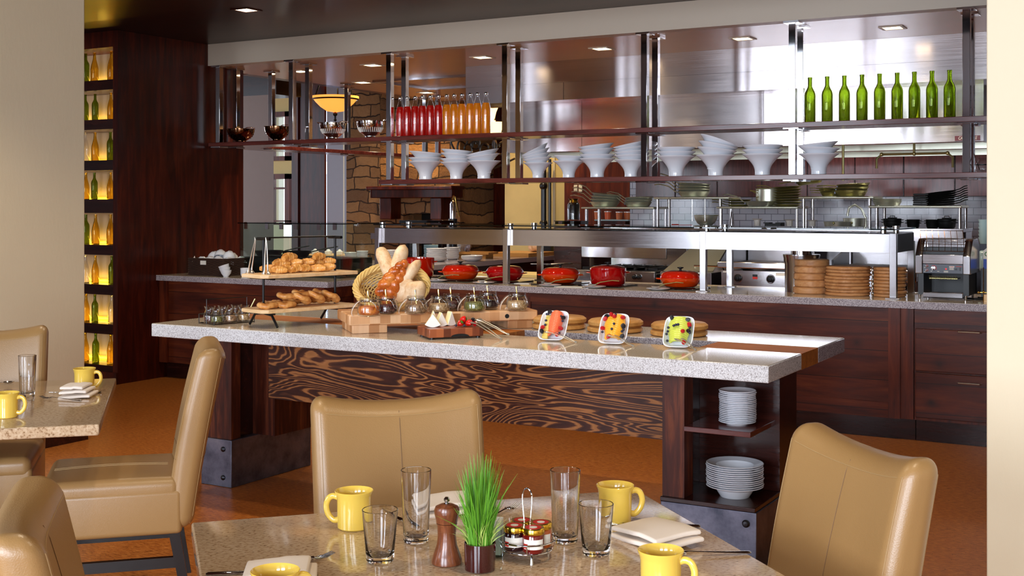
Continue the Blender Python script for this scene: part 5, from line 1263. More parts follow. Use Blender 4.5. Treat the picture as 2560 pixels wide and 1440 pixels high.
tag(MB().rbox((.16, .14, .12), .05, 3, 2, None, lambda q: q+Vector((.012*math.sin(q.y*60), 0, .01*math.sin(q.x*70)))).out('rustic_loaf', 'crust_pale', loc=(-7.0, 12.7, ZC+.046+.061)), 'rough brown loaf on the far wooden board', 'bread')
for k, (u, v, Y) in enumerate(((1045, 630, 11.0), (1035, 655, 10.3))):
    q_ = pz(u, v+8, ZC); x = max(-7.95, q_.x); Y = q_.y; t = thing('covered_dish', 'small white covered dish near the large bowls, %s' % ('rear', 'front')[k], 'dish', (x, Y, ZC+.0005), 0, 'covered dishes')
    MB().lathe([(0, 0), (.05, 0), (.06, .03), (.055, .055), (0, .055)], 24).out('body', 'white_china', t); MB().lathe([(0, .0555), (.06, .0555), (.05, .068), (0, .075)], 24).sph((0, 0, .085), .012).out('lid', 'linen', t)
p = py(1033, 650, 10.0); t = thing('bread_plate', 'white plate with butter and bread beside the large bowls', 'plate', (pz(1062, 664, ZC).x-.08, pz(1062, 664, ZC).y+.10, ZC+.0005)); MB().lathe([(0, 0), (.05, 0), (.10, .016), (.098, .018), (.05, .005), (0, .005)], 28).out('plate', 'white_china', t)
tag(MB().rbox((.09, .045, .022), .006, 2).out('butter_pat', 'cheese', loc=(pz(1062, 664, ZC).x-.08, pz(1062, 664, ZC).y+.10, ZC+.020)), 'pale butter block on the bread plate', 'butter')
t = thing('cake_stand', 'pale round serving stand with small lidded pots left of the bowl stacks', 'stand', (py(800, 650, 9.5).x, 9.6, ZC+.0005))
MB().lathe([(0, .10), (.26, .10), (.262, .112), (0, .112)], 40).out('disc', 'maple_board', t); MB().cyl(.05, 0, .0995, 20).out('foot', 'black_paint', t)
for k, dx in enumerate((-.16, .03, .19)): tag(MB().lathe([(0, 0), (.035, 0), (.04, .03), (.02, .04), (.012, .052), (0, .055)], 18).out('lidded_pot', 'white_china', loc=(py(800, 650, 9.5).x+dx*.9, 9.6, ZC+.1135)), 'small white lidded pot on the round serving stand, %s' % nth(k, 3), 'pot', 'small lidded pots')
# steel coffee urn spout in front of the fireplace
p = py(1136, 545, 11.6)
t = thing('beer_faucet', 'polished steel drinks dispenser with a curved spout before the fireplace', 'dispenser', (p.x-.02, 11.6, 0))
MB().cyl(.05, ZC+.0005, 1.36, 24).out('column', 'dark_steel', t); MB().lathe([(0, 1.3605), (.035, 1.3605), (.035, 1.53), (.025, 1.56), (0, 1.57)], 24).out('tower', 'chrome', t)
MB().tube([(0.0, -.0, 1.56), (.02, -.02, 1.62), (.06, -.04, 1.60), (.09, -.05, 1.50), (.12, -.05, 1.38)], .009, 8).out('spout', 'brass', t)
# dark glass screen on the ledge before the fireplace
tag(MB().box((py(1010, 560, 11.3).x, 11.2, 1.30), (py(1110, 560, 11.3).x, 11.5, 1.345)).box((py(1015, 560, 11.3).x, 11.3, ZC+.0005), (py(1025, 560, 11.3).x, 11.4, 1.2999)).box((py(1095, 560, 11.3).x, 11.3, ZC+.0005), (py(1105, 560, 11.3).x, 11.4, 1.2999)).out('heat_lamp_bar', 'black_glass', bev=.004), 'black glossy bar on legs in front of the fireplace opening', 'stand')

# ============================================================ the buffet island
IZ = .90; IT = .068
t = thing('buffet_island', 'large buffet island with a thick speckled stone top on steel-shod wood pedestals', 'counter', (0, 0, 0))
X0, X1 = -4.775, -1.455
MB().box((X0, 4.495, IZ-IT), (X1, 4.935, IZ-.0015)).out('front_slab', 'granite', t, bev=.004)
MB().box((X0, 5.185, IZ-IT), (X1, 5.625, IZ-.0015)).out('rear_slab', 'granite_grey', t, bev=.004)
MB().box((X0+.003, 4.498, IZ-.0014), (X1-.003, 4.934, IZ)).out('top_surface', 'granite_top', t)
MB().box((X0+.003, 5.186, IZ-.0014), (X1-.003, 5.622, IZ)).out('top_surface', 'granite_top', t)
GA, GB = -2.92, -1.91
MB().box((X0, 4.936, IZ-IT), (GA, 5.184, IZ-.001)).out('wood_inlay', 'inlay', t)
MB().box((GB, 4.936, IZ-IT), (X1-.001, 5.184, IZ-.001)).out('wood_inlay', 'inlay', t)
MB().box((GA+.001, 4.936, IZ-IT), (GB-.001, 5.184, IZ-.055)).out('trough', 'dark_steel', t)
MB().box((-4.40, 4.98, .47), (-2.021, 5.04, IZ-IT-.001)).out('apron_panel', 'figured_fir', t)
# left pedestal
MB().box((-4.74, 4.82, 0), (-4.52, 5.48, .255)).out('steel_base', 'steel_plate', t, bev=.003)
MB().box((-4.735, 4.83, .256), (-4.53, 4.90, IZ-IT-.001)).out('pedestal_post', 'dark_fir', t)
MB().box((-4.735, 4.901, .256), (-4.56, 5.46, IZ-IT-.001)).out('pedestal_body', 'dark_top', t)
MB().box((-4.559, 5.03, .256), (-4.401, 5.46, IZ-IT-.001)).out('pedestal_back', 'dark_fir', t)
for (u, v) in ((558, 1123), (558, 1194)):
    p = py(u, v, 4.82); MB().lathe([(0, 0), (.014, 0), (.014, .004), (.008, .009), (0, .010)], 16).out('bolt', 'dark_steel', t, loc=(p.x, 4.8195, p.z), rot=(PI/2, 0, 0))
# right pedestal with open shelves
RX0, RX1 = -2.02, -1.60; RY = 4.77
MB().box((RX0, RY, 0), (RX1+.005, 5.37, .253)).out('steel_base', 'steel_plate', t, bev=.003)
MB().box((RX0, RY-.004, .254), (RX1, 5.36, .272)).out('shelf_floor', 'dark_top', t, bev=.002)
MB().box((RX0+.005, RY+.01, .273), (RX0+.105, RY+.11, IZ-IT-.001)).out('pedestal_post', 'dark_fir', t)
MB().box((RX0+.005, RY+.111, .273), (RX0+.05, 5.35, IZ-IT-.001)).out('side_panel', 'dark_top', t)  # darker wood stands in for the shade inside the open shelves
MB().box((RX0+.051, 5.10, .273), (RX1-.001, 5.35, IZ-IT-.001)).out('rear_post', 'dark_top', t)  # shade of the shelf recess put in as a darker wood here too
MB().box((RX0+.106, RY-.0, .560), (RX1-.02, 5.099, .582)).out('middle_shelf', 'shelf_wood', t, bev=.002)
p = py(1865, 1309, RY); MB().lathe([(0, 0), (.016, 0), (.016, .004), (.010, .010), (0, .011)], 18).out('bolt', 'dark_steel', t, loc=(p.x, RY-.0005, p.z), rot=(PI/2, 0, 0))
# plates in the island shelves
def plates(x, y, z, n, r, hh, dz, lb, grp, cat, bowl=False):
    b = None
    for k in range(n):
        l = '%s, %s' % (lb, pos_top(k, n)); L = (x+R.uniform(-.002, .002), y+R.uniform(-.002, .002), z+.0004+dz*k)
        if b is None:
            pr = [(0, 0), (r*.56, 0), (r*.60, .004), (r*.97, hh), (r, hh+.0025), (r*.97, hh+.0045), (r*.66, hh-.004), (r*.56, .007), (0, .006)] if not bowl else [(0, 0), (r*.50, 0), (r*.52, .003), (r*.68, hh-.012), (r*.97, hh), (r, hh+.002), (r*.97, hh+.004), (r*.66, hh-.006), (r*.48, .008), (0, .008)]
            b = tag(MB().lathe(pr, 48).out('soup_plate' if bowl else 'plate', 'white_china'), l, cat, grp); b.location = L
        else: dup(b, L, None, l)
p = py(1838, 1072, 4.9)
plates(p.x, 4.93, .582, 18, .0795, .011, .0077, 'small white plate in the stack on the middle island shelf', 'small plates on the island shelf', 'plate')
p = py(1837, 1235, 4.93)
plates(p.x, 4.93, .272, 12, .122, .046, .0087, 'white soup plate in the stack on the bottom island shelf', 'soup plates on the island shelf', 'plate', True)

# ---- spice caddy
A = pz(535, 814, IZ); B = pz(636, 806, IZ); ang = math.atan2(B.y-A.y, B.x-A.x); L_ = (B-A).length
t = thing('spice_jar_caddy', 'dark wire caddy holding small open spice jars at the left end of the island', 'caddy', (A.x, A.y, IZ+.0005), ang)
m = MB(); Wd = .150; H_ = .045
for z in (.004, .05): m.tube([(0, 0, z), (L_, 0, z), (L_, Wd, z), (0, Wd, z)], .0022, 6, closed=True)
for (x, y) in ((0, 0), (L_, 0), (L_, Wd), (0, Wd)): m.tube([(x, y, 0), (x, y, .05)], .0022, 6)
m.tube([(0, Wd/2, .004), (0, Wd/2, .13), (L_, Wd/2, .13), (L_, Wd/2, .004)], .0025, 6); m.tube([(0, 0, .05), (0, Wd/2, .06), (0, Wd, .05)], .002, 6)
for k in range(5): m.tube([(L_*k/4, 0, .004), (L_*k/4, Wd, .004)], .0018, 5)
m.out('wire_frame', 'leg_wood', t)
M_ = Matrix.Translation((A.x, A.y, 0)) @ Rz(ang)
for k in range(6):
    i, j = k % 3, k//3
    q = M_ @ Vector((L_*(.17+.33*i), .040+.070*j, 0)); fill = ('seeds', 'nuts', 'oats', 'raisins', 'spice_mix', 'oats')[k]
    e = thing('spice_jar', '%s glass spice jar in the wire caddy, %s row' % (('left', 'middle', 'right')[i], ('front', 'back')[j]), 'jar', (q.x, q.y, IZ+.0065), 0, 'spice jars in the wire caddy'); e.scale = (1.30, 1.30, 1.36)
    MB().lathe([(0, 0), (.024, 0), (.026, .004), (.026, .030), (.018, .046), (.018, .052), (.024, .062), (.022, .062), (.0165, .052), (.0165, .045), (.024, .030), (.024, .006), (0, .004)], 22).out('glass', 'jar_glass', e)
    MB().lathe([(0, .0045), (.0235, .006), (.0235, .022), (.012, .026), (0, .025)], 18).out('spices', fill, e)
q = M_ @ Vector((L_*.83, .03, 0)); tag(MB().tube([(0, 0, .012), (.02, 0, .05), (.055, 0, .118)], [.006, .0025, .004], 8).out('teaspoon', 'tarnished', loc=(q.x, q.y, IZ+.0065), rot=(0, 0, .6)), 'small spoon leaning out of the right spice jar', 'spoon')

# ---- two-tier pastry stand
E1 = Vector((-4.145, 4.652, IZ)); AX = Vector((.255, .967, 0)); E2 = E1+AX*.45; SD = Vector((.967, -.255, 0))
t = thing('pastry_stand', 'black iron two-tier stand with wooden boards for pastries', 'stand', (0, 0, 0))
for k, E_ in enumerate((E1, E2)):
    MB().tube([E_+Vector((0, 0, .065)), E_+Vector((0, 0, .445))], .0065, 10).out('upright_rod', 'black_iron', t)
    MB().tube([E_-SD*.125-Vector((0, 0, -.006)), E_-SD*.075+Vector((0, 0, .062)), E_+Vector((0, 0, .07)), E_+SD*.075+Vector((0, 0, .062)), E_+SD*.125-Vector((0, 0, -.006))], .0065, 10).out('foot', 'black_iron', t)
    MB().tube([E_-SD*.055+Vector((0, 0, .447)), E_+SD*.055+Vector((0, 0, .447))], .008, 10).out('top_bar', 'black_iron', t)
    for zz_ in (.245, .07): MB().tube([E_-SD*.10+Vector((0, 0, zz_)), E_+SD*.10+Vector((0, 0, zz_))], .005, 8).out('support_bar', 'black_iron', t)
MB().tube([E1+Vector((0, 0, .452)), E2+Vector((0, 0, .452))], .004, 8).out('top_rail', 'black_iron', t)
BA = math.atan2(AX.y, AX.x)
Cc = (E1+E2)/2
def tboard(z, name):
    hl, hw, c = .30, .115, .03
    poly = [(-hl, -hw+c), (-hl+c, -hw), (hl-c*.4, -hw), (hl, -hw+c*.4), (hl, hw-c), (hl-c, hw), (-hl+c, hw), (-hl, hw-c)]
    MB().prism(poly, z, z+.018, Matrix.Translation((Cc.x, Cc.y, 0)) @ Rz(BA)).out(name, 'maple_board', t, bev=.003)
tboard(IZ+.0755, 'lower_board'); tboard(IZ+.2505, 'upper_board')
TM = Matrix.Translation((Cc.x, Cc.y, 0)) @ Rz(BA)
# pastries: twisted croissant rolls
def pastry_mesh(Ln=.085, r=.020):
    m = MB(); n = 15; pts = []; rs = []
    for i in range(n):
        f = i/(n-1); pts.append((-Ln/2+Ln*f, .012*math.sin(f*PI), .004*math.sin(f*PI))); rs.append(max(.005, r*math.sin(PI*(.08+.84*f))**.6*(1+.07*math.cos(f*2*PI*5.5))))
    m.tube(pts, rs, 14); return m
cr = pastry_mesh().out('danish_roll', 'pastry'); tag(cr, '', 'pastry', 'pastries on the upper board'); first = True
spots = []
for row, (n, y0, z0) in enumerate(((6, -.05, .019), (6, .035, .019), (5, -.005, .047), (2, 0.0, .074))):
    for k in range(n): spots.append((row, k, n, -.20+.36*(k+.5)/n+(0.05 if row > 1 else 0), y0+R.uniform(-.008, .008), z0))
nm = ('near row', 'far row', 'second layer', 'very top')
for (row, k, n, x, y, z) in spots:
    q = TM @ Vector((x, y, 0)); o = cr if first else dup(cr); first = False
    o.location = (q.x, q.y, IZ+.2690+z); o.rotation_euler = (R.uniform(-.15, .15), R.uniform(-.2, .2), BA+R.uniform(-1.0, .3)); o.scale = (R.uniform(1.0, 1.25),)*3
    o['label'] = 'golden flaky roll on the upper board, %s, %s from the left' % (nm[row], ORD[k+1])
# filled rings on lower board
def ring_mesh(R_=.034, r=.017):
    m = MB(); n = 26; pts = [(R_*1.25*math.cos(2*PI*i/n), R_*math.sin(2*PI*i/n), .003*math.sin(6*PI*i/n)) for i in range(n)]
    m.tube(pts, [r*(1+.10*math.sin(i*2.1)) for i in range(n)], 12, closed=True, flat=.85); return m
bg = ring_mesh().out('bagel', 'bagel'); tag(bg, '', 'bagel', 'bagels on the lower board'); first = True
tilts = [(-.22, -.03, 0, 0), (-.14, .045, 0, 0), (-.12, -.045, .0, 0), (-.03, .04, .012, -.35), (-.02, -.04, .016, -.45), (.07, .03, .018, -.5), (.07, -.04, .018, -.5), (.16, .03, .018, -.55), (.17, -.035, .016, -.5), (-.08, .0, .034, -.15), (.01, .0, .040, -.2)]
for k, (x, y, z, a) in enumerate(tilts):
    q = TM @ Vector((x, y, 0)); o = bg if first else dup(bg); first = False
    o.location = (q.x, q.y, IZ+.0940+.016+z+abs(math.sin(a))*.02); o.rotation_euler = (Rz(BA) @ Ry(-a) @ Rz(R.uniform(0, 1))).to_euler()
    o['label'] = 'golden bagel leaning on the lower board of the pastry stand, %s along it' % nth(k, 11, 'first', 'last')
# tongs hanging at the near end
for k, (dx, a, lb) in enumerate(((-.050, .12, 'long tongs hanging at the left of the pastry stand'), (.050, -.03, 'long tongs hanging in front of the pastries on the upper board'))):
    o = MB()
    q = E1+SD*dx-AX*.02+Vector((0, 0, .455))
    s = -.045 if k == 0 else 0
    o.tube([(0, 0, 0), (.001, 0, -.02), (s*.5-.006, 0, -.09), (s-.010, 0, -.165), (s-.018, 0, -.185), (s-.006, 0, -.205)], [.002, .002, .003, .004, .012, .006], 10, sm=4)
    o.tube([(0, 0, 0), (.002, .004, -.02), (s*.5+.006, .006, -.09), (s+.010, .006, -.165), (s+.018, .006, -.185), (s+.006, .006, -.205)], [.002, .002, .003, .004, .012, .006], 10, sm=4)
    tag(o.out('serving_tongs', 'satin_steel', loc=q, rot=(0, 0, BA-PI/2)), lb, 'tongs', 'tongs on the pastry stand')

# ---- long butcher block
c1 = pz(873, 792, .985); c2 = pz(1340, 779, .985); cl = pz(830, 783, .985)
dx_ = (Vector((c2.x, c2.y, 0))-Vector((c1.x, c1.y, 0))); LB = dx_.length; dx_.normalize(); ba = math.atan2(dx_.y, dx_.x)
t = thing('butcher_block', 'long thick end-grain maple block on two runners in the island middle', 'cutting board', (c1.x, c1.y, IZ+.0005), ba)
LB = .95
MB().box((0, 0, .042), (LB, .36, .092)).out('block', 'end_grain', t, bev=.006)
MB().box((.02, .025, 0), (.19, .335, .0415)).out('runner', 'end_grain', t, bev=.003); MB().box((LB-.15, .025, 0), (LB-.02, .335, .0415)).out('runner', 'end_grain', t, bev=.003)
q = py(1291, 791, 4.9); MB().lathe([(0, 0), (.011, 0), (.011, .001), (0, .001)], 20).out('finger_hole', 'night', t, loc=(LB*.83, -.0002, .066), rot=(PI/2, 0, 0))  # black disc: the dark inside of the hole put on as colour
BM = Matrix.Translation((c1.x, c1.y, 0)) @ Rz(ba)
BZ = IZ+.0005+.0925
def onblock(u, v):      # point on the block top from a base pixel
    return pz(u, v, BZ)
def clip_jar(u, v, fill, lb, sc=1.0, rz=0, spoon=True, open_lid=True):
    p = onblock(u, v); t = thing('clip_top_jar', lb, 'jar', (p.x, p.y, BZ+.0005), rz, 'open glass jars on the butcher block')
    MB().lathe([(0, 0), (.036, 0), (.043, .004), (.046, .014), (.046, .030), (.042, .044), (.0355, .054), (.034, .058), (.0365, .060), (.0365, .071), (.034, .072), (.0325, .071), (.0325, .058), (.039, .043), (.043, .030), (.043, .012), (.036, .005), (0, .004)], 32).out('glass', 'jar_glass', t)
    MB().lathe([(0, .0052), (.036, .006), (.0425, .013), (.0428, .030), (.040, .038), (.02, .040), (0, .042)], 24).out('contents', fill, t)
    m = MB()
    m.lathe([(.0360, .0555), (.0378, .0575), (.0360, .0595)], 28, closed=True)
    for s in (-1, 1): m.tube([(.030*1, s*.020, .058), (.042, s*.018, .050), (.047, s*.014, .032), (.050, s*.010, .026)], .0013, 6)
    m.tube([(.050, -.010, .026), (.052, 0, .024), (.050, .010, .026)], .0013, 6)
    m.out('wire_clip', 'mill_metal', t)
    if open_lid:
        MB().lathe([(0, 0), (.034, 0), (.037, .003), (.037, .008), (.030, .010), (0, .011)], 28).out('glass_lid', 'jar_glass', t, loc=(-.062, .015, .026), rot=(0, -1.05, 0))
        MB().lathe([(.0365, -.001), (.039, .001), (.0365, .003)], 28, closed=True).out('seal_ring', 'linen', t, loc=(-.062, .015, .026), rot=(0, -1.05, 0))
    if spoon:
        MB().tube([(.004, 0, .028), (-.002, 0, .07), (-.004, 0, .092), (-.004, 0, .099)], [.0022, .0018, .0045, .003], 8).out('spoon', 'brass', t)
    t.scale = (sc*1.2, sc*1.2, sc*1.22)
    return t
clip_jar(922, 790, 'apricot', 'open clip jar of dried apricots, leftmost on the butcher block')
clip_jar(966, 786, 'raisins', 'open clip jar of dark dried fruit, second on the butcher block', open_lid=False)
clip_jar(1040, 786, 'nuts', 'open clip jar of mixed nuts in front of the bread basket')
clip_jar(1098, 782, 'oats', 'open clip jar with a spoon, front one of the close pair behind the cheese', .95, open_lid=True)
clip_jar(1128, 776, 'raisins', 'open clip jar of dark seeds, rear one of the close pair behind the cheese', .95, open_lid=False)
clip_jar(1187, 779, 'seeds', 'open clip jar of green pumpkin seeds right of the cheese')
clip_jar(1220, 773, 'jam_dark', 'open clip jar of dark red preserve behind the pumpkin seeds', open_lid=False)
clip_jar(1293, 776, 'oats', 'open clip jar of pale grain, rightmost on the butcher block')

# ---- wicker bread basket, lying tilted toward the camera
pb = BM @ Vector((.25, .215, 0))
bc = Vector((pb.x, pb.y, BZ+.116))
face = Euler((math.radians(58), 0, math.radians(18)))          # opening normal tipped to the front
t = thing('bread_basket', 'oval wicker basket tipped forward and filled with loaves', 'basket', bc)
t.rotation_euler = face
m = MB(); RA, RB = .182, .118
def ov(a, f, z): return (RA*f*math.cos(a), RB*f*math.sin(a), z)
rows = 12
for k in range(rows):
    q = k/(rows-1); f = .50+.50*math.sin(q*PI/2)**.9; z = -.13+.13*q
    pts = [ov(2*PI*i/48, f*(1+.012*(1 if (i+k) % 2 else -1)), z) for i in range(48)]
    m.tube(pts, .0048, 5, closed=True)
for i in range(30):
    a = 2*PI*i/30; m.tube([ov(a, .50+.50*math.sin(q*PI/2)**.9, -.13+.13*q) for q in (0, .25, .5, .75, 1)], .003, 5)
m.add([ov(2*PI*i/32, .50, -.131) for i in range(32)], [list(range(32))])
m.out('weave', 'wicker', t)
m = MB()
for s in range(5):
    pts = []
    for i in range(72):
        a = 2*PI*i/72; w_ = a*7+s*2*PI/5; rr = 1+.075*math.cos(w_)*.9; pts.append((RA*rr*math.cos(a)*1.02, RB*(1+.11*math.cos(w_))*math.sin(a)*1.02, .006+.011*math.sin(w_)))
    m.tube(pts, .0068, 6, closed=True)
m.out('braided_rim', 'wicker', t)
# breads, placed in world space in and above the basket
def baguette(name, p0, p1, r, mat, lb, cuts=4):
    p0, p1 = Vector(p0), Vector(p1); n = 22; m = MB()
    bend = Vector((.0, 0, .0)); pts = []; rs = []
    for i in range(n):
        f = i/(n-1); pts.append(p0.lerp(p1, f)+Vector((0, -.012*math.sin(PI*f), 0)))
        rs.append(max(.004, r*(1-abs(2*f-1)**6)**.5*(1+.025*math.sin(f*cuts*2*PI))))
    m.tube(pts, rs, 16, flat=.8); return tag(m.out(name, mat), lb, 'bread', 'loaves in the wicker basket')
def wp(u, v, Y): q = py(u, v, Y); return (q.x, q.y, q.z)
Yb = bc.y
baguette('baguette', wp(1003, 735, Yb+.015), wp(950, 618, Yb+.05), .041, 'crust_pale', 'pale baguette leaning left, tallest at the left of the basket')
baguette('baguette', wp(975, 735, Yb+.03), wp(1012, 612, Yb+.09), .041, 'crust_pale', 'golden baguette leaning right behind the braided loaf')
baguette('baguette', wp(975, 765, Yb-.02), wp(1050, 650, Yb+.02), .034, 'crust_pale', 'slim floury baguette at the right pointing up and right')
m = MB(); P0 = Vector(wp(955, 746, Yb-.085)); P1 = Vector(wp(1008, 664, Yb-.03)); ax = (P1-P0); view = Vector((-.5, .866, 0)); side = ax.cross(view).normalized()
fr_ = ax.cross(side).normalized()
if fr_.dot(view) > 0: fr_ = -fr_
for k in range(5):
    f = (k+.3)/5.0; w_ = (1.0, 1.12, 1.08, .92, .70)[k]
    for s in (-1, 1):
        ff = f+(.10 if s > 0 else 0); c = P0+ax*ff+side*(s*.020*w_)+fr_*.006
        dirv = (ax.normalized()*.75+side*(-s)*.65+fr_*.05).normalized(); Bm = Matrix((dirv, dirv.cross(fr_).normalized(), fr_)).transposed().to_4x4()
        m.sph((0, 0, 0), .0285*w_, Matrix.Translation(c) @ Bm @ Matrix.Diagonal((1.32, .98, .9, 1)), seg=20, rings=14)
bd = (ax.normalized(), ax.normalized().cross(fr_).normalized(), fr_); Bq = Matrix(bd).transposed().to_4x4()
m.sph((0, 0, 0), 1.0, Matrix.Translation(P0+ax*.5-fr_*.004) @ Bq @ Matrix.Diagonal((ax.length*.56, .036, .024, 1)), seg=20, rings=16)
m.sph((0, 0, 0), .02, Matrix.Translation(P0+ax*1.05) @ Matrix.Diagonal((1, 1, 1.2, 1)), seg=14, rings=9)
tag(m.out('braided_loaf', 'crust_brown'), 'shiny dark golden braided loaf lying across the front of the basket', 'bread', 'loaves in the wicker basket')
def loaf(p, size, rot, mat, lb):
    return tag(MB().rbox(size, min(size)*.49, 4, 3, None, lambda q: q+Vector((.004*math.sin(q.y*55), .004*math.sin(q.x*48), .006*math.sin(q.x*60+q.y*40)))).out('ciabatta', mat, loc=p, rot=rot), lb, 'bread', 'loaves in the wicker basket')
loaf(wp(1008, 728, Yb-.025), (.080, .060, .13), (.1, .35, .2), 'crust_pale', 'rustic split roll beside the braided loaf in the basket')
loaf(wp(1036, 734, Yb-.005), (.10, .07, .13), (.2, .25, .3), 'crust_pale', 'round floury loaf at the right of the wicker basket')
# ---- cheese board
q1 = pz(1073, 850, IZ); q2 = pz(1212, 844, IZ); q3 = pz(1020, 828, IZ); d1 = Vector((q2.x-q1.x, q2.y-q1.y, 0)).normalized(); ca = math.atan2(d1.y, d1.x)
t = thing('cheese_board', 'small dark end-grain cheese board at the front of the island', 'cutting board', (q1.x, q1.y, IZ+.0005), ca)
MB().box((0, 0, .008), (.265, .19, .048)).out('board', 'end_grain_dark', t, bev=.003)
for (x, y) in ((.02, .02), (.245, .02), (.02, .17), (.245, .17)): MB().cyl(.010, 0, .0075, 14, at=(x, y)).out('foot', 'black_paint', t)
MB().lathe([(0, 0), (.045, 0), (.045, .0008), (0, .0008)], 24, Matrix.Diagonal((1, .30, 1, 1)), a0=0, a1=PI).out('finger_groove', 'night', t, loc=(.15, -.0002, .009), rot=(PI/2, 0, 0))  # black half-oval stands in for the shade in the groove
CM = Matrix.Translation((q1.x, q1.y, 0)) @ Rz(ca)
def wedge(x, y, rz, h, L, w_, lb):
    """brie wedge standing on its rind, tip up; h = thickness, L = length from tip to rind"""
    n = 9; q = CM @ Vector((x, y, 0)); t = thing('cheese_wedge', lb, 'cheese', (q.x, q.y, IZ+.0485+L*1.03), rz, 'cheese wedges')
    T = Ry(PI/2) @ Tr(0, 0, -h/2); arc = [(L*math.cos(w_*(i/(n-1)-.5)), L*math.sin(w_*(i/(n-1)-.5))) for i in range(n)]
    MB().prism([(0, 0)]+arc, 0, h, T).out('paste', 'cheese', t, bev=.002)
    MB().prism(arc+[(p_[0]*1.03, p_[1]*1.03) for p_ in reversed(arc)], 0, h, T).out('rind', 'cheese_rind', t)
    MB().prism([(.002, 0)]+[(p_[0]*1.02, p_[1]*.99) for p_ in arc], h+.0001, h+.003, T).out('face_rind', 'cheese_rind', t)
cz = ca-PI/2
wedge(.050, .100, cz-.35, .036, .062, 1.25, 'large white-rinded cheese wedge at the front left of the cheese board')
wedge(.095, .125, cz+.10, .030, .064, .95, 'cheese wedge in the middle of the cheese board')
wedge(.145, .140, cz+.45, .028, .066, .80, 'creamy cheese wedge next to the berries')
wedge(.070, .160, cz-.10, .024, .070, .70, 'small upright cheese wedge at the back of the cheese board')
def strawberry(loc, rot, lb, sc=1.0):
    t = thing('strawberry', lb, 'strawberry', loc, 0, 'strawberries on the cheese board'); t.rotation_euler = rot
    MB().lathe([(0, -.018), (.006, -.014), (.013, -.003), (.015, .006), (.011, .012), (0, .013)], 16).out('fruit', 'strawberry', t)
    MB().lathe([(0, .013), (.010, .0145), (.004, .016), (0, .018)], 6).out('leaf_cap', 'leaf_green', t); t.scale = (sc,)*3
for k, (x, y, z, lb) in enumerate(((.165, .045, .016, 'front left'), (.190, .075, .016, 'back left'), (.205, .035, .017, 'front centre'), (.185, .055, .036, 'top of the pile'), (.225, .070, .016, 'back right'))):
    q = CM @ Vector((x, y, 0)); strawberry((q.x, q.y, IZ+.049+z), (1.2+R.uniform(-.4, .4), R.uniform(-.5, .5), R.uniform(0, 6)), 'red strawberry in the berry pile on the cheese board, %s' % lb)
def berry(kind, loc, lb, grp, r=.006):
    if ('b', kind) not in cache:
        m = MB()
        if kind == 'blue': m.sph((0, 0, 0), r, seg=14, rings=9, sc=(1, 1, .9)); m.lathe([(.0015, r*.86), (.003, r*.95), (.0022, r*.86)], 8, closed=True)
        else:
            for i in range(5):
                th = PI*(.15+.7*i/4); rr = .008*math.sin(th); n = max(3, int(rr/.0042*5))
                for j in range(n): a = 2*PI*(j+.5*(i % 2))/n; m.sph((rr*math.cos(a)*.8, rr*math.sin(a)*.8, .0095*math.cos(th)), .0036, seg=6, rings=4)
            m.sph((0, 0, 0), .0068, seg=8, rings=6)
        o = m.out({'blue': 'blueberry', 'black': 'blackberry', 'rasp': 'raspberry'}[kind], {'blue': 'berry_blue', 'black': 'berry_black', 'rasp': 'berry_red'}[kind]); cache['b', kind] = o
        tag(o, lb, o.name.split('.')[0], grp); o.location = loc; return o
    return dup(cache['b', kind], loc, (R.uniform(0, 3), R.uniform(0, 3), 0), lb, None, grp)
for k, (x, y, z, kd, lb) in enumerate(((.14, .03, .008, 'blue', 'blueberry at the front edge of the cheese board'), (.178, .022, .007, 'blue', 'blueberry among the strawberries'), (.215, .095, .012, 'black', 'blackberry behind the strawberries'), (.245, .085, .026, 'black', 'blackberry on top of the berry pile by the tongs'), (.24, .05, .010, 'rasp', 'raspberry at the right of the berry pile'))):
    q = CM @ Vector((x, y, 0)); berry(kd, (q.x, q.y, IZ+.049+z+.002), lb, 'berries on the cheese board')
def tongs(p, L, ang_, lb, tilt=.22, mat='satin_steel', grp='serving tongs'):
    """two arms joined at the far end; p = heads, L = length, ang_ = direction of the joint"""
    m = MB()
    for s in (-1, 1):
        m.tube([(0, s*.016, .0), (.012, s*.020, .003), (.03, s*.014, .006), (L*.6, s*.012, .004), (L-.015, s*.007, 0), (L, 0, 0)], [.005, .010, .0035, .0035, .0035, .004], 8, flat=.5)
    m.tube([(L-.002, 0, 0), (L+.010, 0, 0)], .005, 8)
    o = m.out('serving_tongs', mat, loc=p); o.rotation_euler = (Rz(ang_) @ Ry(tilt)).to_euler(); return tag(o, lb, 'tongs', grp)
q = CM @ Vector((.225, .03, 0)); e_ = pz(1248, 850, IZ); L_ = (Vector((e_.x, e_.y, 0))-Vector((q.x, q.y, 0))); tongs((q.x, q.y, IZ+.072), .185, math.atan2(L_.y, L_.x), 'chrome tongs leaning off the right side of the cheese board', .36)
q = CM @ Vector((.262, .09, 0)); tongs((q.x, q.y, IZ+.078), .17, ca-.75, 'second chrome tongs behind, lying across the cheese board corner', .38)

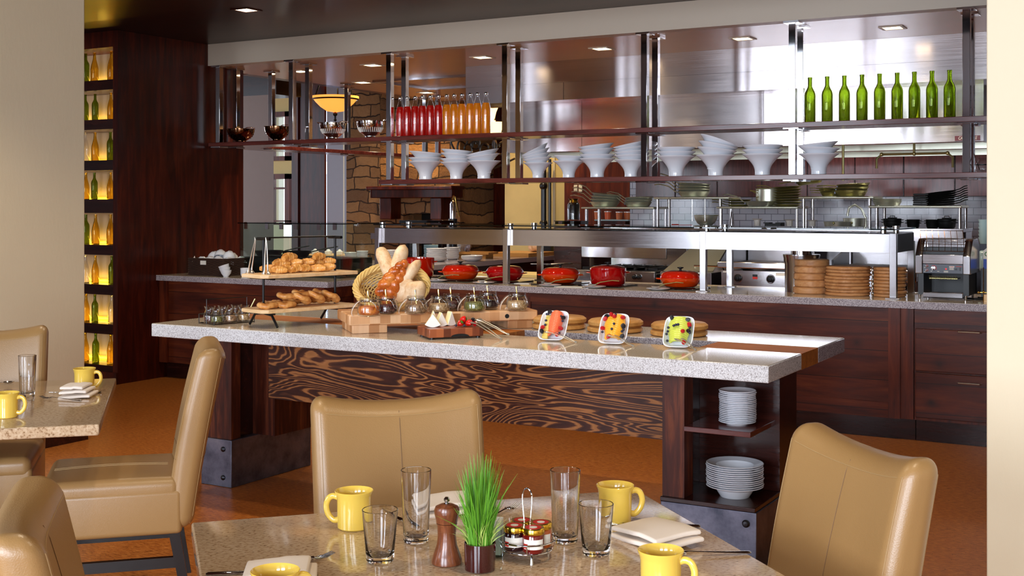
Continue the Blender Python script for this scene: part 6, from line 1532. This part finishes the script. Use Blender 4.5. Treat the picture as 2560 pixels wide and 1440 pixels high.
# ---- round bamboo boards and tilted fruit dishes
def dish_mesh():
    """squarish porcelain tray, opening toward +z"""
    m = MB(); n = 40; w_, l_, d_ = .066, .081, .042
    def ring(f, z, off=0):
        out = []
        for i in range(n):
            a = 2*PI*i/n; c, s_ = math.cos(a), math.sin(a); e = .42
            out.append(((w_*f-off)*abs(c)**e*(1 if c > 0 else -1), (l_*f-off)*abs(s_)**e*(1 if s_ > 0 else -1), z))
        return out
    rings = [ring(.55, 0), ring(.66, .002), ring(.86, d_*.55), ring(1.0, d_), ring(1.0, d_+.0025), ring(1.0, d_+.0025, .004), ring(.86, d_*.55, .004), ring(.66, .006, .003), ring(.45, .005)]
    vs = [p_ for r_ in rings for p_ in r_]; fs = [list(range(n))[::-1]]
    for k in range(len(rings)-1):
        for i in range(n): fs.append([k*n+i, k*n+(i+1) % n, (k+1)*n+(i+1) % n, (k+1)*n+i])
    fs.append([(len(rings)-1)*n+i for i in range(n)]); m.add(vs, fs); return m
DP = [(1373, 852, 'salmon', 'sliced watermelon', 'left'), (1524, 861, 'cantaloupe', 'sliced orange melon', 'middle'), (1687, 870, 'honeydew', 'sliced honeydew', 'right')]
rb = None
for k, (u, v) in enumerate(((1395, 822), (1535, 832), (1695, 843))):
    x = py(u, v, 5.33).x
    for j in range(2):
        lb = '%s round bamboo board of the pair behind the %s fruit dish' % (('lower', 'upper')[j], ('left', 'middle', 'right')[k])
        L = (x+.004*j, 5.34, IZ+.0005+.0305*j)
        if rb is None: rb = MB().lathe([(0, 0), (.126, 0), (.135, .006), (.135, .020), (.122, .030), (0, .030)], 44).out('round_board', 'bamboo'); tag(rb, lb, 'board', 'round bamboo boards'); rb.location = L
        else: dup(rb, L, (0, 0, R.uniform(0, 6)), lb)
d0 = None
for k, (u, v, mt, fr, wh) in enumerate(DP):
    # dish rests tilted against the boards: long axis up, opening facing the camera
    base = pz(u, v, IZ)
    c = Vector((base.x, 5.0, IZ))
    TIL = math.radians(50)
    TMx = Matrix.Translation((base.x, base.y+.055, IZ+.048)) @ Rz(math.radians(12)) @ Rx(TIL) @ Tr(0, 0, -.012)
    lb = 'tilted white porcelain dish filled with %s, %s of three' % (fr, wh)
    if d0 is None: d0 = dish_mesh().out('porcelain_dish', 'white_china', ang=60); tag(d0, lb, 'dish', 'tilted porcelain dishes'); o = d0
    else: o = dup(d0, None, None, lb)
    o.matrix_world = TMx; o.location = TMx.to_translation(); o.rotation_euler = TMx.to_euler()
    # melon slices
    slices = [None]
    N = 13 if k == 0 else 11
    for j in range(N):
        f = j/(N-1); yy = .062-.105*f+.0
        l2 = '%s piece in the %s porcelain dish, %s from the top' % (('watermelon', 'orange melon', 'honeydew')[k], wh, ORD[j+1])
        wd = (.052, .082, .088)[k]*(.75+.25*math.sin(PI*min(1, f+.15))); 
        pts = [(wd/2*math.cos(PI*i/12), yy, .026+.024*math.sin(PI*i/12)*(1.1 if k else 1.3)) for i in range(13)]
        m = MB(); m.tube(pts, [.004]+[.0115]*11+[.004], 10, flat=.75)
        oo = tag(m.out('melon_slice', mt), l2, 'melon slice', 'melon slices in the %s dish' % wh); oo.matrix_world = TMx @ Tr((.006 if k == 0 else 0), 0, 0) @ Rx(.0)
        oo.location = oo.matrix_world.to_translation(); oo.rotation_euler = oo.matrix_world.to_euler()
    if k == 0:
        for j in range(3):
            m = MB().rbox((.030, .045, .018), .007, 2); oo = tag(m.out('pineapple_chunk', 'pineapple'), 'pineapple chunk at the left side of the watermelon dish, %s' % ('upper', 'middle', 'lower')[j], 'pineapple', 'pineapple chunks')
            mm = TMx @ Tr(-.032, .04-.042*j, .030); oo.location = mm.to_translation(); oo.rotation_euler = mm.to_euler()
    bs = [[('black', -.028, .068), ('blue', -.034, .055), ('blue', -.040, .055), ('blue', -.037, .020), ('blue', -.036, -.005), ('rasp', -.046, -.018), ('black', -.046, -.040), ('blue', .030, .045), ('black', .042, .038), ('blue', .042, .020), ('rasp', .040, -.02), ('blue', .038, -.048), ('rasp', .03, -.055)],
          [('black', -.040, .060), ('rasp', -.044, .045), ('blue', -.028, .062), ('rasp', -.015, .060), ('rasp', .000, .050), ('blue', .004, .060), ('rasp', .036, .055), ('black', .042, .012), ('black', .046, .006), ('blue', .048, -.010), ('blue', .042, -.02), ('black', .046, -.045), ('rasp', -.048, -.006), ('blue', -.046, -.026), ('blue', .004, .010), ('blue', -.002, -.018), ('rasp', -.01, -.058)],
          [('black', -.036, .066), ('black', .034, .058), ('rasp', .044, .034), ('rasp', .046, .028), ('blue', .048, .018), ('black', .044, .0), ('blue', .050, -.01), ('blue', -.046, .014), ('blue', -.020, .015), ('blue', -.011, .020), ('blue', -.002, .022), ('blue', -.046, -.006), ('blue', -.050, -.02), ('rasp', .022, -.012), ('blue', -.042, -.055), ('rasp', .03, -.060)]][k]
    def side_(x): return 'left side' if x < -.026 else 'right side' if x > .026 else 'centre'
    for j, (kd, x, y) in enumerate(bs):
        mates = sorted([q for q in bs if q[0] == kd and side_(q[1]) == side_(x)], key=lambda q: -q[2]); rk_ = mates.index((kd, x, y)); kn = {'blue': 'blueberry', 'black': 'blackberry', 'rasp': 'raspberry'}[kd]
        z = .048+.004 if abs(x) > .026 else (.0665 if k else .064)
        mm = TMx @ Tr(x, y, z)
        berry(kd, mm.to_translation(), ('%s at the %s of the %s fruit dish' % (kn, side_(x), wh) if len(mates) == 1 else '%s %s from the top at the %s of the %s fruit dish' % (ORD[rk_+1], kn, side_(x), wh)), 'berries on the fruit dishes')
    hp = TMx @ Vector((-.018+.01*k, -.048, .062)); e_ = pz(u+65-8*k, v+6, IZ)
    dv = Vector((e_.x, e_.y, e_.z+.006))-hp; ho = math.atan2(dv.y, dv.x); tl = -math.atan2(dv.z, Vector((dv.x, dv.y, 0)).length)
    tongs(hp, dv.length, ho, 'silver tongs leaning out of the %s fruit dish' % wh, tl)

# ============================================================ dining tables and chairs
TA = Vector((-2.128, 2.131, 0)); e1 = Vector((.680, .733, 0)).normalized(); e2 = Vector((.733, -.680, 0)).normalized()
TB = Vector((-4.19, 3.74, 0)); f1 = Vector((-.702, -.713, 0)).normalized(); f2 = Vector((.713, -.702, 0)).normalized()
def table(corner, a, b, label, W=1.165, lb2=''):
    t = thing('dining_table', label, 'table', (0, 0, 0), 0, 'square stone-topped dining tables')
    c = corner+a*W/2+b*W/2; ang_ = math.atan2(a.y, a.x)
    T = Matrix.Translation(c) @ Rz(ang_)
    MB().rbox((W, W, .040), .006, 2, 1, Tr(0, 0, 0)).out('table_top', 'quartz_beige', t, loc=(c.x, c.y, .730), rot=(0, 0, ang_))
    MB().box((-.20, -.20, .66), (.20, .20, .7095)).out('top_plate', 'black_paint', t, loc=(c.x, c.y, 0), rot=(0, 0, ang_))
    MB().cyl(.045, .03, .66, 20).out('column', 'black_paint', t, loc=(c.x, c.y, 0))
    m = MB(); m.rbox((.72, .09, .03), .01, 2, 1, Tr(0, 0, .015)); m.rbox((.09, .72, .03), .01, 2, 1, Tr(0, 0, .0151)); m.out('foot_cross', 'black_paint', t, loc=(c.x, c.y, 0), rot=(0, 0, ang_+.78))
    return t
table(TA, e1, e2, 'square beige stone-topped table in the foreground with the wheatgrass on it')
table(TB, f1, f2, 'square beige stone-topped table at the left edge')

def chair_proto():
    t = thing('dining_chair', '', 'chair', (0, 0, 0), 0, 'tan leather dining chairs')
    HB = .97; W = .50
    def back_fn(q):
        x, y, z = q; s = (z+.33)/.66            # 0 bottom, 1 top
        zt = z+(.028*(abs(x)/.25)**2.2-.004)*max(0, s)**4*1.2
        yy = y+.36*x*x*(.4+.6*s)-.10*s-.03*s*s
        wx = x*(1-.03*(1-s))
        yy += .012*math.sin(PI*min(1, max(0, s)))*(1 if y > 0 else 0)
        return (wx, yy, zt)
    m = MB(); m.rbox((W, .098, .66), .042, 5, (8, 1, 10), None, back_fn)
    bk = m.out('backrest', 'leather', t, loc=(0, -.215, .625), ang=80)
    # seams of the back
    def onback(x, s, side=1):
        z = -.33+.66*s; dx = max(0, abs(x)-.208); dz = max(0, abs(z)-.288); yq = .007+math.sqrt(max(1e-6, .042**2-dx*dx-dz*dz)); q = back_fn((x, side*yq, z)); return (q[0], q[1]+side*.0006, q[2])
    for side in (1, -1):
        MB().tube([onback(.0, .02+.945*i/24, side) for i in range(25)], .0009, 5).out('centre_seam', 'seam_dark', bk)
        MB().tube([onback(-.235+.47*i/24, .40, side) for i in range(25)], .0011, 5).out('cross_seam', 'seam_dark', bk)
        MB().tube([onback(-.229, .03+.90*i/20, side) for i in range(21)]+[onback(-.229+.458*i/20, .945, side) for i in range(21)]+[onback(.229, .93-.90*i/20, side) for i in range(21)], .0009, 5).out('edge_stitching', 'stitch', bk)
    def seat_fn(q):
        x, y, z = q
        return (x*(1-.02*(y+.24)), y, z+(.010*(1-(x/.25)**2)*(1-(y/.25)**2) if z > 0 else 0))
    m = MB(); m.rbox((.49, .50, .085), .034, 4, (6, 6, 1), None, seat_fn); st = m.out('seat', 'leather', t, loc=(0, .035, .452), ang=80)
    for x in (-.012, .012): MB().tube([(x, -.20+.42*i/14, .0425+.010*(1-((-.20+.42*i/14)/.25)**2)+.0012) for i in range(15)], .0011, 5).out('seat_seam', 'stitch', st)
    m = MB(); m.rbox((.494, .50, .17), .020, 3, 1); m.out('skirt', 'leather', t, loc=(0, .03, .365), ang=60)
    for (x, y) in ((-.215, .255), (.215, .255), (-.215, -.19), (.215, -.19)):
        dy = .0 if y > 0 else -.05
        MB().add([(x-.02, y-.02, .285), (x+.02, y-.02, .285), (x+.02, y+.02, .285), (x-.02, y+.02, .285), (x-.016, y+dy-.016, 0), (x+.016, y+dy-.016, 0), (x+.016, y+dy+.016, 0), (x-.016, y+dy+.016, 0)], [(0, 1, 2, 3), (7, 6, 5, 4), (0, 4, 5, 1), (1, 5, 6, 2), (2, 6, 7, 3), (3, 7, 4, 0)]).out('leg', 'leg_wood', t)
    for x in (-.215, .215): MB().box((x-.012, -.20, .15), (x+.012, .235, .19)).out('stretcher', 'leg_wood', t)
    return t
ch = chair_proto()
def place_chair(o, top_mid, face, label):
    """top_mid = plan position of the middle of the top edge of the back; face = direction it faces"""
    rz = math.atan2(-face.x, face.y); o.rotation_euler = (0, 0, rz)
    p = top_mid+face*(.215+.13-.01); o.location = (p.x, p.y, 0); o['label'] = label
place_chair(ch, Vector((-2.04, 2.857, 0))+e1*.00, e2, 'tan leather chair behind the foreground table, seen from the front below the island')
mid = (Vector((-.877, 2.99, 0))+Vector((-.493, 2.694, 0)))/2
place_chair(dup(ch), mid, -e1, 'tan leather chair at the right end of the foreground table, seen at an angle')
place_chair(dup(ch), Vector((-2.06, 1.616, 0))+e2*.235, e1, 'tan leather chair back in the bottom left corner of the picture')
mid = (Vector((-3.3, 3.395, 0))+Vector((-3.585, 3.67, 0)))/2
place_chair(dup(ch), mid+f1*-.02, f1, 'tan leather chair seen edge-on between the two tables, its seat facing left')
place_chair(dup(ch), Vector((-4.56, 3.68, 0))+f1*.25, f2, 'tan leather chair behind the left table against the plaster wall')

# ---- tableware
ZT = .7505
def mug_proto():
    t = thing('coffee_mug', '', 'mug', (0, 0, 0), 0, 'yellow coffee mugs')
    MB().lathe([(0, 0), (.036, 0), (.039, .003), (.040, .045), (.0405, .070), (.0425, .079), (.0455, .086), (.0460, .0885), (.0450, .0895), (.0430, .087), (.0390, .076), (.0370, .045), (.036, .008), (0, .006)], 48).out('cup', 'yellow_mug', t)
    MB().tube([(.038, 0, .070), (.050, 0, .074), (.062, 0, .068), (.068, 0, .050), (.063, 0, .030), (.050, 0, .017), (.0385, 0, .018)], [.0055, .006, .006, .0058, .0058, .0058, .0062], 14, flat=1.25, sm=6).out('handle', 'yellow_mug', t)
    return t
mg = mug_proto(); first = True
def cam_ang(deg): return math.radians(30+deg)          # 0 = handle points right in the picture
for (u, v, a, lb, z) in ((885, 1319, 180-8, 'yellow mug at the far left of the foreground table, handle to the left', ZT), (1538, 1303, 10, 'yellow mug at the far right of the foreground table', ZT), (1652, 1487, -22, 'yellow mug cropped at the bottom right of the foreground table', ZT), (688, 1545, 25, 'yellow mug cropped at the bottom edge beside the left napkin', ZT),
                     (211, 974, 2, 'yellow mug on the far side of the left table', ZT), (16, 1043, 0, 'yellow mug cut by the left edge on the left table', ZT)):
    o = mg if first else dup(mg); first = False
    p = pz(u, v, ZT); o.location = (p.x, p.y, ZT); o.rotation_euler = (0, 0, cam_ang(a)); o['label'] = lb
def tumbler(r0, r1, h, name='glass_body'):
    return MB().lathe([(0, 0), (r0-.002, 0), (r0, .003), (r0+(r1-r0)*.2, h*.2), (r1, h-.001), (r1-.001, h), (r1-.0022, h-.001), (r0+(r1-r0)*.22-.003, h*.24), (r0-.005, .017), (r0-.012, .012), (0, .012)], 48)
HG = tumbler(.0285, .0350, .164); SG = tumbler(.0295, .039, .112)
hg = HG.out('highball_glass', 'clear_glass', ang=25); tag(hg, '', 'glass', 'tall water glasses'); sg = SG.out('rocks_glass', 'clear_glass', ang=25); tag(sg, '', 'glass', 'short water glasses')
for k, (u, v, lb, o) in enumerate(((1040, 1353, 'tall clear glass left of the pepper mill', hg), (1413, 1353, 'tall clear glass right of the jam caddy', None), (68, 990, 'tall clear glass on the left table', None))):
    p = pz(u, v, ZT); q = (p.x, p.y, ZT)
    if o: o.location = q; o['label'] = lb
    else: dup(hg, q, None, lb)
    
for k, (u, v, lb, o) in enumerate(((950, 1402, 'short clear glass in front of the left mug', sg), (1490, 1385, 'short clear glass in front of the right mug', None))):
    p = pz(u, v, ZT); q = (p.x, p.y, ZT)
    if o: o.location = q; o['label'] = lb
    else: dup(sg, q, None, lb)
# clear acrylic packet holder behind the grass
p = pz(1222, 1385, ZT); t = thing('sugar_packet_holder', 'clear holder with white packets behind the wheatgrass pot', 'holder', (p.x, p.y, ZT), .3)
MB().box((-.035, -.022, 0), (.035, -.019, .065)).out('front_panel', 'pane', t); MB().box((-.035, .019, 0), (.035, .022, .065)).out('rear_panel', 'pane', t); MB().box((-.035, -.0185, 0), (.035, .0185, .003)).out('bottom_panel', 'pane', t)
for k in range(4): MB().box((-.03, -.016+.008*k, .0035), (.03, -.011+.008*k, .078+.002*(k % 2))).out('sugar_packet', 'paper', t)
# pepper mill
p = pz(1117, 1408, ZT)
t = thing('pepper_mill', 'brown wooden pepper mill with a steel knob on the foreground table', 'pepper mill', (p.x, p.y, ZT))
MB().lathe([(0, 0), (.031, 0), (.033, .002), (.033, .008), (.029, .020), (.022, .040), (.0195, .060), (.0205, .080), (.0225, .0865), (0, .0865)], 40).out('body', 'mill_wood', t)
MB().lathe([(0, .0875), (.0225, .0875), (.0235, .094), (.0265, .106), (.0275, .114), (.0245, .122), (.014, .127), (.006, .128), (0, .128)], 40).out('head', 'mill_wood', t)
MB().lathe([(0, .1285), (.006, .1285), (.003, .131), (.0065, .134), (.007, .138), (.004, .142), (0, .1425)], 20).out('knob', 'mill_metal', t)
# wheatgrass
p = pz(1200, 1424, ZT)
t = thing('potted_wheatgrass', 'bright green wheatgrass in a dark red glass cup on the foreground table', 'potted grass', (p.x, p.y, ZT))
MB().lathe([(0, 0), (.029, 0), (.032, .002), (.0335, .058), (.0315, .058), (.030, .006), (0, .006)], 40).out('cup', 'red_glass_cup', t)
MB().cyl(.0305, .03, .050, 24).out('soil', 'soil', t)
for gi, (N, mt, nm_) in enumerate(((420, 'grass_green', 'grass_blades'), (130, 'grass_pale', 'pale_stems'))):
    m = MB(); rr = random.Random(5+gi)
    for i in range(N):
        a = rr.uniform(0, 2*PI); r = .026*rr.random()**.5; h = rr.uniform(.10, .225)*(1-.25*(r/.026)) if gi == 0 else rr.uniform(.03, .07)
        lean = rr.uniform(0, .040)*(1 if rr.random() < .93 else 2.3)*(r/.026+.2); la = a+rr.uniform(-.5, .5); wdt = rr.uniform(.0008, .0015)
        b = Vector((r*math.cos(a), r*math.sin(a), .048)); pa = rr.uniform(0, PI); sd = Vector((math.cos(pa), math.sin(pa), 0))*wdt; n_ = Vector((-math.sin(pa), math.cos(pa), 0))*wdt*.4; vs = []
        for j in range(4):
            f = j/3; c_ = b+Vector((math.cos(la), math.sin(la), 0))*lean*f*f+Vector((0, 0, h*f-(.2*lean*f*f)))
            s_ = 1-.0*f if j < 3 else .15
            vs += [c_-sd*s_, c_+n_*s_, c_+sd*s_]
        fs = []
        for j in range(3):
            for q in range(3): fs.append((j*3+q, j*3+(q+1) % 3, j*3+3+(q+1) % 3, j*3+3+q))
        m.add(vs, fs)
    o = m.out(nm_, mt, t, recalc=False); o['kind'] = 'stuff'
# jam caddy
p = pz(1318, 1392, ZT); jc = Vector((p.x, p.y, ZT))
t = thing('jam_caddy', 'round chrome wire caddy with a tall loop handle holding four jam jars', 'caddy', jc); t.scale = (1.18,)*3
circ = lambda r, z, n=40: [(r*math.cos(2*PI*i/n), r*math.sin(2*PI*i/n), z) for i in range(n)]
MB().tube(circ(.053, .034), .0016, 8, closed=True).out('ring', 'chrome', t); MB().tube(circ(.046, .016), .0016, 8, closed=True).out('ring', 'chrome', t)
m = MB()
for k in range(4):
    a = k*PI/2+.5; m.tube([(.053*math.cos(a), .053*math.sin(a), .034), (.050*math.cos(a), .050*math.sin(a), .022), (.046*math.cos(a), .046*math.sin(a), .016)], .0013, 6); m.tube([(-.046*math.cos(a), -.046*math.sin(a), .016), (.046*math.cos(a), .046*math.sin(a), .016)], .0013, 6)
m.tube([(.004, 0, .016), (.006, 0, .06), (.010, 0, .105), (.008, 0, .120), (0, 0, .127), (-.008, 0, .120), (-.010, 0, .105), (-.006, 0, .06), (-.004, 0, .016)], .0015, 8, sm=5)
m.out('wire_handle', 'chrome', t)
for k in range(3):
    a = k*2*PI/3-.9; MB().tube([(.044*math.cos(a), .044*math.sin(a), .017), (.050*math.cos(a), .050*math.sin(a), .010), (.050*math.cos(a), .050*math.sin(a), 0)], [.0015, .0025, .0035], 8).out('foot', 'mill_metal', t)
jams = [(1283, 1362, 'jam_dark', 'label_red', 'jar of dark jam at the left of the jam caddy'), (1335, 1372, 'jam_red', 'label_red', 'jar of amber red jam at the front of the jam caddy'), (1308, 1335, 'jam_dark', 'label_red', 'jam jar at the back left of the jam caddy'), (1358, 1343, 'jam_orange', 'label_red', 'jar of reddish marmalade at the right of the jam caddy')]
offs = [(-.024, -.012), (.011, -.027), (-.010, .026), (.026, .010)]
cr_, sr_ = math.cos(math.radians(30)), math.sin(math.radians(30))
j0 = None
for k, (_, _, mt, lm, lb) in enumerate(jams):
    ox, oy = offs[k]; x = jc.x+ox*cr_-oy*sr_; y = jc.y+ox*sr_+oy*cr_
    e = thing('jam_jar', lb, 'jar', (jc.x+(x-jc.x)*1.16, jc.y+(y-jc.y)*1.16, ZT+.0210), math.radians(30-90), 'jam jars in the caddy'); e.scale = (1.16,)*3
    MB().lathe([(0, 0), (.019, 0), (.0205, .002), (.0205, .032), (.019, .034), (0, .034)], 28).out('glass', mt, e)
    MB().lathe([(0, .0342), (.0208, .0342), (.0212, .0355), (.0212, .0435), (.020, .0452), (.0, .0450)], 28).out('lid', 'gold_lid', e)
    MB().lathe([(0, .04515), (.0150, .0454), (.0150, .0457), (0, .0458)], 24).out('lid_sticker', lm, e)
    MB().lathe([(0, .0459), (.0075, .0459), (.0075, .0461), (0, .0461)], 16).out('sticker_motif', 'label_white', e, loc=(.003, 0, 0))
    MB().lathe([(.0206, .008), (.0209, .008), (.0209, .026), (.0206, .026)], 20, closed=True, a0=-1.0, a1=1.0).out('paper_label', 'label_white', e)
    MB().lathe([(.0209, .009), (.0211, .009), (.0211, .018), (.0209, .018)], 12, closed=True, a0=-1.0, a1=-.55).out('label_motif', lm, e)
# napkins and cutlery
def napkin(c, rz, lb, L=.20, W=.13, layers=3):
    t = thing('folded_napkin', lb, 'napkin', (c[0], c[1], ZT), rz, 'folded cloth napkins')
    for k in range(layers):
        l = L-.018*k; w_ = W-.006*k
        fn = lambda q, k=k: (q[0]+.012*q[1]*k*4, q[1], q[2]+.004*math.sin(q[0]*22+k)+.003*math.sin(q[1]*30)+(.008*k if q[0] > 0 else .006*k)*(.6+.4*math.cos(q[1]*20)))
        MB().rbox((l, w_, .011), .0054, 4, (8, 6, 1), Tr(-.006*k, .004*k, .0085+.0095*k), fn).out('cloth_fold', 'linen', t, ang=80)
    return t
def fork(p, rz, lb, z=ZT, tilt=0):
    t = thing('fork', lb, 'fork', (p[0], p[1], z+.002), rz, 'forks'); t.rotation_euler = (0, tilt, rz)
    MB().tube([(-.105, 0, .002), (-.095, 0, .002), (-.06, 0, .003), (0, 0, .006), (.035, 0, .008), (.045, 0, .006)], [.005, .008, .005, .0028, .003, .009], 10, flat=.35, sm=4).out('handle', 'chrome', t)
    m = MB()
    for k in range(4):
        y = -.0083+.0055*k; m.tube([(.043, y*.9, .006), (.055, y, .003), (.075, y, .003), (.096, y*.95, .009)], [.0018, .0018, .0015, .0008], 6)
    m.tube([(.044, -.009, .005), (.044, .009, .005)], .003, 6); m.out('tines', 'chrome', t)
    return t
def knife(p, rz, lb):
    t = thing('table_knife', lb, 'knife', (p[0], p[1], ZT+.004), rz, 'table knives')
    MB().tube([(-.105, 0, 0), (-.10, 0, 0), (-.05, 0, 0), (-.01, 0, 0)], [.005, .0085, .0065, .005], 10, flat=.45).out('handle', 'chrome', t)
    MB().rbox((.12, .014, .0016), .0007, 1, 1, Tr(.05, 0, 0)).out('blade', 'chrome', t); return t
def spoon(p, rz, lb, z=ZT):
    t = thing('spoon', lb, 'spoon', (p[0], p[1], z+.003), rz, 'spoons')
    MB().tube([(-.10, 0, 0), (-.09, 0, 0), (-.05, 0, .002), (.03, 0, .006)], [.005, .007, .0045, .0028], 8, flat=.4).out('handle', 'chrome', t)
    MB().lathe([(0, 0), (.010, .001), (.016, .006), (.017, .008), (.015, .007), (.009, .003), (0, .002)], 20, Tr(.052, 0, 0) @ Matrix.Diagonal((1.5, .9, 1, 1))).out('bowl', 'chrome', t); return t
def mid_(a, b): return (a+b)/2
# right place setting
a = pz(1565, 1350, ZT); b = pz(1745, 1372, ZT); c = pz(1640, 1352, ZT)
nr = math.atan2((b-a).y, (b-a).x)
napkin(c, math.atan2(e2.y, e2.x)+.25, 'folded cream napkin on the right side of the foreground table', .185, .135, 2)
q = pz(1640, 1316, ZT); knife((q.x, q.y), cam_ang(180+(-6)), 'table knife whose handle shows behind the right napkin'); q = pz(1600, 1326, ZT); spoon((q.x+.02, q.y+.02), cam_ang(180-12), 'spoon lying under the far edge of the right napkin')
q = pz(1760, 1388, ZT); fork((q.x, q.y), cam_ang(180+6), 'fork with a patterned handle in front of the right napkin')
q = pz(1460, 1330, ZT)
# far setting behind the tall glass
c = pz(1115, 1278, ZT); napkin(c, math.atan2(e1.y, e1.x), 'folded white napkin behind the pepper mill at the far edge of the table', .17, .11, 2)
q = pz(1003, 1302, ZT); knife((q.x, q.y), cam_ang(118), 'table knife behind the tall left glass'); q = pz(1248, 1288, ZT); fork((q.x, q.y), cam_ang(60), 'fork behind the wheatgrass at the far edge')
# near left setting
c = pz(700, 1452, ZT); napkin(c, cam_ang(8), 'folded white napkin at the bottom edge under the cropped mug', .15, .10, 2)
q = pz(622, 1412, ZT); q2 = pz(548, 1438, ZT); knife((q2.x+.06, q2.y+.05), cam_ang(10), 'ornate knife handle at the bottom left of the foreground table')
q = pz(735, 1412, ZT); fork((q.x, q.y), cam_ang(38), 'fork poking out behind the bottom napkin', tilt=-.0)
# left table setting
c = pz(196, 992, ZT); napkin(c, cam_ang(-2), 'folded white napkin on the left table', .13, .10, 3)
q = pz(150, 1000, ZT); fork((q.x, q.y), cam_ang(160), 'fork half under the napkin on the left table'); q = pz(190, 983, ZT); knife((q.x, q.y), cam_ang(178), 'knife behind the napkin on the left table')
q = pz(-12, 962, ZT); spoon((q.x, q.y), cam_ang(20), 'spoon tip at the left picture edge on the left table')
